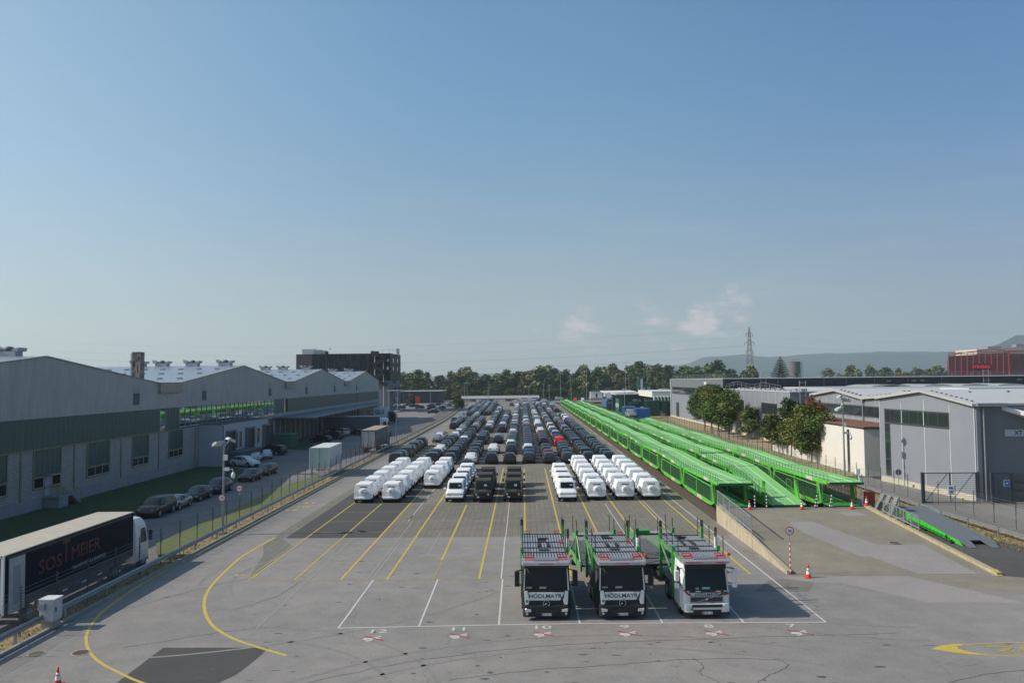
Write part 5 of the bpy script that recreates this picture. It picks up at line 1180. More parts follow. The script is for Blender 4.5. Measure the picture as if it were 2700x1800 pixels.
LINER = mat('underbody', (.008, .008, .008), .9)
# stations: y, z_bottom, z_belt, z_top, half width at belt, half width at roof; y rear (-) to front (+)
SPEC = {
 'crossover': dict(L=4.6, st=[(-2.30, .42, .62, .66, .80, .74), (-2.27, .36, .88, .94, .90, .82), (-2.12, .30, 1.03, 1.10, .93, .78), (-1.55, .26, 1.07, 1.50, .95, .64), (-.9, .24, 1.04, 1.60, .95, .66), (.1, .24, 1.00, 1.61, .95, .66), (.62, .24, .98, 1.52, .95, .63), (1.30, .26, .95, 1.03, .94, .74), (1.95, .28, .84, .92, .92, .74), (2.22, .32, .66, .74, .86, .72), (2.30, .38, .5, .56, .74, .6)], rw=2, wf=6, wb=(1.42, -1.38), wr=.36),
 'suv': dict(L=4.85, st=[(-2.42, .42, .70, .74, .84, .8), (-2.40, .34, 1.02, 1.08, .93, .86), (-2.33, .28, 1.14, 1.22, .95, .80), (-2.12, .26, 1.14, 1.66, .96, .74), (-1.2, .24, 1.10, 1.76, .96, .73), (.2, .24, 1.06, 1.76, .96, .73), (.72, .24, 1.04, 1.66, .95, .69), (1.32, .26, 1.04, 1.14, .95, .78), (2.05, .28, .95, 1.04, .93, .80), (2.34, .32, .78, .86, .88, .78), (2.42, .40, .56, .62, .78, .7)], rw=2, wf=6, wb=(1.5, -1.42), wr=.38),
 'hatch': dict(L=4.28, st=[(-2.12, .40, .62, .66, .76, .7), (-2.10, .32, .90, .96, .86, .78), (-2.0, .26, .96, 1.04, .89, .72), (-1.62, .24, .98, 1.36, .90, .6), (-.9, .22, .95, 1.45, .90, .62), (.0, .22, .93, 1.46, .90, .62), (.45, .22, .92, 1.38, .90, .6), (1.12, .24, .88, .95, .89, .68), (1.75, .26, .78, .85, .87, .66), (2.06, .30, .60, .68, .8, .62), (2.14, .36, .45, .5, .68, .55)], rw=2, wf=6, wb=(1.34, -1.28), wr=.32),
 'wagon': dict(L=4.7, st=[(-2.34, .40, .62, .66, .76, .7), (-2.32, .32, .90, .96, .86, .78), (-2.26, .26, .98, 1.04, .89, .74), (-1.98, .24, .98, 1.38, .90, .64), (-1.0, .22, .95, 1.46, .90, .63), (.1, .22, .93, 1.46, .90, .62), (.55, .22, .92, 1.38, .90, .6), (1.22, .24, .90, .97, .89, .68), (1.9, .26, .80, .87, .87, .66), (2.26, .30, .62, .70, .8, .62), (2.34, .36, .45, .5, .68, .55)], rw=2, wf=6, wb=(1.45, -1.4), wr=.32),
 'coupe': dict(L=4.05, st=[(-2.0, .36, .56, .60, .76, .66), (-1.98, .30, .80, .86, .88, .72), (-1.75, .26, .90, .97, .91, .66), (-.85, .22, .90, 1.27, .92, .55), (-.35, .22, .88, 1.35, .92, .56), (.0, .22, .87, 1.35, .92, .56), (.3, .22, .86, 1.30, .92, .54), (.95, .22, .84, .92, .91, .62), (1.55, .24, .76, .84, .88, .6), (1.92, .28, .56, .64, .8, .55), (2.02, .34, .42, .46, .66, .5)], rw=2, wf=6, wb=(1.22, -1.2), wr=.32),
 'small': dict(L=3.6, st=[(-1.76, .40, .62, .66, .7, .62), (-1.74, .32, .90, .96, .8, .7), (-1.66, .26, .98, 1.05, .82, .66), (-1.35, .24, .98, 1.40, .82, .54), (-.7, .22, .96, 1.49, .82, .56), (.0, .22, .95, 1.49, .82, .56), (.35, .22, .94, 1.42, .82, .54), (.95, .24, .92, .99, .81, .6), (1.45, .26, .80, .88, .78, .58), (1.72, .30, .62, .7, .72, .54), (1.8, .36, .45, .5, .6, .48)], rw=2, wf=6, wb=(1.14, -1.14), wr=.30),
 'van': dict(L=4.5, st=[(-2.25, .42, .9, .95, .84, .82), (-2.23, .34, 1.0, 1.1, .88, .84), (-2.2, .28, 1.10, 1.2, .89, .82), (-2.12, .26, 1.12, 1.78, .9, .76), (-1.0, .24, 1.10, 1.84, .9, .76), (.4, .24, 1.08, 1.82, .9, .75), (.85, .24, 1.06, 1.72, .9, .72), (1.45, .26, 1.04, 1.12, .89, .76), (2.0, .28, .88, .98, .87, .74), (2.2, .32, .66, .76, .82, .7), (2.26, .38, .5, .55, .7, .6)], rw=2, wf=6, wb=(1.4, -1.3), wr=.33),
}
def ring_(s, lod):
    y, zb, zl, zt, wb_, wt = s; zl2 = max(zl, zb+.05)
    half = [(wb_*.86, zb), (wb_*.97, zb+(zl2-zb)*.22), (wb_*1.0, zb+(zl2-zb)*.6), (wb_*.965, zl2), (wt+.02, zt-.07*(zt-zl > .3)), (wt*.82, zt-.015), (wt*.4, zt+.012)]
    if zt-zl < .3: half[4] = (wt+(wb_-wt)*.45, zt-.02)
    return [(-x, y, z) for x, z in half] + [(x, y, z) for x, z in reversed(half)]
def wheel_mb(x, y, r, wd=.22):
    g = MB(); s = 1 if x > 0 else -1
    g.tube((x-s*wd, y, r), (x, y, r), r, 14, 0); return g
def rim_mb(x, y, r, c=0):
    g = MB(); s = 1 if x > 0 else -1
    g.tube((x-s*.02, y, r), (x+s*.012, y, r), r*.66, 12, 0)
    return g
def car_parts(kind, spokes=True):
    """-> dict name -> list of (MB, material key)"""
    sp = SPEC[kind]; st = sp['st']; n = len(st); out = []
    body = MB(); body.loft([ring_(s, 0) for s in st], 0, closed=True)
    R0 = [ring_(s, 0) for s in st]
    out.append(('body', body, 'paint', True))
    def patch(p00, p10, p11, p01, mu=.06, mv=.08, off=.014):
        P_ = [Vector(p) for p in (p00, p10, p11, p01)]
        def bl(u, v): return P_[0]*(1-u)*(1-v)+P_[1]*u*(1-v)+P_[2]*u*v+P_[3]*(1-u)*v
        q = [bl(mu, mv), bl(1-mu, mv), bl(1-mu, 1-mv), bl(mu, 1-mv)]; nrm = (q[1]-q[0]).cross(q[3]-q[0]).normalized()
        c = sum(q, Vector())/4; ref = Vector((0, (st[0][0]+st[-1][0])/2, .6))
        if nrm.dot(c-ref) < 0: nrm = -nrm
        return [v+nrm*off for v in q]
    rw, wf = sp['rw'], sp['wf']
    g = MB(); g.add(patch(R0[rw][4], R0[rw][9], R0[rw+1][9], R0[rw+1][4], .05, .16), [(0, 1, 2, 3)]); out.append(('rear_window', g, 'glass', False))
    g = MB(); g.add(patch(R0[wf+1][4], R0[wf+1][9], R0[wf][9], R0[wf][4], .04, .08), [(0, 1, 2, 3)]); out.append(('windscreen', g, 'glass', False))
    for a, b in ((3, 4), (10, 9)):
        g = MB(); g.add(patch(R0[rw][a], R0[rw+1][a], R0[rw+1][b], R0[rw+1][b], .25, .1), [(0, 1, 2, 3)])
        for i in range(rw+1, wf): g.add(patch(R0[i][a], R0[i+1][a], R0[i+1][b], R0[i][b], .05, .1), [(0, 1, 2, 3)])
        g.add(patch(R0[wf][a], R0[wf+1][a], R0[wf+1][a], R0[wf][b], .12, .1), [(0, 1, 2, 3)])
        out.append(('side_windows', g, 'glass', False))
    for y in sp['wb']:
        for s in (-1, 1):
            x = s*(st[5][4]-.005)
            a = MB(); a.tube((x-s*.25, y, sp['wr']+.02), (x+s*.004, y, sp['wr']+.02), sp['wr']*1.2, 16); out.append(('wheel_arch', a, 'liner', False))
            out.append(('wheel', wheel_mb(x+s*.012, y, sp['wr']), 'rub', True)); out.append(('*rim', rim_mb(x+s*.012, y, sp['wr']), 'rim', False))
    zr = st[2][2]; yr = st[1][0]
    for s in (-1, 1):
        g = MB(); g.box(min(s*.42, s*.87), max(s*.42, s*.87), yr-.035, yr+.12, zr-.16, zr-.07); out.append(('tail_lamp', g, 'tail', False))
        g = MB(); yf = st[-2][0]; zf = st[-2][2]; g.box(min(s*.46, s*.8), max(s*.46, s*.8), yf-.2, yf+.02, zf-.04, zf+.07); out.append(('headlamp', g, 'lit', False))
        g = MB(); ym = st[wf+1][0]-.35; zm = st[wf+1][3]+.02; g.cb((s*(st[5][4]+.08), ym, zm), (.2, .1, .13)); out.append(('mirror', g, 'paint', False))
    g = MB(); g.box(-.72, .72, yr-.05, yr+.02, .36, .52); out.append(('rear_bumper', g, 'liner', False))
    g = MB(); g.box(-.5, .5, st[-1][0]-.03, st[-1][0]+.02, .36, .5); out.append(('grille', g, 'liner', False))
    return out
MK = {'glass': GLASS, 'rub': RUB, 'rim': RIM, 'tail': TAIL, 'lit': LIT, 'liner': LINER}
def bevel_smooth(o): return o
CACHE = {}
def car_full(kind, colour, extras=True):
    key = (kind, colour)
    if key in CACHE: return CACHE[key]
    root = bpy.data.objects.new({'suv': 'off_road_car', 'van': 'panel_van', 'coupe': 'coupe_car'}.get(kind, 'parked_car'), None); COL.objects.link(root); root.empty_display_size = .3
    last = None
    for nm, mb, mk, sm in car_parts(kind):
        m = PAINT[colour] if mk == 'paint' else MK[mk]
        if nm.startswith('*'): link(nm[1:], mb.mesh(nm[1:], m), last)
        else: last = link(nm, mb.mesh(nm, m, smooth=False, bevel=.035 if nm == 'body' else 0), root)
        if nm == 'body':
            sharp(last.data, 30)
    CACHE[key] = root; root['_proto'] = 1
    return root
def car_lod(kind, colour):
    key = (kind, colour, 'lod')
    if key in CACHE: return CACHE[key]
    g = MB(); mats = [PAINT[colour], GLASS, RUB, TAIL, LINER, LIT]; ix = {'paint': 0, 'glass': 1, 'rub': 2, 'tail': 3, 'liner': 4, 'rim': 2, 'lit': 5}
    for nm, mb, mk, sm in car_parts(kind):
        if nm in ('wheel_arch', '*rim'): continue
        o = MB(); o.v = mb.v; o.f = mb.f; o.m = [ix[mk]]*len(mb.f); g.join(o)
    me = g.mesh('distant_car', mats, fix=True); CACHE[key] = me; return me
def put_car(kind, colour, x, y, rz, label, group=None, full=True, cat='car', z=0):
    if full:
        p = car_full(kind, colour)
        if p.get('_proto') == 1:
            p['_proto'] = 2; r = p; r.location = (x, y, z); r.rotation_euler = (0, 0, rz)
        else: r = dup(p, (x, y, z), rz)
    else:
        r = link('parked_car', car_lod(kind, colour)); r.location = (x, y, z); r.rotation_euler = (0, 0, rz)
    tag(r, label, cat, group)
    if not group and 'group' in r: del r['group']
    return r
# ---- the long lanes of new cars (rear ends towards the camera)
ORD = ['first', 'second', 'third', 'fourth', 'fifth', 'sixth', 'seventh', 'eighth', 'ninth', 'tenth', 'eleventh', 'twelfth']
def nth(k):
    k += 1
    if k <= 12: return ORD[k-1]
    return f"{k}{'th' if 10 < k % 100 < 14 else {1: 'st', 2: 'nd', 3: 'rd'}.get(k % 10, 'th')}"
LANES = [   # x near, x far, [(first rear y, count, colours)]
 (-19.0, -22.2, [(117.5, 7, 'k k d k d k k'), (321.5, 19, '')]),
 (-16.9, -20.1, [(159.2, 3, 's w s'), (201.1, 10, 'k d k d R k d d s'), (270.7, 28, '')]),
 (-13.7, -17.4, [(117.5, 6, 'k k w w k k'), (151.2, 6, 'k k s w d w'), (192.9, 43, 's k d k d k')]),
 (-11.0, -14.4, [(117.5, 12, 'k k k k k k d w k k k k'), (186.4, 11, 'd k s s R k d'), (277, 27, '')]),
 (-7.9, -10.0, [(107.4, 1, 'k'), (117.5, 5, 'w k k k k'), (153.2, 4, 'k d k k'), (185.9, 28, 'k s w k w')]),
 (-4.9, -6.0, [(117.3, 1, 'k'), (133.8, 1, 'w'), (154.6, 2, 'd s'), (186.7, 20, 'k d s w')]),
 (-2.15, -2.7, [(117.0, 1, 'k'), (132.6, 40, 'd k w d k g k s w b b k k w k w'), (358.9, 12, '')]),
 (.75, .6, [(117.9, 58, 'd b k w b k b k R k k k k R k g w k R w')]),
 (3.7, 3.8, [(117.1, 4, 'd R k d'), (148.1, 22, 'k b R k R w w k b k w w w w'), (279, 27, 'w k k')]),
 (6.6, 6.7, [(117.3, 5, 'd k k d k'), (146.8, 27, 'r k k b w k b w R k w k R'), (290, 25, '')]),
 (9.6, 9.4, [(117.5, 13, 'k k k k k k k k k k k b b'), (187.7, 44, 's k R k k k R')]),
 (12.5, 12.4, [(117.5, 13, 'k k k k k k k k k k k k k'), (188.0, 14, 'd k k R k k B k w w'), (296.7, 6, 'k r k d d d B'), (334, 15, 'B d d w')]),
]
CM = {'k': 'black', 'd': 'dark grey', 's': 'silver', 'w': 'white', 'R': 'dark red', 'r': 'red', 'g': 'grey', 'b': 'dark blue', 'B': 'blue', 'n': 'brown'}
rc = random.Random(77); ALL = []
for li, (xa, xb, blocks) in enumerate(LANES):
    cnt = 0
    for y0, n, cs in blocks:
        cs = [CM[c] for c in cs.split()]
        for k in range(n):
            y = y0+5.2*k
            if y > 419: break
            col = cs[k] if k < len(cs) else rc.choice(['black']*4+['dark grey']*6+['grey']*4+['dark blue']*3+['silver']*3+['white']*2+['dark red']*2)
            x = xa+(xb-xa)*(y-117)/300+rc.uniform(-.1, .1)
            kind = 'suv' if (li in (0,) and k in (0,)) or rc.random() < .22 else 'crossover'
            ALL.append((y, x, col, kind, li, cnt)); cnt += 1
ALL.sort(); far = MB(); nfull = 0; FARM = {}
LN_ = ['first', 'second', 'third', 'fourth', 'fifth', 'sixth', 'seventh', 'eighth', 'ninth', 'tenth', 'eleventh', 'twelfth']
for i, (y, x, col, kind, li, cnt) in enumerate(ALL):
    yc = y+2.32
    if i < 292:
        put_car(kind, col, x, yc, R(rc.uniform(-1.2, 1.2)), f"{col} {'off-roader' if kind == 'suv' else 'crossover'}, {nth(cnt)} from the front of the {LN_[li]} lane from the left", 'new cars parked nose to tail in long lanes', full=y < 190)
    else: FARM.setdefault((kind, col), []).append((x, yc))
fm = [PAINT[c] for c in PAINT]+[GLASS, RUB, TAIL, LINER, LIT]; fk = {c: i for i, c in enumerate(PAINT)}; nb = len(PAINT)
for (kind, col), ps in FARM.items():
    base = MB(); ix = {'paint': fk[col], 'glass': nb, 'rub': nb+1, 'tail': nb+2, 'liner': nb+3, 'rim': nb+1, 'lit': nb+4}
    for nm, mb, mk, sm in car_parts(kind):
        if nm in ('wheel_arch', '*rim', 'headlamp', 'grille', 'mirror'): continue
        o = MB(); o.v = mb.v; o.f = mb.f; o.m = [ix[mk]]*len(mb.f); base.join(o)
    for x, y in ps: far.join(base, Matrix.Translation((x, y, 0)))
tag(far.build('distant_cars', fm), 'distant mass of new cars at the far end of the lanes', 'cars', kind='stuff')
put_car('crossover', 'black', -20.1, 232.7, R(180), 'black car facing the camera alone beside the silver van on the left drive', full=True)
put_car('van', 'silver', -20.3, 261.8, R(180), 'silver small van facing the camera on the left edge of the car lanes', full=True, cat='van')
put_car('crossover', 'dark grey', -5.4, 373.2, 0, 'dark car standing alone in the empty far part of the sixth lane', 'cars standing apart from the lanes', full=False)
# row along the far barrier, and the parking strips either side
rc2 = random.Random(5)
for k, (x, c) in enumerate([(-31.5, 'silver'), (-28, 'dark grey'), (-25.2, 'white'), (-21.6, 'silver'), (-18.4, 'black'), (-15.3, 'white'), (-12, 'white'), (-8.6, 'dark red'), (-3.2, 'white'), (7.6, 'black'), (11, 'white'), (14.5, 'grey')]):
    put_car('hatch', c, x, 444, R(90), f'{c} car sideways beyond the far barrier, {nth(k)} one', 'cars parked sideways behind the far barrier', full=False)
for k in range(9):
    c = ['dark blue', 'silver', 'grey', 'dark grey', 'white', 'silver', 'white', 'silver', 'dark red'][k]; y = 300+14*k
    put_car('hatch', c, -34.2-4.2*k/9*1.0, y, R(100), f'{c} car in the strip left of the far fence, {nth(k)} from the front', 'cars in the strip left of the far fence', full=False)
for k in range(12):
    c = rc2.choice(['black', 'dark grey', 'silver', 'dark blue', 'grey']); put_car('hatch', c, -60+1.9*k+(k > 5)*3, 352+rc2.uniform(-8, 18)+(k % 3)*14, R(rc2.choice([80, 95, 10])), f'{c} car in the office car park, {nth(k)} from the left', 'cars in the office car park', full=False)
for k in range(22):
    c = rc2.choice(['black', 'dark grey', 'silver', 'white', 'dark blue', 'grey']); put_car('hatch', c, 16+3.0*k-(k > 10)*6, 486+rc2.uniform(-3, 3), R(90+rc2.uniform(-5, 5)), f'{c} tiny car before the far hedge, {nth(k)} from the left', 'tiny cars before the far hedge', full=False, z=0)
for r_ in range(3):
    for k in range(9):
        c = rc2.choice(['silver', 'white', 'dark blue', 'grey', 'dark grey']); put_car('hatch', c, 56+2.5*k+r_*1.5, 436+11*r_, R(12), f'{c} car on the terrace behind the BECK building, {nth(k)} in the {LN_[r_]} row', 'cars on the terrace behind the recycling building', full=False, z=1.6+.9*r_)
g = MB(); g.prism([(428, 0), (434, 1.55), (474, 4.0), (474, -1)], 'x', 52, 84); setting('terrace', g, A_FIELD)
# ---- cars on the left service road (facing the camera)
LC = [('suv', 'black', -34.75, 75.5, 'black people carrier with roof rails, nearest whole car behind the trailer', R(181)),
      ('coupe', 'silver', -34.7, 79.5, 'silver coupe between the black people carrier and a dark hatchback', R(180)),
      ('hatch', 'dark grey', -34.8, 85.0, 'dark grey hatchback right behind the silver coupe', R(180)),
      ('crossover', 'dark blue', -34.7, 90.6, 'dark blue crossover beside the floodlight mast', R(180)),
      ('hatch', 'dark grey', -34.75, 101.3, 'dark saloon in front of the grey brown estate car', R(178)),
      ('wagon', 'brown', -34.75, 107.6, 'grey brown estate car, farthest of the roadside row', R(179)),
      ('crossover', 'white', -41.1, 117.6, 'white compact crossover with black stripes on its bonnet before the grey skip', R(-117)),
      ('hatch', 'white', -42.1, 125.2, 'white hatchback turned away between skip and small white car', R(12)),
      ('small', 'white', -41.9, 129.9, 'small white car with two dots, seen from behind', R(20)),
      ('suv', 'black', -42.9, 135.9, 'black off-roader parked across the yard by the third dock door', R(75)),
      ('wagon', 'black', -41.6, 163.5, 'black estate car under the canopy, front one', R(70)), ('suv', 'black', -41.0, 172, 'black car with pale tail lamps under the canopy, middle one', R(60)),
      ('van', 'silver', -41.5, 181, 'pale van tail under the canopy, rear one', R(50)), ('hatch', 'black', -38.6, 184.5, 'black car in deep shade before the dark trailer', R(60)),
      ('hatch', 'dark blue', -34.9, 57.0, 'blue car roof just showing behind the dark trailer, left one', R(180)), ('hatch', 'blue', -34.8, 66.8, 'pale blue car roof just showing behind the dark trailer, right one', R(180))]
for kd, c, x, y, l, rz in LC: put_car(kd, c, x, y, rz, l, full=True)
# ---- wrapped off-roaders
WRAP = mat('white_wrap_foil', (.80, .81, .83), .55, bump=.0)
def wrinkle(m):
    t = m.node_tree; b = t.nodes['Principled BSDF']; nn = t.nodes.new; L = t.links.new
    g = nn('ShaderNodeNewGeometry'); v = nn('ShaderNodeTexNoise'); v.inputs['Scale'].default_value = 2.2; v.inputs['Detail'].default_value = 4; v.inputs['Distortion'].default_value = 2.2; L(g.outputs['Position'], v.inputs['Vector'])
    bp = nn('ShaderNodeBump'); bp.inputs['Strength'].default_value = .55; bp.inputs['Distance'].default_value = .12; L(v.outputs[0], bp.inputs['Height']); L(bp.outputs[0], b.inputs['Normal'])
wrinkle(WRAP)
WSEAM = mat('wrap_seam_grey', (.42, .44, .47), .6); SLIT = mat('wrap_window_slit', (.09, .10, .115), .3)
def boxy(m_body, rear=True, wrap=True, mats=None):
    """square off-roader; +y is the nose"""
    parts = []
    prof = [(-2.1, .52, 1.12, 1.16, .90, .86), (-2.12, .50, 1.10, 1.14, .93, .9), (-2.02, .48, 1.18, 1.90, .93, .77), (-1.9, .46, 1.18, 1.95, .93, .76), (.2, .46, 1.16, 1.96, .93, .76), (.62, .46, 1.14, 1.90, .93, .75), (.92, .46, 1.12, 1.20, .92, .80), (1.0, .46, 1.08, 1.14, .92, .78), (2.0, .48, 1.02, 1.08, .90, .76), (2.18, .50, .92, .98, .88, .74), (2.2, .52, .7, .74, .84, .7)]
    g = MB(); rings = []
    for y, zb, zl, zt, wb_, wt in prof[1:]:
        half = [(wb_*.96, zb), (wb_*1.02, zb+.12), (wb_*1.0, zb+.5*(zl-zb)), (wb_*.98, zl), (wt+.03 if zt-zl > .3 else wt+.08, zt-.06), (wt*.9, zt), (wt*.4, zt+.01)]
        rings.append([(-x, y, z) for x, z in half]+[(x, y, z) for x, z in reversed(half)])
    g.loft(rings); parts.append(('cover' if wrap else 'body', g, 'b', .05))
    return parts
def wrapped(facing_front=False, label='', loc=(0, 0, 0), opened=False):
    root = bpy.data.objects.new('wrapped_car', None); COL.objects.link(root); root.empty_display_size = .3
    for nm, g, mk, bv in boxy(WRAP):
        o = link(nm, g.mesh(nm, WRAP, bevel=bv), root); o.data.update()
    s = MB(); s.cb((0, -2.2, .52), (1.6, .12, .2)); o = s.build('skirt', WRAP, root, bevel=.04)
    g = MB(); g.tube((0.02, -2.02, 1.13), (.02, -2.34, 1.13), .36, 20, 0, r2=.33); c = g.build('wheel_cover', WRAP, root, bevel=.04)
    g = MB(); g.tube((0.02, -2.345, 1.13), (.02, -2.36, 1.13), .15, 14); g.build('hub_dent', WSEAM, c)
    g = MB(); g.box(-.38, .38, -2.075, -2.055, 1.60, 1.70); g.xf(RM((0, 0, 0))); g.build('rear_slit', SLIT, root)
    for s_ in (-1, 1):
        g = MB(); g.cb((s_*1.10, .72, 1.24), (.26, .14, .2)); g.build('mirror', WRAP, root, bevel=.04)
        g = MB(); g.box(s_*.80-.004, s_*.80+.004, -1.62, -1.5, 1.3, 1.75); g.xf(RM((s_*.055, 0, 0))); g.build('side_slit', SLIT, root)
        for y in (-1.4, 1.45):
            w_ = wheel_mb(s_*.95, y, .40, .26); wl = w_.build('wheel', RUB, root); rim_mb(s_*.95, y, .40).build('rim', RIM if facing_front else mat('dark_rim', (.09, .09, .10), .35, .7), wl)
    g = MB(); g.box(-.78, .78, -2.0, 2.0, .26, .5); g.build('underbody', LINER, root)
    if facing_front:
        g = MB(); g.add([(-.66, .935, 1.24), (.66, .935, 1.24), (.64, .665, 1.80), (-.64, .665, 1.80)], [(0, 1, 2, 3)]); g.xf(Matrix.Translation((0, .028, .012))); ws_ = g.build('windscreen', GLASS, root)
        g = MB(); g.box(-.55, -.3, .9, .905, 1.42, 1.6); g.xf(RM((0, -.06, .0))); g.build('paper_sheet', PLATE, ws_)
        for s_ in (-1, 1): g = MB(); g.box(s_*.62-.13, s_*.62+.13, 2.13, 2.215, .80, .93); g.build('headlamp_patch', WSEAM, root, bevel=.02)
        g = MB(); g.box(-.5, .5, 2.17, 2.2, .72, .9); g.build('grille_patch', mat('wrap_grille', (.60, .61, .63), .6), root)
        g = MB(); g.box(-.86, .86, 2.1, 2.28, .48, .66); g.build('front_skirt', WRAP, root, bevel=.04)
    if opened: tagc = None
    return root
wr = wrapped(); wf_ = wrapped(True)
rows = [(-16.4, [(82.2+5.1*k) for k in range(6)], 'leftmost'), (-13.55, [82.3+5.1*k for k in range(6)], 'second'), (-10.55, [92.6+5.05*k for k in range(4)], 'third'), (7.4, [82.7+5.2*k for k in range(6)], 'third last'), (10.25, [82.7+5.2*k for k in range(6)], 'second last'), (13.0, [82.8+5.1*k for k in range(6)], 'rightmost')]
first = True; rw_ = random.Random(8)
for x, ys, lab in rows:
    for k, y in enumerate(ys):
        lb = f'white foil wrapped off-roader seen from behind, {nth(k)} in the {lab} wrapped row'; gp = 'white wrapped off-roaders seen from behind'
        if first: wr.location = (x, y+1.35, 0); tag(wr, lb, 'wrapped car', gp); first = False
        else: dup(wr, (x+rw_.uniform(-.05, .05), y+1.35, 0), R(rw_.uniform(-.8, .8)), lb, gp)
first = True
for x, ys, lab in ((-7.1, [83.6+5.3*k for k in range(4)], 'left'), (4.37, [83.3+5.1*k for k in range(4)], 'right')):
    for k, y in enumerate(ys):
        lb = f'white wrapped off-roader facing the camera, {nth(k)} in the {lab} such row'; gp = 'white wrapped off-roaders facing the camera'
        if first: wf_.location = (x, y, 0); wf_.rotation_euler = (0, 0, R(180)); tag(wf_, lb, 'wrapped car', gp); first = False
        else:
            o = dup(wf_, (x, y, 0), R(180+rw_.uniform(-1, 1)), lb, gp)
# ---- dark military style off-roaders
OLV = mat('dark_olive_paint', (.022, .022, .017), .45, var=.1, vs=2); OLT = mat('olive_canvas', (.04, .036, .026), .9, var=.15, vs=5)
def milit():
    root = bpy.data.objects.new('army_off_roader', None); COL.objects.link(root); root.empty_display_size = .3
    for nm, g, mk, bv in boxy(OLV, wrap=False): link(nm, g.mesh(nm, OLV, bevel=.03), root)
    g = MB(); g.box(-.83, .83, -2.0, .55, 1.9, 2.03); g.build('canvas_roof', OLT, root, bevel=.05)
    g = MB(); g.add([(-.70, .935, 1.22), (.70, .935, 1.22), (.68, .655, 1.84), (-.68, .655, 1.84)], [(0, 1, 2, 3)]); g.xf(Matrix.Translation((0, .03, .014))); w_ = g.build('windscreen', GLASS, root)
    g = MB(); g.box(-.42, -.12, .86, .865, 1.46, 1.68); g.xf(RM((0, .0, 0))); g.build('paper_sheet', PLATE, w_)
    g = MB(); g.prism([(1.0, 1.13), (2.1, 1.06), (2.1, 1.09), (1.0, 1.17)], 'x', -.42, .42); g.build('bonnet_ridge', OLT, root)
    for s in (-1, 1):
        g = MB(); g.tube((s*.60, 2.17, .84), (s*.60, 2.26, .84), .13, 14); h = g.build('headlamp', BLACK, root); g = MB(); g.tube((s*.6, 2.255, .84), (s*.6, 2.27, .84), .095, 14); g.build('lens', LIT, h)
        g = MB(); g.box(s*.78-.08, s*.78+.08, 1.86, 2.0, 1.06, 1.13); g.build('indicator', mat('dull_orange', (.20, .05, .025), .4), root)
        g = MB(); g.tube((s*.95, .8, 1.2), (s*1.14, .85, 1.35), .02, 5); g.box(s*1.15-.09, s*1.15+.09, .8, .87, 1.28, 1.56); g.build('mirror', BLACK, root)
        for y in (-1.4, 1.45): w2 = wheel_mb(s*.97, y, .42, .3).build('wheel', RUB, root); rim_mb(s*.97, y, .42).build('rim', DARK, w2)
    g = MB(); g.box(-.88, .88, 2.16, 2.34, .48, .7); b = g.build('front_bumper', BLACK, root); g = MB(); g.box(.3, .55, 2.34, 2.355, .52, .66); g.build('number_plate', PLATE, b)
    g = MB()
    for k in range(5): g.box(-.42, .42, 2.19, 2.215, .74+k*.05, .765+k*.05)
    g.build('grille_bars', BLACK, root, split=False)
    g = MB(); g.box(-.78, .78, -2.0, 2.0, .28, .5); g.build('underbody', LINER, root)
    return root
ml = milit(); first = True
for x, lab in ((-4.25, 'left'), (-1.15, 'right')):
    for k in range(3):
        lb = f'dark olive army style off-roader, {nth(k)} from the front in the {lab} row'; gp = 'dark army style off-roaders'
        y = 83.4+5.4*k
        if first: ml.location = (x, y, 0); ml.rotation_euler = (0, 0, R(180)); tag(ml, lb, 'off-roader', gp); first = False
        else: dup(ml, (x, y, 0), R(180), lb, gp)
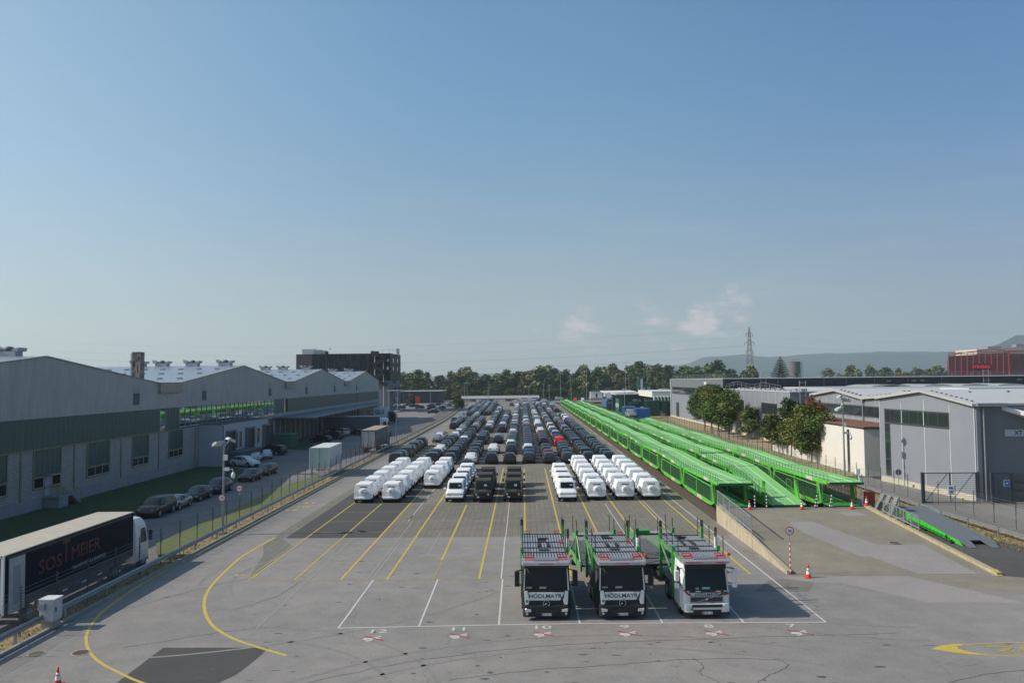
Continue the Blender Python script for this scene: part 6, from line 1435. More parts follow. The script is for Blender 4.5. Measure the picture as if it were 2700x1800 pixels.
# ---- box lorries and trailers on the left
def axle_wheels(root, xs, ys, r=.5, wd=.3, par_m=None):
    for y in ys:
        for x in xs:
            s = 1 if x > 0 else -1; g = MB(); g.tube((x-s*wd, y, r), (x, y, r), r, 18); w_ = g.build('wheel', RUB, root); q = MB(); q.tube((x-s*.02, y, r), (x+s*.015, y, r), r*.55, 12); q.build('rim', GALV, w_)
def cab(root, y0, m, w_=1.24, h=3.4, roof=True, lower=None, d=2.2):
    """lorry cab whose back wall is at y0, nose at y0+d"""
    g = MB(); y1 = y0+d
    g.loft([[(-w_, y, .55), (w_, y, .55), (w_*1.0, y, 1.6), (w_*.98, y, h-.5), (w_*.86, y, h-.08), (w_*.5, y, h), (-w_*.5, y, h), (-w_*.86, y, h-.08), (-w_*.98, y, h-.5), (-w_, y, 1.6)] for y in (y0,)]+
           [[(-w_, y1-.45, .5), (w_, y1-.45, .5), (w_, y1-.4, 1.6), (w_*.97, y1-.7, h-.6), (w_*.84, y1-.95, h-.15), (w_*.5, y1-1.0, h-.05), (-w_*.5, y1-1.0, h-.05), (-w_*.84, y1-.95, h-.15), (-w_*.97, y1-.7, h-.6), (-w_, y1-.4, 1.6)],
            [(-w_*.9, y1, .5), (w_*.9, y1, .5), (w_*.9, y1-.02, 1.6), (w_*.86, y1-.3, h-.75), (w_*.8, y1-.5, h-.4), (w_*.5, y1-.55, h-.3), (-w_*.5, y1-.55, h-.3), (-w_*.8, y1-.5, h-.4), (-w_*.86, y1-.3, h-.75), (-w_*.9, y1-.02, 1.6)]])
    c = g.build('cab', m, root, bevel=.05)
    g = MB(); g.add([(-w_*.84, y1+.0, 1.65), (w_*.84, y1+.0, 1.65), (w_*.82, y1-.28, h-.8), (-w_*.82, y1-.28, h-.8)], [(0, 1, 2, 3)]); g.xf(Matrix.Translation((0, .02, 0))); g.build('windscreen', GLASS, c)
    for s in (-1, 1):
        g = MB(); g.add([(s*(w_+.012), y1-.55, 1.7), (s*(w_+.012), y1-1.45, 1.75), (s*(w_*.985+.012), y1-1.4, h-.85), (s*(w_*.975+.012), y1-.75, h-.85)], [(0, 1, 2, 3)]); g.build('side_window', GLASS, c)
        g = MB(); g.box(s*(w_+.14)-.1, s*(w_+.14)+.1, y1-.3, y1-.1, 1.75, 2.45); g.tube((s*w_*.95, y1-.45, 2.4), (s*(w_+.14), y1-.2, 2.4), .03, 5); g.build('mirror', BLACK, root, bevel=.03)
        g = MB(); g.box(s*.75-.2, s*.75+.2, y1-.03, y1+.03, .72, .95); g.build('headlamp', LIT, root)
    g = MB(); g.box(-w_*.88, w_*.88, y1-.1, y1+.06, .35, .7); g.build('bumper', DARK, root)
    g = MB(); g.box(-w_*.6, w_*.6, y1-.02, y1+.035, .95, 1.45); g.build('grille', BLACK, root)
    return c
def trailer(name, label, cat, loc, rz, L_, z0, z1, side_m, roof_m, rear_m, wheels=(), legs=(), cab_m=None, frame=WHITE, w_=1.25):
    root = thing(name, label, cat, loc, rz)
    g = MB(); g.box(-w_, w_, -L_/2, L_/2, z0, z1-.06); g.build('body', side_m, root)
    g = MB(); g.box(-w_-.02, w_+.02, -L_/2-.02, L_/2+.02, z1-.06, z1); g.build('roof', roof_m, root)
    g = MB(); g.box(-w_+.1, w_-.1, -L_/2-.03, -L_/2, z0+.1, z1-.15); d = g.build('rear_doors', rear_m, root); g = MB(); g.box(-.02, .02, -L_/2-.05, -L_/2-.03, z0+.1, z1-.15); g.build('door_gap', DARK, d)
    g = MB(); [g.box(s*w_-.07, s*w_+.07, -L_/2-.06, -L_/2+.06, z0-.05, z1) for s in (-1, 1)]; g.box(-w_, w_, -L_/2-.06, -L_/2+.02, z1-.12, z1+.015); g.box(-w_, w_, -L_/2-.06, -L_/2+.02, z0-.1, z0+.05); g.build('rear_frame', frame, root)
    g = MB(); g.box(-.45, .45, -L_/2+.3, L_/2-.3, z0-.25, z0); g.build('chassis', DARK, root)
    for x, y in legs: g = MB(); g.box(x-.06, x+.06, y-.06, y+.06, 0, z0); g.build('support_leg', GALV, root)
    if wheels: axle_wheels(root, (-w_+.03, w_-.03), wheels)
    if cab_m:
        cab(root, L_/2+.35, cab_m, h=3.6); axle_wheels(root, (-w_+.05, w_-.05), (L_/2+1.6,)); 
        g = MB(); g.box(-.45, .45, L_/2-1.5, L_/2+2.2, .5, .85); g.build('tractor_frame', DARK, root)
    return root
NAVY = mat('navy_tarpaulin', (.008, .011, .022), .8, spec=.15, var=.15, vs=1, bump=.15, bs=2.0); TILT = mat('cream_tilt_roof', (.42, .39, .33), .8, var=.12, vs=1.2, stretch=(1, 3, 1))
st = trailer('articulated_lorry', 'navy curtain side lorry with cream roof, red lettering and white cab behind the guardrail', 'lorry', (-28.4, 48.5, -.6), 0, 13.9, 1.1, 4.12, NAVY, TILT, NAVY, wheels=(-4.6, -3.3, -2.0, 4.6), cab_m=PAINT['white'])
RM90 = Matrix(((0, 0, 1, 0), (1, 0, 0, 0), (0, 1, 0, 0), (0, 0, 0, 1)))       # text on a plane facing +X, reading along +Y
LRED = mat('faded_red_lettering', (.10, .016, .018), .6, var=.3, vs=5)
text('SOS', 1.05, Matrix.Translation((1.262, -2.75, 2.75)) @ RM90, LRED, 'lettering', st, ext=.006, bold=.05, sx=1.25)
text('T', 1.9, Matrix.Translation((1.262, -1.2, 3.1)) @ RM90, LRED, 'lettering', st, ext=.006, bold=.05, sx=.7)
text('MEIER', 1.1, Matrix.Translation((1.262, .95, 2.85)) @ RM90 @ Matrix(((1, .0, 0, 0), (.0, 1, 0, 0), (0, 0, 1, 0), (0, 0, 0, 1))), LRED, 'lettering', st, ext=.006, bold=.05, sx=1.15)
text('TRANSPORT & LOGISTICS', .3, Matrix.Translation((1.262, 1.35, 2.0)) @ RM90, mat('grey_lettering', (.32, .33, .34), .6), 'lettering', st, ext=.006, bold=.01, sx=1.1)
for o in list(st.children):
    if o.name.startswith('rear_doors'): o.data.materials[0] = mat('dark_hold', (.006, .006, .007), .9)  # rear sheet blackened to stand in for the unlit open hold
g = MB(); g.box(1.27, 1.33, -6.5, -5.2, 1.0, 3.85); dd = g.build('open_rear_door', mat('dull_white_door', (.36, .37, .39), .6, var=.15, vs=2), st); g = MB(); g.box(1.33, 1.345, -6.2, -5.6, 1.4, 3.4); g.build('door_panel', mat('grey_panel_inset', (.25, .26, .28), .7), dd)
g = MB(); g.box(1.24, 1.27, -6.6, 6.6, 1.05, 1.2); g.box(1.24, 1.28, -6.6, 6.6, 3.86, 3.97); g.build('curtain_rail', DARK, st)
g = MB(); g.box(1.15, 1.22, -2.9, 3.8, .5, 1.05); g.build('side_guard', DARK, st)
g = MB(); [g.box(1.2, 1.25, y, y+.5, .85, .95) for y in (-3.9, -1.5, .6, 2.4)]; g.build('reflector', PLATE, st)
t = thing('storage_rack', 'grey wire rack cage behind the open rear of the navy lorry', 'rack', (-28.4, 40.2, -.6)); g = MB()
for x in (-.7, .7):
    for y in (-.5, .5): g.box(x-.04, x+.04, y-.04, y+.04, 0, 1.9)
for z in (.3, 1.0, 1.85): g.box(-.7, .7, -.54, -.46, z, z+.07); g.box(-.7, .7, .46, .54, z, z+.07)
g.build('frame', GALV, t, split=False); g = MB(); g.box(-.6, .6, -.4, .4, .4, .8); g.build('crate', mat('blue_crate', (.08, .12, .25), .6), t)
WB = mat('white_box_body', (.52, .55, .54), .5, var=.06, vs=1)
trailer('swap_body', 'white swap body box standing on legs in the yard', 'swap body', (-26.75, 108.2, 0), R(1.5), 8.4, 1.1, 3.8, mat('white_box_side', (.50, .52, .53), .55, var=.05), mat('white_box_roof', (.62, .63, .62), .5), mat('pale_shutter', (.40, .50, .50), .4), legs=[(-1.15, -3.6), (1.15, -3.6), (-1.15, 3.4), (1.15, 3.4)], frame=WB)
bt = trailer('semi_trailer', 'brown grey sided box trailer with white doors and beige roof', 'trailer', (-26.7, 143.8, 0), R(1), 14.5, 1.05, 4.0, mat('brown_grey_side', (.15, .13, .125), .6, var=.1), mat('beige_roof', (.36, .28, .22), .7, var=.1), mat('pale_doors', (.42, .41, .42), .5), wheels=(-4.6, -3.3, -2.0), cab_m=PAINT['grey'], frame=mat('maroon_frame', (.12, .04, .045), .5))
for s in (-1, 1): g = MB(); g.box(s*.9-.28, s*.9+.28, -7.36, -7.3, .85, 1.05); g.build('warning_board', ORNG, bt)
ds = trailer('articulated_lorry', 'long dark blue grey box lorry standing across under the canopy end, white cab', 'lorry', (-41.3, 191.5, 0), R(-90+2), 13.2, 1.2, 4.0, mat('blue_grey_box', (.075, .095, .12), .5, var=.06), WB, DARK, wheels=(-4.6, -3.3, -2.0), cab_m=PAINT['white'])
gt_ = trailer('articulated_lorry', 'white box lorry with the letters GLS and orange arrow square', 'lorry', (-46.5, 236, 0), R(-90), 13.0, 1.1, 4.6, mat('white_lorry_side', (.68, .70, .71), .5, var=.05), WB, WB, wheels=(-4, -2.7), cab_m=PAINT['dark blue'])
M0 = Matrix(((0, 0, 1, 0), (1, 0, 0, 0), (0, 1, 0, 0), (0, 0, 0, 1)))
text('GLS', 1.75, Matrix.Translation((1.27, 4.2, 3.2)) @ M0, mat('gls_navy', (.01, .015, .10), .5), 'lettering', gt_, ext=.01, bold=.05, sx=.95)
g = MB(); g.box(1.25, 1.27, .6, 2.4, 2.4, 3.9); o = g.build('orange_square', mat('gls_orange', (.52, .24, .02), .5), gt_); g = MB(); g.add([(1.28, 1.0, 2.6), (1.28, 1.3, 2.6), (1.28, 1.9, 3.2), (1.28, 1.9, 2.8), (1.28, 2.15, 2.8), (1.28, 2.15, 3.6), (1.28, 1.3, 3.6), (1.28, 1.3, 3.35), (1.28, 1.7, 3.35), (1.28, 1.0, 2.75)], [tuple(range(10))]); g.build('arrow_cut', WB, o)
# white vans and small lorries far off
for k, (x, y, c, l) in enumerate(((-.4, 452, 'white', 'long white van beyond the middle of the far barrier'), (5.6, 456, 'white', 'white van partly behind the long white van'), (10.0, 458, 'dark grey', 'dark pickup van right of the long white van'), (28.3, 436, 'red', 'red small van on the far crossing road'), (32.2, 433, 'cream', 'cream minibus behind the red small van'), (19.6, 470, 'silver', 'silver van before the hedge by the train end'))):
    put_car('van', c, x, y, R(90 if k < 2 else 180), l, cat='van', full=False).scale = (1, 1.25 if k < 2 else 1, 1.2)
for x, y, l in ((71, 470, 'small white lorry on the far terrace'), (79, 455, 'pale box lorry on the far terrace by the grey building')):
    o = put_car('van', 'white', x, y, R(90), l, cat='lorry', full=False, z=3.6); o.scale = (1.1, 1.7, 1.5)
sv = put_car('suv', 'silver', 25.0, 186.5, R(180), 'silver car standing on the end of the third green train', full=True, z=3.3); sv.scale = (1.1, 1.0, 1.1)
# people in high visibility vests
SKIN = mat('skin', (.38, .22, .16), .6); HV = mat('yellow_vest', (.55, .62, .03), .7); TRO = mat('dark_trousers', (.02, .022, .03), .8); HAIR = mat('dark_hair', (.02, .015, .01), .8)
def person(x, y, label, rz=0):
    t = thing('person', label, 'person', (x, y, 0), rz, 'people working between the parked cars')
    me = bpy.data.meshes.new('body'); vs = [(0, 0, .95), (0, 0, 1.2), (0, .0, 1.42), (0, 0, 1.52), (0, .02, 1.66), (0, .02, 1.76), (-.1, 0, .88), (-.12, .03, .48), (-.12, 0, .08), (-.12, .14, .03), (.1, 0, .88), (.13, -.02, .48), (.13, -.05, .08), (.13, .09, .03), (-.2, 0, 1.4), (-.27, 0, 1.12), (-.25, .12, .9), (.2, 0, 1.4), (.27, .02, 1.12), (.26, .14, .9)]
    es = [(0, 1), (1, 2), (2, 3), (3, 4), (4, 5), (0, 6), (6, 7), (7, 8), (8, 9), (0, 10), (10, 11), (11, 12), (12, 13), (2, 14), (14, 15), (15, 16), (2, 17), (17, 18), (18, 19)]
    rs = [.15, .14, .15, .06, .1, .075, .1, .07, .05, .04, .1, .07, .05, .04, .07, .05, .04, .07, .05, .04]
    me.from_pydata(vs, es, []); o = link('body', me); sk = o.modifiers.new('s', 'SKIN'); sv_ = me.skin_vertices[0].data
    for i, r in enumerate(rs): sv_[i].radius = (r, r*.8 if i in (0, 1, 2) else r)
    sv_[0].use_root = True; ss = o.modifiers.new('d', 'SUBSURF'); ss.levels = ss.render_levels = 1
    dg = bpy.context.evaluated_depsgraph_get(); m2 = bpy.data.meshes.new_from_object(o.evaluated_get(dg)); bpy.data.objects.remove(o)
    m2.materials.clear(); [m2.materials.append(m) for m in (SKIN, TRO, HV)]
    for p in m2.polygons: z = p.center.z; p.material_index = 1 if z < .93 else (2 if z < 1.47 and abs(p.center.x) < .3 and z > 1.05 else 0); p.use_smooth = True
    link('body', m2, t)
    g = MB(); g.loft([[(rr*math.cos(i*.785), .01+rr*math.sin(i*.785), z) for i in range(8)] for rr, z in ((.115, 1.7), (.12, 1.78), (.08, 1.86), (.01, 1.88))]); g.build('hair', HAIR, t, smooth=True); return t
person(-3.5, 256, 'person in yellow vest and dark trousers standing between the sixth and seventh car lanes'); person(11.1, 255, 'person in yellow vest standing between the two rightmost car lanes', R(160))
# ============================================================ CAR TRANSPORTERS
TG = mat('transporter_green', (.03, .30, .05), .4, var=.15, vs=2, coat=.3); TGL = mat('faded_green', (.09, .26, .08), .5, var=.15, vs=2); TDG = mat('transporter_dark_green', (.008, .07, .035), .4, coat=.4)
SLAT = mat('aluminium_slat', (.46, .46, .48), .4, .55, .15, 5); PIT = mat('deck_shadow_steel', (.035, .035, .038), .6); CG = mat('anthracite_plastic', (.020, .023, .028), .6, var=.05, spec=.25)
DKG = mat('dark_green_lettering', (.008, .07, .06), .5)
SLATD = mat('dark_slat', (.16, .16, .165), .6, .4, .3, 4)  # darker slats, used on the lower decks
def deck(root, x0, x1, y0, y1, zf, name='upper_deck', holes=(), step=.155):
    """aluminium deck of long channel slats; zf(y) gives its height"""
    base = MB(); n = max(1, int((y1-y0)/1.2))
    for k in range(n):
        a, b = y0+(y1-y0)*k/n, y0+(y1-y0)*(k+1)/n
        base.add([(x0, a, zf(a)-.08), (x1, a, zf(a)-.08), (x1, b, zf(b)-.08), (x0, b, zf(b)-.08), (x0, a, zf(a)), (x1, a, zf(a)), (x1, b, zf(b)), (x0, b, zf(b))], [(3, 2, 1, 0), (4, 5, 6, 7), (0, 1, 5, 4), (1, 2, 6, 5), (2, 3, 7, 6), (3, 0, 4, 7)])
    d = base.build(name, PIT, root, split=False); g = MB(); x = x0+.04
    while x < x1-.08:
        for k in range(n):
            a, b = y0+(y1-y0)*k/n+.015, y0+(y1-y0)*(k+1)/n-.015
            if any(h[0] < x+.05 < h[1] and h[2] < (a+b)/2 < h[3] for h in holes): continue
            g.add([(x, a, zf(a)), (x+.1, a, zf(a)), (x+.1, b, zf(b)), (x, b, zf(b)), (x, a, zf(a)+.03), (x+.1, a, zf(a)+.03), (x+.1, b, zf(b)+.03), (x, b, zf(b)+.03)], [(4, 5, 6, 7), (0, 1, 5, 4), (1, 2, 6, 5), (2, 3, 7, 6), (3, 0, 4, 7)])
        x += step
    g.build('deck_slats', SLAT if name == 'upper_deck' else SLATD, d, split=False); return d
def chock(root, x, y, z, wd=.42):
    g = MB()
    for yy, zz in ((y, z+.04), (y+.16, z+.16)):
        g.tube((x-wd/2, yy, zz), (x+wd/2, yy, zz), .019, 6)
    for xx in (x-wd/2, x+wd/2): g.path([(xx, y, z+.02), (xx, y+.08, z+.2), (xx, y+.24, z+.04)], .019, 5)
    g.build('wheel_chock', RED, root, split=False)
def poles(root, xs, ys, zf, h, m=DARK, rope=False):
    for x in xs:
        for y in ys: g = MB(); g.tube((x, y, zf(y)), (x, y, zf(y)+h), .028, 6); g.build('stanchion', m, root)
        if rope:
            g = MB()
            for a, b in zip(ys, ys[1:]):
                for zz in (.35, .7, .95):
                    p = [(x, a+(b-a)*k/6, zf(a+(b-a)*k/6)+zz*h-.22*4*(k/6)*(1-k/6)) for k in range(7)]; g.path(p, .008, 3)
            g.build('safety_rope', GALV, root, split=False)
def star_badge(root, x, y, z, r):
    g = MB(); n = 24
    g.loft([[(x+rr*math.cos(6.283*i/n), y+dy, z+rr*math.sin(6.283*i/n)) for i in range(n)]+[] for rr, dy in ((r, 0), (r, -.03), (r*.86, -.03), (r*.86, 0))], caps=False)
    for k in range(3):
        a = math.pi/2+k*2.0944; g.add([(x, y-.05, z), (x+.12*r*math.cos(a+1.57), y-.02, z+.12*r*math.sin(a+1.57)), (x+r*.9*math.cos(a), y-.02, z+r*.9*math.sin(a)), (x+.12*r*math.cos(a-1.57), y-.02, z+.12*r*math.sin(a-1.57))], [(0, 1, 2), (0, 2, 3)])
    return g.build('badge', CHROME, root, split=False)
def transporter(x, y, rz, label, style, plate, rear=9.0, trailer_=False):
    t = thing('car_transporter', label, 'car transporter', (x, y, 0), rz, 'car transporter lorries parked side by side'); W = 1.24
    if style == 'A':
        # cab: anthracite lower front, white panel, big windscreen
        g = MB(); g.loft([[(-W, yy, z0), (W, yy, z0), (W, yy, 1.1), (W, yy, 2.0), (W*.95, yy, 2.78), (-W*.95, yy, 2.78), (-W, yy, 2.0), (-W, yy, 1.1)] for yy, z0 in ((1.75, .5), (.35, .5))]+[[(-W*.97, .05, .5), (W*.97, .05, .5), (W*.97, .03, 1.1), (W*.95, .06, 1.55), (W*.88, .22, 2.72), (-W*.88, .22, 2.72), (-W*.95, .06, 1.55), (-W*.97, .03, 1.1)]]); c = g.build('cab', CG, t, bevel=.05)
        g = MB(); [g.add([(s*W*.955, .03, 1.5), (s*W*.90, .03, 1.5), (s*W*.865, .19, 2.7), (s*W*.90, .19, 2.7)], [(0, 1, 2, 3)]) for s in (-1, 1)]; g.build('white_pillar', WHITE, c)
        g = MB(); g.add([(-W*.89, .045, 1.52), (W*.89, .045, 1.52), (W*.855, .2, 2.64), (-W*.855, .2, 2.64)], [(0, 1, 2, 3)]); g.xf(Matrix.Translation((0, -.022, 0))); ws = g.build('windscreen', GLASS, c)
        g = MB(); g.box(-W*.84, W*.84, -.012, .03, 1.42, 1.54); g.path([(-.9, .0, 1.5), (.1, .0, 1.62)], .012, 4); g.path([(-.1, .0, 1.5), (.7, .0, 1.6)], .012, 4); g.build('wiper_panel', BLACK, c, split=False)
        g = MB(); g.box(-W*.9, W*.9, .02, .4, 2.62, 2.80); g.build('sun_visor', BLACK, c)
        g = MB(); g.box(-W*.84, -W*.6, -.02, .0, 1.62, 1.7); g.box(-.35, .0, -.01, 0.05, 1.6, 1.68); g.build('dash_paper', mat('dash_paper', (.25, .30, .22), .6), ws)
        g = MB(); g.box(-.92, .92, -.02, .05, 1.0, 1.42); fp = g.build('front_panel', WHITE, c, bevel=.015)
        text('HÖDLMAYR', .285, RM((-.06, -.035, 1.22), rx=FY), DKG, 'lettering', fp, ext=.004, bold=.015, sx=1.1)
        g = MB(); g.add([(.70, -.026, 1.0), (.84, -.026, 1.0), (.92, -.026, 1.2), (.92, -.026, 1.38)], [(0, 1, 2, 3)]); g.build('green_stripe', DKG, fp); g = MB(); g.add([(.86, -.028, 1.0), (.92, -.028, 1.0), (.92, -.028, 1.16)], [(0, 1, 2)]); g.build('red_stripe', RED, fp)
        for s in (-1, 1): g = MB(); g.prism([(s*.97, 1.5), (s*1.14, 1.48), (s*1.10, .80), (s*.93, .80), (s*.88, 1.0)], 'y', -.05, .06); g.build('corner_deflector', WHITE, c, bevel=.01)
        g = MB(); g.disc((-1.0, -.06, .98), .075, 'y', 14, t=.01); g.build('round_sticker', mat('sticker_green', (.02, .25, .12), .5), c)
        g = MB(); g.box(-.9, .9, -.03, .06, .70, 1.0); gr = g.build('grille', CG, t); g = MB(); [g.box(-.86, .86, -.045, -.03, z, z+.035) for z in (.74, .83, .92)]; g.build('grille_bar', BLACK, gr, split=False)
        star_badge(gr, 0, -.05, .86, .18)
        g = MB(); g.loft([[(-1.22, .35, zz) for zz in ()] or [(-1.22, .4, .3), (1.22, .4, .3), (1.22, .4, .76), (-1.22, .4, .76)], [(-1.22, -.02, .18), (1.22, -.02, .18), (1.22, -.02, .80), (-1.22, -.02, .80)], [(-1.06, -.14, .2), (1.06, -.14, .2), (1.06, -.10, .72), (-1.06, -.10, .72)]]); b = g.build('bumper', CG, t, bevel=.03)
        for s in (-1, 1):
            g = MB(); g.prism([(s*.78, .46), (s*1.08, .44), (s*1.10, .62), (s*.80, .58)], 'y', -.15, -.02); g.build('headlamp', LIT, b, bevel=.01); g = MB(); g.disc((s*1.0, -.14, .36), .06, 'y', 10, t=.03); g.build('fog_lamp', LAMP, b)
        g = MB(); g.box(-.55, .55, -.155, -.13, .36, .56); g.build('lower_intake', BLACK, b)
    else:
        g = MB(); g.loft([[(-W, yy, .45), (W, yy, .45), (W, yy, 1.1), (W, yy, 2.1), (W*.95, yy, 2.8), (-W*.95, yy, 2.8), (-W, yy, 2.1), (-W, yy, 1.1)] for yy in (1.9, .5)]+[[(-W*.94, .05, .45), (W*.94, .05, .45), (W*.94, .02, 1.1), (W*.93, .06, 1.5), (W*.86, .3, 2.74), (-W*.86, .3, 2.74), (-W*.93, .06, 1.5), (-W*.94, .02, 1.1)]]); c = g.build('cab', WHITE, t, bevel=.07)
        g = MB(); g.add([(-W*.88, .045, 1.42), (W*.88, .045, 1.42), (W*.84, .27, 2.5), (-W*.84, .27, 2.5)], [(0, 1, 2, 3)]); g.xf(Matrix.Translation((0, -.025, 0))); ws = g.build('windscreen', GLASS, c)
        g = MB(); g.box(-W*.86, W*.86, .08, .5, 2.5, 2.78); g.build('sun_visor', BLACK, c); g = MB(); g.box(-.88, .88, -.0, .05, 1.32, 1.44); g.build('wiper_panel', BLACK, c)
        g = MB(); g.box(-.55, -.3, -.008, 0, 1.36, 1.4); g.box(.5, .75, -.008, 0, 1.36, 1.4); g.build('washer_flap', PLATE, c)
        g = MB(); g.box(-.2, .2, .03, .06, 1.48, 1.58); g.box(-.55, -.38, .03, .06, 1.48, 1.56); g.build('dash_paper', mat('dash_blue', (.15, .40, .5), .6), ws)
        text('HÖDLMAYR', .185, RM((.0, -.022, 1.22), rx=FY), DKG, 'lettering', c, ext=.004, bold=.012, sx=1.2); text('VOLVO', .09, RM((-.66, -.022, 1.2), rx=FY), GALV, 'lettering', c, ext=.003, sx=1.3)
        g = MB(); g.box(-.82, .82, -.03, .03, .86, 1.12); gr = g.build('grille', DARK, t); g = MB(); g.box(-.86, .86, -.045, .0, 1.10, 1.14); g.box(-.86, .86, -.045, 0, .83, .87); g.box(-.86, -.82, -.045, 0, .87, 1.1); g.box(.82, .86, -.045, 0, .87, 1.1); g.build('grille_frame', GALV, gr, split=False)
        g = MB(); g.path([(-.5, -.05, .86), (.45, -.05, 1.12)], .02, 4); g.box(-.06, .06, -.07, -.04, .93, 1.05); g.build('badge', CHROME, gr, split=False)
        g = MB(); g.prism([(-1.2, 1.45), (-1.14, 1.5), (-.92, 1.28), (-.8, 1.26), (-.8, 1.18), (-.96, 1.2)], 'y', -.03, -.02); g.prism([(.75, 1.16), (.95, 1.28), (1.16, 1.3), (1.16, 1.22), (.9, 1.18)], 'y', -.03, -.02); g.build('red_stripe', mat('wine_red', (.28, .01, .03), .5), c)
        g = MB(); g.prism([(.55, 1.14), (.85, 1.34), (1.16, 1.38), (1.16, 1.33), (.9, 1.28), (.7, 1.14)], 'y', -.034, -.024); g.prism([(.12, .74), (.26, .82), (.4, .82), (.3, .74)], 'y', -.06, -.05); g.build('green_stripe', DKG, c)
        g = MB(); g.loft([[(-1.22, .5, .34), (1.22, .5, .34), (1.22, .5, .80), (-1.22, .5, .80)], [(-1.18, -.03, .32), (1.18, -.03, .32), (1.18, -.03, .80), (-1.18, -.03, .80)], [(-1.0, -.12, .34), (1.0, -.12, .34), (1.0, -.1, .76), (-1.0, -.1, .76)]]); b = g.build('bumper', WHITE, t, bevel=.04)
        g = MB(); g.box(-.78, .78, -.14, -.1, .60, .74); g.box(-.72, .72, -.15, -.1, .36, .48); g.build('lower_intake', BLACK, b); g = MB(); g.box(-1.15, 1.15, -.1, .3, .2, .34); g.build('air_dam', BLACK, b)
        for s in (-1, 1): g = MB(); g.prism([(s*.90, .44), (s*1.12, .44), (s*1.12, .78), (s*.88, .78)], 'y', -.13, -.02); g.build('headlamp', LIT, b, bevel=.01)
        g = MB(); g.disc((-.80, -.15, .52), .075, 'y', 14, t=.02); g.build('round_sticker', mat('sticker_green', (.02, .25, .12), .5), b)
    g = MB(); g.box(-.26, .26, -.17, -.15, .27, .385); pl = g.build('number_plate', PLATE, b); text(plate, .105, RM((.03, -.178, .327), rx=FY), BLACK, 'plate_text', pl, ext=.001, sx=1.15); g = MB(); g.box(-.26, -.21, -.174, -.17, .27, .385); g.build('blue_band', mat('eu_blue', (.02, .05, .4), .5), pl)
    for s in (-1, 1):
        mx = s*(W+.26); g = MB()
        if style == 'A': g.box(mx-.13, mx+.13, -.05, .2, 1.72, 2.5)
        else: g.box(mx-.12, mx+.12, .0, .2, 1.9, 2.45); g.box(mx-.12, mx+.12, .0, .2, 1.55, 1.78)
        m_ = g.build('mirror', CG if style == 'A' else WHITE, t, bevel=.03); g = MB(); g.path([(s*W*.95, .35, 2.5), (mx, .1, 2.5)], .03, 5); g.path([(s*W, .4, 1.72), (mx, .12, 1.72)], .03, 5); g.build('mirror_arm', BLACK, t)
        g = MB(); g.add([(s*(W+.02), .42, 1.55), (s*(W+.02), 1.25, 1.5), (s*(W+.0), 1.25, 2.45), (s*(W*.97+.02), .55, 2.45)], [(0, 1, 2, 3)]); g.build('side_window', GLASS, c)
    if style == 'A': g = MB(); g.path([(-1.0, .1, 2.7), (-.85, -.12, 2.45)], .06, 6); g.box(-.98, -.76, -.2, -.1, 2.36, 2.5); g.build('kerb_mirror', BLACK, c)
    # chassis, wheels and green side skirts
    g = MB(); g.box(-.5, .5, .4, rear-.2, .55, .85); g.build('chassis', DARK, t)
    axle_wheels(t, (-W+.04, W-.04), (1.05, rear-2.6), r=.48, wd=.32); 
    for s in (-1, 1):
        g = MB(); x = s*(W-.02)
        g.prism([(2.1, .45), (rear-3.3, .45), (rear-3.3, .8), (3.0, 1.15), (2.1, 1.5)], 'x', x-.04, x+.04); g.build('side_skirt', TDG if s < 0 else TG, t)
        g = MB(); g.box(x-.09, x+.09, 1.95, 2.2, .6, 3.3); g.build('front_column', TG, t)
        g = MB(); g.box(x-.07, x+.07, rear-1.3, rear-1.1, .8, 3.7); g.build('lift_column', TG, t); g = MB(); g.tube((x, rear-1.2, 3.7), (x, rear-1.2, 4.05), .09, 8); g.build('column_head', BLACK, t)
        g = MB(); g.path([(x, 2.1, 1.6), (x, rear-1.2, 2.85)], .07, 5); g.build('diagonal_strut', TGL, t)
        g = MB(); zf0 = 2.98; g.box(x-.05, x+.05, .1, rear-.2, zf0-.14, zf0+.05); g.build('deck_side_beam', TGL if s < 0 else SLAT, t)
    g = MB()
    for k in range(9): g.tube((-W-.02, 1.9, 1.2+.22*k), (-W-.02, 2.25, 1.2+.22*k), .018, 4)
    g.build('ladder_rungs', TG, t, split=False)
    zf = lambda yy: 3.0 if yy > .6 else 2.93
    holes = [(-.2, .22, 4.9, 6.4), (-.35, -.12, 3.2, 4.4), (.12, .35, 3.2, 4.4)]
    dk = deck(t, -1.22, 1.22, .55, rear-.2, zf, holes=holes)
    g = MB()
    for yy in (1.9, 3.1, 4.6, rear-.5): g.box(-1.2, 1.2, yy-.04, yy+.04, 3.03, 3.07)
    for xx, yy, w2, l2 in ((0, 2.5, .5, .35), (-.3, 3.8, .12, .8), (.3, 3.8, .12, .8), (0, 5.6, .6, .2)): g.box(xx-w2/2, xx+w2/2, yy-l2/2, yy+l2/2, 3.03, 3.09)
    g.build('deck_latches', PIT, t, split=False)
    g = MB()
    for s in (-1, 1):
        for zz in (.38, .75): g.path([(s*1.24, yy, 2.95+zz-.02*(k % 2)) for k, yy in enumerate((1.4, 3.2, 5.2, rear-.4))], .012, 4)
    g.build('side_cable', GALV, t, split=False)
    g = MB(); [g.box(s*1.25-.03, s*1.25+.03, .35, 1.8, .5, 1.35) for s in (-1, 1)]; g.build('dark_side_panel', CG if style == 'A' else WHITE, t)
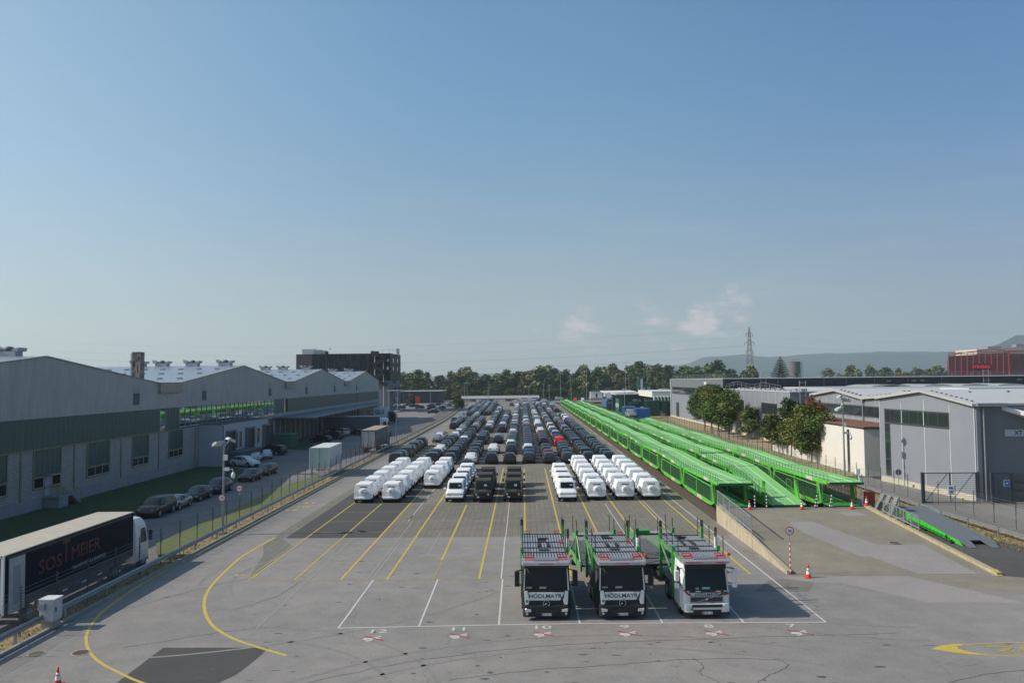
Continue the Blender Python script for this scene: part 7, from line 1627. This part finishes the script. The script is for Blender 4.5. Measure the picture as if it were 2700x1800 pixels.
    # front headboard over the cab
    g = MB(); g.loft([[(-1.2, -.22, 2.82), (1.2, -.22, 2.82), (1.2, -.22, 2.96), (-1.2, -.22, 2.96)], [(-1.26, .1, 2.82), (1.26, .1, 2.82), (1.26, .1, 3.02), (-1.26, .1, 3.02)], [(-1.28, .6, 2.86), (1.28, .6, 2.86), (1.28, .6, 3.04), (-1.28, .6, 3.04)]]); hb = g.build('headboard', SLAT, t)
    g = MB(); g.box(-.62, .62, .02, .5, 3.0, 3.05); g.build('light_panel', mat('mesh_panel', (.20, .21, .22), .5), hb); g = MB(); [g.box(-.6, .6, yy, yy+.06, 3.05, 3.08) for yy in (.06, .18, .3, .42)]; g.build('cross_bar', SLAT, hb, split=False)
    if style == 'B': text('Kässbohrer', .13, RM((-.6, -.232, 2.9), rx=FY), RED, 'lettering', hb, ext=.003, sx=1.5); text('metago', .13, RM((.72, -.232, 2.9), rx=FY), RED, 'lettering', hb, ext=.003, sx=1.5)
    else: g = MB(); g.box(-.3, .35, -.235, -.22, 2.9, 2.93); g.build('red_mark', RED, hb)
    for s in (-1, 1):
        chock(t, s*.86, .15, 2.99); chock(t, s*.86, .5, 3.03)
    if style == 'A': chock(t, 1.0, 4.2, 3.03, .2); chock(t, -.9, rear-.4, 3.03, .3); chock(t, .9, rear-.4, 3.03, .3)
    poles(t, (-1.2, 1.2), [1.4, 3.2, 5.2, rear-.4] if style == 'A' else [1.0, 2.4, 3.8, 5.2, 6.4], lambda yy: 2.9, 1.15, rope=style == 'B')
    g = MB(); g.tube((1.32, 2.9, 2.9), (1.32, 2.9, 3.6), .09, 8); g.build('hydraulic_ram', WHITE, t); g = MB(); g.tube((1.32, 2.9, 3.6), (1.32, 2.9, 4.1), .07, 8); g.build('ram_rod', BLACK, t)
    g = MB(); g.disc((1.34, .5, 3.15), .09, 'y', 10, t=.12); g.build('side_marker', mat('marker_orange', (.6, .10, .02), .4), t)
    # lower deck behind the cab
    deck(t, -1.15, 1.15, 2.4, rear+.4, lambda yy: 1.15-.03*(yy-2.4), name='lower_deck')
    if style == 'B':
        g = MB(); rr = random.Random(3)
        for _ in range(9): a = Vector((-.75+rr.uniform(-.22, .22), 3+rr.uniform(-.5, .5), 1.2)); g.path([a, a+Vector((rr.uniform(-.3, .3), rr.uniform(-.3, .3), rr.uniform(.2, .5))), a+Vector((rr.uniform(-.4, .4), rr.uniform(-.2, .2), .1))], .035, 5)
        g.build('chock_heap', RED, t, split=False)
    return t
transporter(1.08, 41.75, R(.3), 'leftmost transporter in bay 10, anthracite cab lettered HÖDLMAYR, no trailer showing', 'A', 'PE 792 FI', 7.5)
transporter(5.0, 41.75, R(1.6), 'middle transporter in bay 9, anthracite cab lettered HÖDLMAYR, green frame at left', 'A', 'PE 772 FI', 6.9)
transporter(9.35, 41.85, R(1.8), 'rightmost transporter in bay 8, white cab with diagonal grille bar and roped deck', 'B', 'PE 401 CW', 6.7)
def hauler(x, y, rz, label, z1, box_):
    t = thing('transporter_trailer', label, 'trailer', (x, y, 0), rz, 'transporter trailers behind the lorries'); L_ = 7.5
    deck(t, -1.2, 1.2, .9, 2.6, lambda yy: 2.55-.1*(yy-.9)); deck(t, -1.15, 1.15, -.6, L_-.5, lambda yy: 1.0, name='lower_deck')
    for s in (-1, 1):
        x_ = s*1.2; g = MB(); g.prism([(-.8, .7), (L_, .7), (L_, 1.1), (2.5, 1.2), (-.8, 1.1)], 'x', x_-.04, x_+.04); g.build('side_skirt', TGL, t)
        g = MB(); g.box(x_-.07, x_+.07, .8, 1.0, .8, 2.9); g.build('lift_column', TG, t)
        g = MB(); g.path([(x_, -.5, 1.2), (x_, .9, 2.6)], .06, 5); g.path([(x_, 1.0, 2.5), (x_, 3.6, 1.2)], .06, 5); g.build('diagonal_strut', TGL, t)
        g = MB(); g.prism([(.9, 2.42), (2.6, 2.25), (2.6, 2.42), (.9, 2.62)], 'x', x_-.05, x_+.05); g.build('deck_side_beam', TGL, t)
    if box_: g = MB(); g.box(-1.2, -.35, .7, 1.3, 2.55, 2.82); g.build('green_box', TG, t, bevel=.03)
    poles(t, (-1.2, 1.2), [1.0, 2.5], lambda yy: 2.5, 1.0); axle_wheels(t, (-1.1, 1.1), (4.2, 5.1), r=.42)
    g = MB(); g.box(-.4, .4, -2.0, L_, .45, .65); g.build('drawbar', DARK, t); return t
hauler(4.55, 50.0, R(5), 'trailer with faded green frame behind the middle transporter', 3, False)
hauler(8.35, 50.3, R(7), 'trailer with bright green box angled behind the rightmost transporter', 3, True)
# ============================================================ GREEN RAIL CAR CARRIERS
WG = mat('wagon_green', (.095, .42, .045), .55, var=.22, vs=.7, col2=(.10, .24, .05), cov=.62); WDK = mat('wagon_deck_green', (.22, .50, .18), .75, var=.10, vs=.5, stretch=(3, .4, 1)); WDG = mat('wagon_dark_green', (.01, .10, .025), .6); PLC = mat('placard_white', (.5, .47, .42), .6, var=.15, vs=3); RUSTB = mat('grimy_bogie', (.045, .03, .022), .9, var=.4, vs=3)
def wmesh(): return mesh_mat('wagon_side_mesh', .16, .30, (.015, .025, .018))  # wires near black: the dark wagon interior is put into their colour
WM = wmesh()
def unit(name='car_carrier_wagon', slope=False):
    """twin wagon, 29 m long, near end at y=0; three metres wide, centred on x"""
    root = bpy.data.objects.new(name, None); COL.objects.link(root); root.empty_display_size = .5
    W = 1.5; L_ = 29.0; mid = 14.5; ZS = 1.0
    def zd(y):
        if slope and y < 15: return 1.1+(y+.8)*(2.87-1.1)/15.5
        e = min(y, L_-y)
        return (3.12 if not slope else 3.0) if e < .6 else 2.88+(.24 if not slope else .12)*abs(y-mid)/mid
    ya = -1.6 if not slope else -.9; yb = L_-.4; n = 26
    # upper deck with raised wheel guides
    g = MB(); ys = [ya+(yb-ya)*k/n for k in range(n+1)]; rings = []
    for y in ys: z = zd(y); rings.append([(-W, y, z-.1), (W, y, z-.1), (W, y, z), (-W, y, z)])
    g.loft(rings); dk = g.build('upper_deck', WDK, root, split=False)
    g = MB()
    for x in (-.55, .55): g.loft([[(x-.035, y, zd(y)), (x+.035, y, zd(y)), (x+.035, y, zd(y)+.05), (x-.035, y, zd(y)+.05)] for y in ys])
    g.build('wheel_guide', mat('pale_guide', (.34, .58, .30), .6), dk)
    g = MB()
    for yj in ([mid, L_-1.2] if slope else [.3, mid, L_-1.2]): g.add([(-W, yj-.06, zd(yj-.06)+.012), (W, yj-.06, zd(yj-.06)+.012), (W, yj+.06, zd(yj+.06)+.012), (-W, yj+.06, zd(yj+.06)+.012)], [(0, 1, 2, 3)])
    g.build('deck_joint', mat('joint_dark_green', (.02, .09, .04), .7), dk, split=False)
    # front lip
    g = MB(); z = zd(ya); g.add([(-W, ya-.02, z-.24), (W, ya-.02, z-.24), (W, ya-.02, z), (-W, ya-.02, z), (-W, ya+.12, z-.24), (W, ya+.12, z-.24), (W, ya+.12, z-.01), (-W, ya+.12, z-.01)], [(0, 1, 2, 3), (7, 6, 5, 4), (0, 4, 5, 1), (3, 2, 6, 7), (0, 3, 7, 4), (1, 5, 6, 2)]); g.build('deck_lip', WDG, root)
    for s in (-1, 1):
        x = s*W
        # deck side girder, two spans with drooping ears at the ends
        for a, b in ((ya+.5 if not slope else 0, mid-.25), (mid+.25, yb)):
            k = [a+(b-a)*i/10 for i in range(11)]
            g = MB(); top = [(y, zd(y)+.04) for y in k]; bot = [(y, zd(y)-.27-(.0 if i not in (0, 10) else .0)) for i, y in enumerate(k)]
            g.prism([], 'x', x, x) if False else None
            for (p0, p1), (q0, q1) in zip(zip(top, top[1:]), zip(bot, bot[1:])): g.prism([p0, p1, q1, q0], 'x', x-.04 if s < 0 else x-.02, x+.02 if s < 0 else x+.04)
            g.build('deck_girder', WG, root, split=False)
        g = MB(); y = ya+.3                                       # railings on the deck edge
        yy = []
        while y < yb: yy.append(y); y += .95
        for y in yy: g.tube((x, y, zd(y)), (x, y, zd(y)+.62), .022, 4, cap=False)
        for h in (.6, .36): g.path([(x, y, zd(y)+h) for y in yy], .016, 3)
        g.build('deck_railing', WDG, root, split=False)
        # side frames: beams, posts, mesh, sill
        for a, b in ((1.2, mid-1.0), (mid+1.0, L_-2.2)):
            if slope and a < 5: 
                g = MB(); g.box(x-.06, x+.06, a-.3, b, ZS-.35, ZS+.05); g.build('sill', WG, root); continue
            g = MB(); g.box(x-.04, x+.04, a, b, 2.43, 2.51); g.build('top_beam', WG, root)
            for py_ in (a, (a+b)/2, b): g = MB(); g.box(x-.06, x+.06, py_-.08, py_+.08, ZS-.1, 2.7 if py_ == (a+b)/2 else 2.95); g.build('side_post', WG, root)
            g = MB(); g.quad((x, a+.1, ZS), (x, b-.1, ZS), (x, b-.1, 2.45), (x, a+.1, 2.45)); g.build('side_mesh', WM, root)
            g = MB(); k = a+.7
            while k < b: g.tube((x, k, ZS), (x, k, 2.45), .016, 4, cap=False); k += .75
            for zz in (1.4, 1.9): g.tube((x, a, zz), (x, b, zz), .012, 3, cap=False)
            g.build('mesh_bars', WDG, root, split=False)
            g = MB(); g.prism([(a-.9, 1.05), (a+.3, ZS-.25), (a+2.2, .70), (b-2.2, .70), (b-.3, ZS-.2), (b+.9, 1.0), (b+.9, 1.09), (a-.9, 1.09)], 'x', x-.06, x+.06); g.build('sill', WG, root)
            g = MB(); m_ = (a+b)/2; g.box(x+s*.065-.004, x+s*.065+.004, m_-2.2, m_-.2, .70, 1.05); g.build('placard', mat('pink_placard', (.52, .40, .30), .7, var=.2, vs=3), root)
        for a in (1.2, L_-2.2, mid-1.0, mid+1.0):                # leaning struts at the ends
            if slope and a < 12: continue
            d = -1 if a in (1.2, mid+1.0) else 1
            g = MB(); g.add([(x-.04, a, 2.9), (x-.04, a+d*.25, 2.9), (x-.04, a+d*.95, 1.1), (x-.04, a+d*.55, 1.1), (x+.04, a, 2.9), (x+.04, a+d*.25, 2.9), (x+.04, a+d*.95, 1.1), (x+.04, a+d*.55, 1.1)], [(0, 1, 2, 3), (7, 6, 5, 4), (0, 4, 5, 1), (1, 5, 6, 2), (2, 6, 7, 3), (3, 7, 4, 0)]); g.build('end_strut', WG, root)
        for yp in (2.2, mid+4.4, mid+10):
            if slope and yp < 5: continue
            g = MB(); z = zd(yp+.9)-.28; g.box(x+s*.045-.006, x+s*.045+.006, yp, yp+1.9, z, z+.3); p = g.build('placard', PLC, root); g = MB(); g.box(x+s*.053-.002, x+s*.053+.002, yp+.12, yp+.22, z+.04, z+.24); g.build('mark', BLACK, p)
        if not slope:
            for a in (0.05, L_-.9): g = MB(); g.path([(x, a, 1.1), (x, a, 2.75), (x, a+.85, 2.8), (x, a+.85, 1.1)], .03, 5); g.build('end_gate', TGL, root, split=False); g = MB(); g.quad((x, a, 1.2), (x, a+.85, 1.2), (x, a+.85, 2.7), (x, a, 2.7)); g.build('gate_mesh', WM, root)
        else:
            g = MB(); g.path([(x, 3, 1.2), (x, 3, 2.75), (x, 4.3, 2.75), (x, 4.3, 1.2)], .03, 5); g.path([(x, 0, 1.6), (x, 13, 3.4)], .03, 5); g.build('end_gate', TGL, root, split=False)
            g = MB(); g.box(x-.12, x+.12, 1.5, 1.8, .8, 2.9); g.prism([(1.5, .8), (.6, .8), (1.5, 2.6)], 'x', x-.08, x+.08); g.build('side_post', WG, root)
    g = MB(); g.box(-W+.1, W-.1, -1.5 if not slope else .2, L_-.6, .98, 1.08); g.build('lower_deck', mat('worn_shaded_lower_deck', (.04, .22, .04), .7, var=.3, vs=1.5), root)  # base green darkened for the shade between the decks
    g = MB(); g.box(-1.25, 1.25, .2, L_-.8, .72, .98); g.build('underframe', WDG, root)
    for yb_ in (2.2, mid, L_-3): 
        g = MB(); g.box(-1.1, 1.1, yb_-1.4, yb_+1.4, .3, .72); b = g.build('bogie', RUSTB, root)
        for y2 in (yb_-.9, yb_+.9):
            for s in (-1, 1): w_ = MB(); w_.tube((s*.72, y2, .38), (s*.86, y2, .38), .38, 14); w_.build('rail_wheel', RUSTB, b)
    return root
u = unit(); u2 = unit(slope=True)
TX = [(18.6, 72.3, 10, 'first'), (23.45, 72.3, 9, 'second'), (28.25, 72.3, 4, 'third')]; first = True
for x, y0, n, lab in TX:
    for k in range(n):
        y = y0+29.3*k; lb = f'bright green double deck car carrier wagon, {nth(k)} from the ramp in the {lab} train from the left'; lb = f'bright green car carrier wagon, {nth(k)} from the ramp in the {lab} train'
        gp = 'green double deck rail wagons'
        if lab == 'second' and k == 0: u2.location = (x, y, 0); tag(u2, 'green wagon whose upper deck slopes down to the ramp head', 'rail wagon', gp); continue
        if first: u.location = (x, y, 0); tag(u, lb, 'rail wagon', gp); first = False
        else: dup(u, (x, y, 0), 0, lb, gp)
RLS = mat('rail_steel', (.12, .085, .065), .5, .5)
for x, y1 in ((18.6, 420), (23.45, 420), (28.25, 330)):
    g = MB()
    for s in (-.76, .76): g.box(x+s-.035, x+s+.035, 70, y1, .0, .1)
    setting('railway_track', g, RLS)
# ============================================================ VEGETATION, HILLS, HAZE
def leafm(name, col, v=.35):
    m = mat(name, col, .85, var=v, vs=.9, spec=.15); b = m.node_tree.nodes['Principled BSDF']
    b.inputs['Subsurface Weight'].default_value = 0; return m
BARK = mat('grey_bark', (.11, .09, .07), .95, var=.25, vs=5)
def clusters(rnd, blobs, n, s, nm, jit=1.0):
    """leaf-sized faces through the volume of several overlapping blobs, denser at their skins"""
    g = MB(); tot = sum(b[3]**2*b[4] for b in blobs)
    for cx, cy, cz, r, rz, mi in blobs:
        k = int(n*(r**2*rz)/tot)
        for _ in range(k):
            a, u = rnd.uniform(0, 6.283), rnd.uniform(-1, 1); q = math.sqrt(max(0, 1-u*u)); rr = rnd.random()**.38*rnd.uniform(.86, 1.1)
            p = Vector((cx+r*rr*q*math.cos(a), cy+r*rr*q*math.sin(a), cz+rz*rr*u)); ss = s*rnd.uniform(.5, 1.35)
            d1 = Vector((rnd.gauss(0, 1), rnd.gauss(0, 1), rnd.gauss(0, .7))).normalized(); d2 = d1.cross(Vector((rnd.gauss(0, 1), rnd.gauss(0, 1), rnd.gauss(0, 1)))).normalized()
            m_ = mi if rnd.random() < .75 else rnd.randrange(nm)
            g.add([p-d1*ss, p-d2*ss*.6, p+d1*ss, p+d2*ss*.6], [(0, 1, 2, 3)], m_)
    return g
def trunk(rnd, h, r, top, limbs=5, spread=1.6):
    g = MB(); p = Vector((0, 0, -.1)); pts = [p]
    for k in range(4): p = p+Vector((rnd.uniform(-.12, .12), rnd.uniform(-.12, .12), h/4)); pts.append(p)
    for i, (a, b) in enumerate(zip(pts, pts[1:])): g.tube(a, b, r*(1-.16*i), 7, r2=r*(1-.16*(i+1)), cap=False)
    for k in range(limbs):
        a = 6.283*k/limbs+rnd.uniform(-.4, .4); s0 = pts[2+(k % 3)]; e = s0+Vector((math.cos(a)*spread, math.sin(a)*spread, (top-s0.z)*rnd.uniform(.5, .9))); m_ = s0.lerp(e, .5)+Vector((0, 0, -.2))
        g.tube(s0, m_, r*.42, 5, r2=r*.3, cap=False); g.tube(m_, e, r*.3, 5, r2=r*.08, cap=False)
    return g
def make_tree(nm, seed, h, w_, hb, cols, n, s, r=.17, dens=9, low=.0, spread=None):
    rnd = random.Random(seed); root = bpy.data.objects.new(nm, None); COL.objects.link(root); root.empty_display_size = .5
    bl = []
    for k in range(dens):
        a = rnd.uniform(0, 6.283); f = (k+.5)/dens; z = hb+(h-hb)*f*.84; ww = w_*(math.sin(math.pi*(.14+.78*f))**.7); d = ww*rnd.uniform(.2, .66); rr = w_*rnd.uniform(.34, .50)*(.72+.38*math.sin(math.pi*(.15+.75*f)))
        bl.append((d*math.cos(a), d*math.sin(a), z, rr, rr*rnd.uniform(.7, 1.0), rnd.randrange(len(cols))))
    clusters(rnd, bl, n, s, len(cols)).build('crown', cols, root, split=False, fix=False)
    trunk(rnd, hb+(h-hb)*.45, r, h*.85, 6, spread or w_*.55).build('trunk', BARK, root, split=False); return root
G1 = leafm('leaf_mid_green', (.085, .135, .036)); G2 = leafm('leaf_dark_green', (.042, .078, .024)); G3 = leafm('leaf_olive', (.145, .155, .042)); G4 = leafm('leaf_rust', (.17, .062, .024)); G5 = leafm('leaf_grey_green', (.19, .205, .125)); G6 = leafm('leaf_yellow_green', (.17, .165, .045)); G7 = leafm('leaf_blue_green', (.028, .065, .040)); G8 = leafm('leaf_deep_shade', (.030, .050, .018))
def place(proto, used, loc, rz, label, group, sc, cat='tree'):
    if not used: proto.location = loc; proto.rotation_euler = (0, 0, rz); proto.scale = sc if isinstance(sc, tuple) else (sc,)*3; tag(proto, label, cat, group); return proto
    return dup(proto, loc, rz, label, group, cat, sc)
# the row trees between train and grey halls
P1 = make_tree('row_tree', 1, 9.4, 3.5, 2.6, [G1, G2, G3, G1], 9500, .18, .17, 16); P2 = make_tree('row_tree', 2, 6.6, 2.7, 2.1, [G3, G1, G6, G8], 5200, .2, .13, 12); P3 = make_tree('row_tree', 3, 8.6, 3.3, 1.9, [G1, G3, G3, G1], 9500, .18, .16, 16); P4 = make_tree('row_tree', 4, 9.0, 2.6, 2.2, [G3, G1, G2], 6200, .2, .13, 14)
rq = random.Random(4); tp = clusters(rq, [(.2, -.3, 8.2, 1.3, .8, 0), (-1.2, -.9, 7.3, 1.0, .7, 0), (1.6, -.4, 7.0, .9, .8, 0)], 420, .17, 1); tp.build('red_leaves', [G4], P3, split=False, fix=False)
rowt = [(P1, 41.8, 185.0, 1.18, 'large dark green row tree at the far left of the tree row'), (P1, 41.6, 177.0, 1.24, 'tall dark green row tree, second of the far clump'), (P1, 41.0, 168.5, 1.24, 'broad dark green row tree in the middle of the far clump'), (P1, 41.2, 161.5, 1.14, 'dark green row tree with bare upward branches at the right of the clump'),
        (P2, 42.6, 152.5, 1.05, 'small yellowish tree standing against the pale wall between windows'), (P2, 41.5, 134.6, .95, 'small olive tree left of the tall feathery one'), (P2, 41.3, 130.2, .98, 'rounded olive tree, partner of the small olive one'),
        (P4, 41.4, 124.6, 1.08, 'tall feathery olive tree with upright twigs'), (P2, 41.2, 128.0, .85, 'low yellow olive tree tucked behind the feathery one'), (P3, 41.3, 115.6, 1.08, 'big autumn tree with rusty red top, nearest of the row'), (P3, 42.2, 119.5, .9, 'dark lower tree close behind the rusty topped one')]
seen = set()
for pr_, x, y, sc, lab in rowt: place(pr_, pr_ in seen, (x, y, 0), random.random()*6, lab, 'trees in a row before the grey halls', sc); seen.add(pr_)
# distant wood: every tree on its own
D = [make_tree('broadleaf_tree', 11, 20.5, 6.6, 1.2, [G5, G5, G3, G1], 2600, .75, .4, 14), make_tree('broadleaf_tree', 12, 18, 7.2, .8, [G2, G1, G8], 2600, .75, .4, 14), make_tree('broadleaf_tree', 13, 16, 6.0, .6, [G6, G3, G1, G8], 2400, .7, .35, 12), make_tree('broadleaf_tree', 14, 20.5, 5.4, 1.5, [G5, G5, G3, G8], 2600, .75, .4, 14), make_tree('broadleaf_tree', 15, 10, 5.6, .2, [G1, G2, G7, G8], 2200, .7, .3, 10)]
PO_ = make_tree('poplar_tree', 21, 22, 1.9, 1.0, [G5, G3, G2], 1500, .6, .3, 16, spread=.9)
rt = random.Random(31); sd_ = set(); nt_ = 0
def far_tree(kind, x, y, sc, label, group='trees of the far wood'):
    p = D[kind] if kind < 5 else PO_
    z = -.3
    place(p, kind in sd_, (x, y, z), rt.uniform(0, 6.28), label, group, sc); sd_.add(kind)
KN = ['tall grey green tree', 'dense dark green tree', 'yellowish green tree', 'slender grey green tree', 'low dark bushy tree']
def wood(x0, x1, n, y0, y1, h0, h1, lab, kinds=(0, 1, 2, 3, 4)):
    for k in range(n):
        x = x0+(x1-x0)*(k+rt.uniform(.1, .9))/n; kd = rt.choice(kinds); sc = rt.uniform(h0*.9, h1*1.08)*(1.25 if kd == 4 else 1)
        far_tree(kd, x, rt.uniform(y0, y1), (sc*rt.uniform(1.05, 1.4), sc*rt.uniform(1.0, 1.25), sc), f'{KN[kd]}, {nth(k)} from the left {lab}')
wood(-85, 14, 21, 530, 556, .92, 1.12, 'in the front rank behind the white shed')
wood(-98, 20, 21, 566, 600, 1.0, 1.22, 'in the rear rank behind the white shed')
wood(14, 66, 13, 520, 548, .86, 1.08, 'in the front rank behind the train end', (0, 1, 1, 3, 4)); wood(12, 78, 14, 560, 596, 1.0, 1.2, 'in the rear rank behind the train end', (0, 1, 3))
wood(-92, 12, 20, 512, 522, .42, .62, 'among the low trees before the left wood', (4, 4, 2, 1)); wood(12, 80, 15, 498, 512, .36, .6, 'among the low trees before the right wood', (4, 4, 2, 1))
wood(66, 150, 20, 560, 600, .86, 1.12, 'behind the terrace lot', (0, 1, 1)); wood(84, 152, 14, 605, 630, 1.25, 1.5, 'on the rise left of the pylon', (0, 1, 3))
wood(280, 440, 36, 700, 760, .95, 1.15, 'in the wood behind the dark band building', (0, 1, 3)); wood(245, 355, 16, 600, 640, .84, 1.0, 'before the red lattice office', (2, 1, 0))
for k, (x, y, sc) in enumerate(((64.5, 545, 1.0), (69.2, 550, .95), (80.0, 545, .9), (88.4, 552, 1.0), (92.5, 550, 1.1), (98.5, 556, 1.15), (108.3, 560, 1.1), (184, 540, 1.0), (222, 540, 1.12))):
    far_tree(5, x, y, (sc, sc, sc*(.98 if k < 6 else .85)), ['leftmost tall poplar of the pair right of the train end', 'right poplar of the pair right of the train end', 'single thin poplar above the site cabins', 'reddish thin poplar left of the tallest poplar', 'tallest dark poplar before the grey building', 'forked poplar above the grey building corner', 'poplar top rising from the wood above the grey building', 'poplar right of the storage tank', 'solitary bushy poplar above the dark band building'][k], 'poplars on the skyline')
# brown tree and olive tree beside the conifer
for k, (x, y, sc, kd, lb) in enumerate(((152, 470, 1.15, 2, 'brown olive round tree left of the pylon foot'), (142, 450, 1.1, 2, 'brown olive broad tree left of the conifer'), (154, 480, 1.08, 3, 'pale green tree at the pylon foot'))): far_tree(kd, x-18, y, sc, lb, 'trees around the pylon foot')
for x, y, sc, lb in ((-28.5, 352, .44, 'rusty small tree leaning over the fence end on the left'), (-25.5+-4, 372, .36, 'second rusty small tree at the fence end'), (-57, 405, .4, 'autumn coloured small tree before the low showroom'), (29, 470, .5, 'reddish bush left of the site cabins')):
    far_tree(2, x, y, sc, lb, 'small autumn trees in the yards')
# cedar-like conifer
cf = thing('conifer_tree', 'dark blue green conifer in layered tiers left of the storage tank', 'tree', (96.5, 300, 0)); rnd = random.Random(9); g = MB()
for k in range(17):
    z = 9.0+10.6*k/16; R0_ = 4.6*(1-k/16)**.8+.25
    for j in range(int(170*(R0_+.5))):
        a = rnd.uniform(0, 6.283); rr = R0_*rnd.random()**.5; lob = 1+.22*math.sin(a*5+k*1.7)
        p = Vector((rr*lob*math.cos(a), rr*lob*math.sin(a), z-rr*.16+rnd.uniform(-.12, .16))); d = Vector((math.cos(a), math.sin(a), -.25)).normalized(); q = Vector((-math.sin(a), math.cos(a), rnd.uniform(-.3, .3))); s = rnd.uniform(.25, .5)
        g.add([p-d*s, p-q*s*.45, p+d*s, p+q*s*.45], [(0, 1, 2, 3)], rnd.randrange(2))
g.build('crown', [G7, mat('conifer_shade', (.012, .03, .022), .9)], cf, split=False, fix=False); g = MB(); g.tube((0, 0, 0), (0, 0, 19.2), .35, 8, r2=.05); g.build('trunk', BARK, cf)
# weeds and scrub by the far edge
for k, (x, y, s) in enumerate(((-18, 505, 1), (-30, 505, 1.1), (2, 506, 1))): far_tree(4, x, y, (.3*s, .3*s, .16), f'low yellow green shrub behind the white shed, {nth(k)} from the left', 'shrubs behind the white shed')
# hills
def hills(nm, y0, xs, prof, m, depth=900, seed=1):
    rnd = random.Random(seed); g = MB(); n = 220; top = []
    ph = [rnd.uniform(0, 6.28) for _ in range(8)]
    for k in range(n+1):
        x = xs[0]+(xs[1]-xs[0])*k/n; h = 0
        for (xa, ha), (xb, hb_) in zip(prof, prof[1:]):
            if xa <= x <= xb: t = (x-xa)/(xb-xa); t = t*t*(3-2*t); h = ha+(hb_-ha)*t
        h *= 1+.035*sum(math.sin(x*f+ph[i])/(i+1) for i, f in enumerate((.002, .004, .0083, .013, .021, .034, .055, .09)))
        top.append((x, h))
    rows_ = [(-1.0, 0), (-.7, .42), (-.35, .82), (0, 1), (.5, .6), (1.2, 0)]
    vs = [(x+40*math.sin(x*.004+j), y0+depth*dy+60*math.sin(x*.006+2*j), -1+h*f) for j, (dy, f) in enumerate(rows_) for x, h in top]
    fs = [(j*(n+1)+i, j*(n+1)+i+1, (j+1)*(n+1)+i+1, (j+1)*(n+1)+i) for j in range(len(rows_)-1) for i in range(n)]
    g.add(vs, fs); o = setting(nm, g, m, smooth=True); return o
HM = mat('wooded_hillside', (.028, .048, .050), .95, var=.35, vs=.006)
hills('hills', 5200, (-3200, 5200), [(-3200, 20), (-2400, 40), (-1500, 35), (-700, 36), (-400, 52), (-120, 55), (100, 60), (330, 36), (560, 60), (760, 62), (1000, 95), (1180, 150), (1400, 166), (1650, 150), (1900, 160), (2300, 172), (2700, 165), (3000, 160), (3400, 200), (4200, 240), (5200, 260)], HM)
hills('near_hills', 3400, (1700, 4200), [(1750, 5), (1900, 40), (2030, 140), (2140, 180), (2500, 270), (3200, 300), (4200, 260)], HM, 500, 4)
# haze
hb = MB(); hb.box(-4200, 6400, -120, 7200, -2.2, 340); hz_ = hb.build('haze', None if False else [bpy.data.materials.new('haze_air')]); hm = hz_.data.materials[0]; hm.use_nodes = True; t = hm.node_tree; t.nodes.clear()
o_ = t.nodes.new('ShaderNodeOutputMaterial'); v_ = t.nodes.new('ShaderNodeVolumePrincipled'); v_.inputs['Color'].default_value = (.72, .86, .96, 1); v_.inputs['Density'].default_value = .00013; v_.inputs['Anisotropy'].default_value = .2
t.links.new(v_.outputs[0], o_.inputs['Volume']); tag(hz_, kind='stuff', label='pale dusty air over the whole plain', cat='haze')
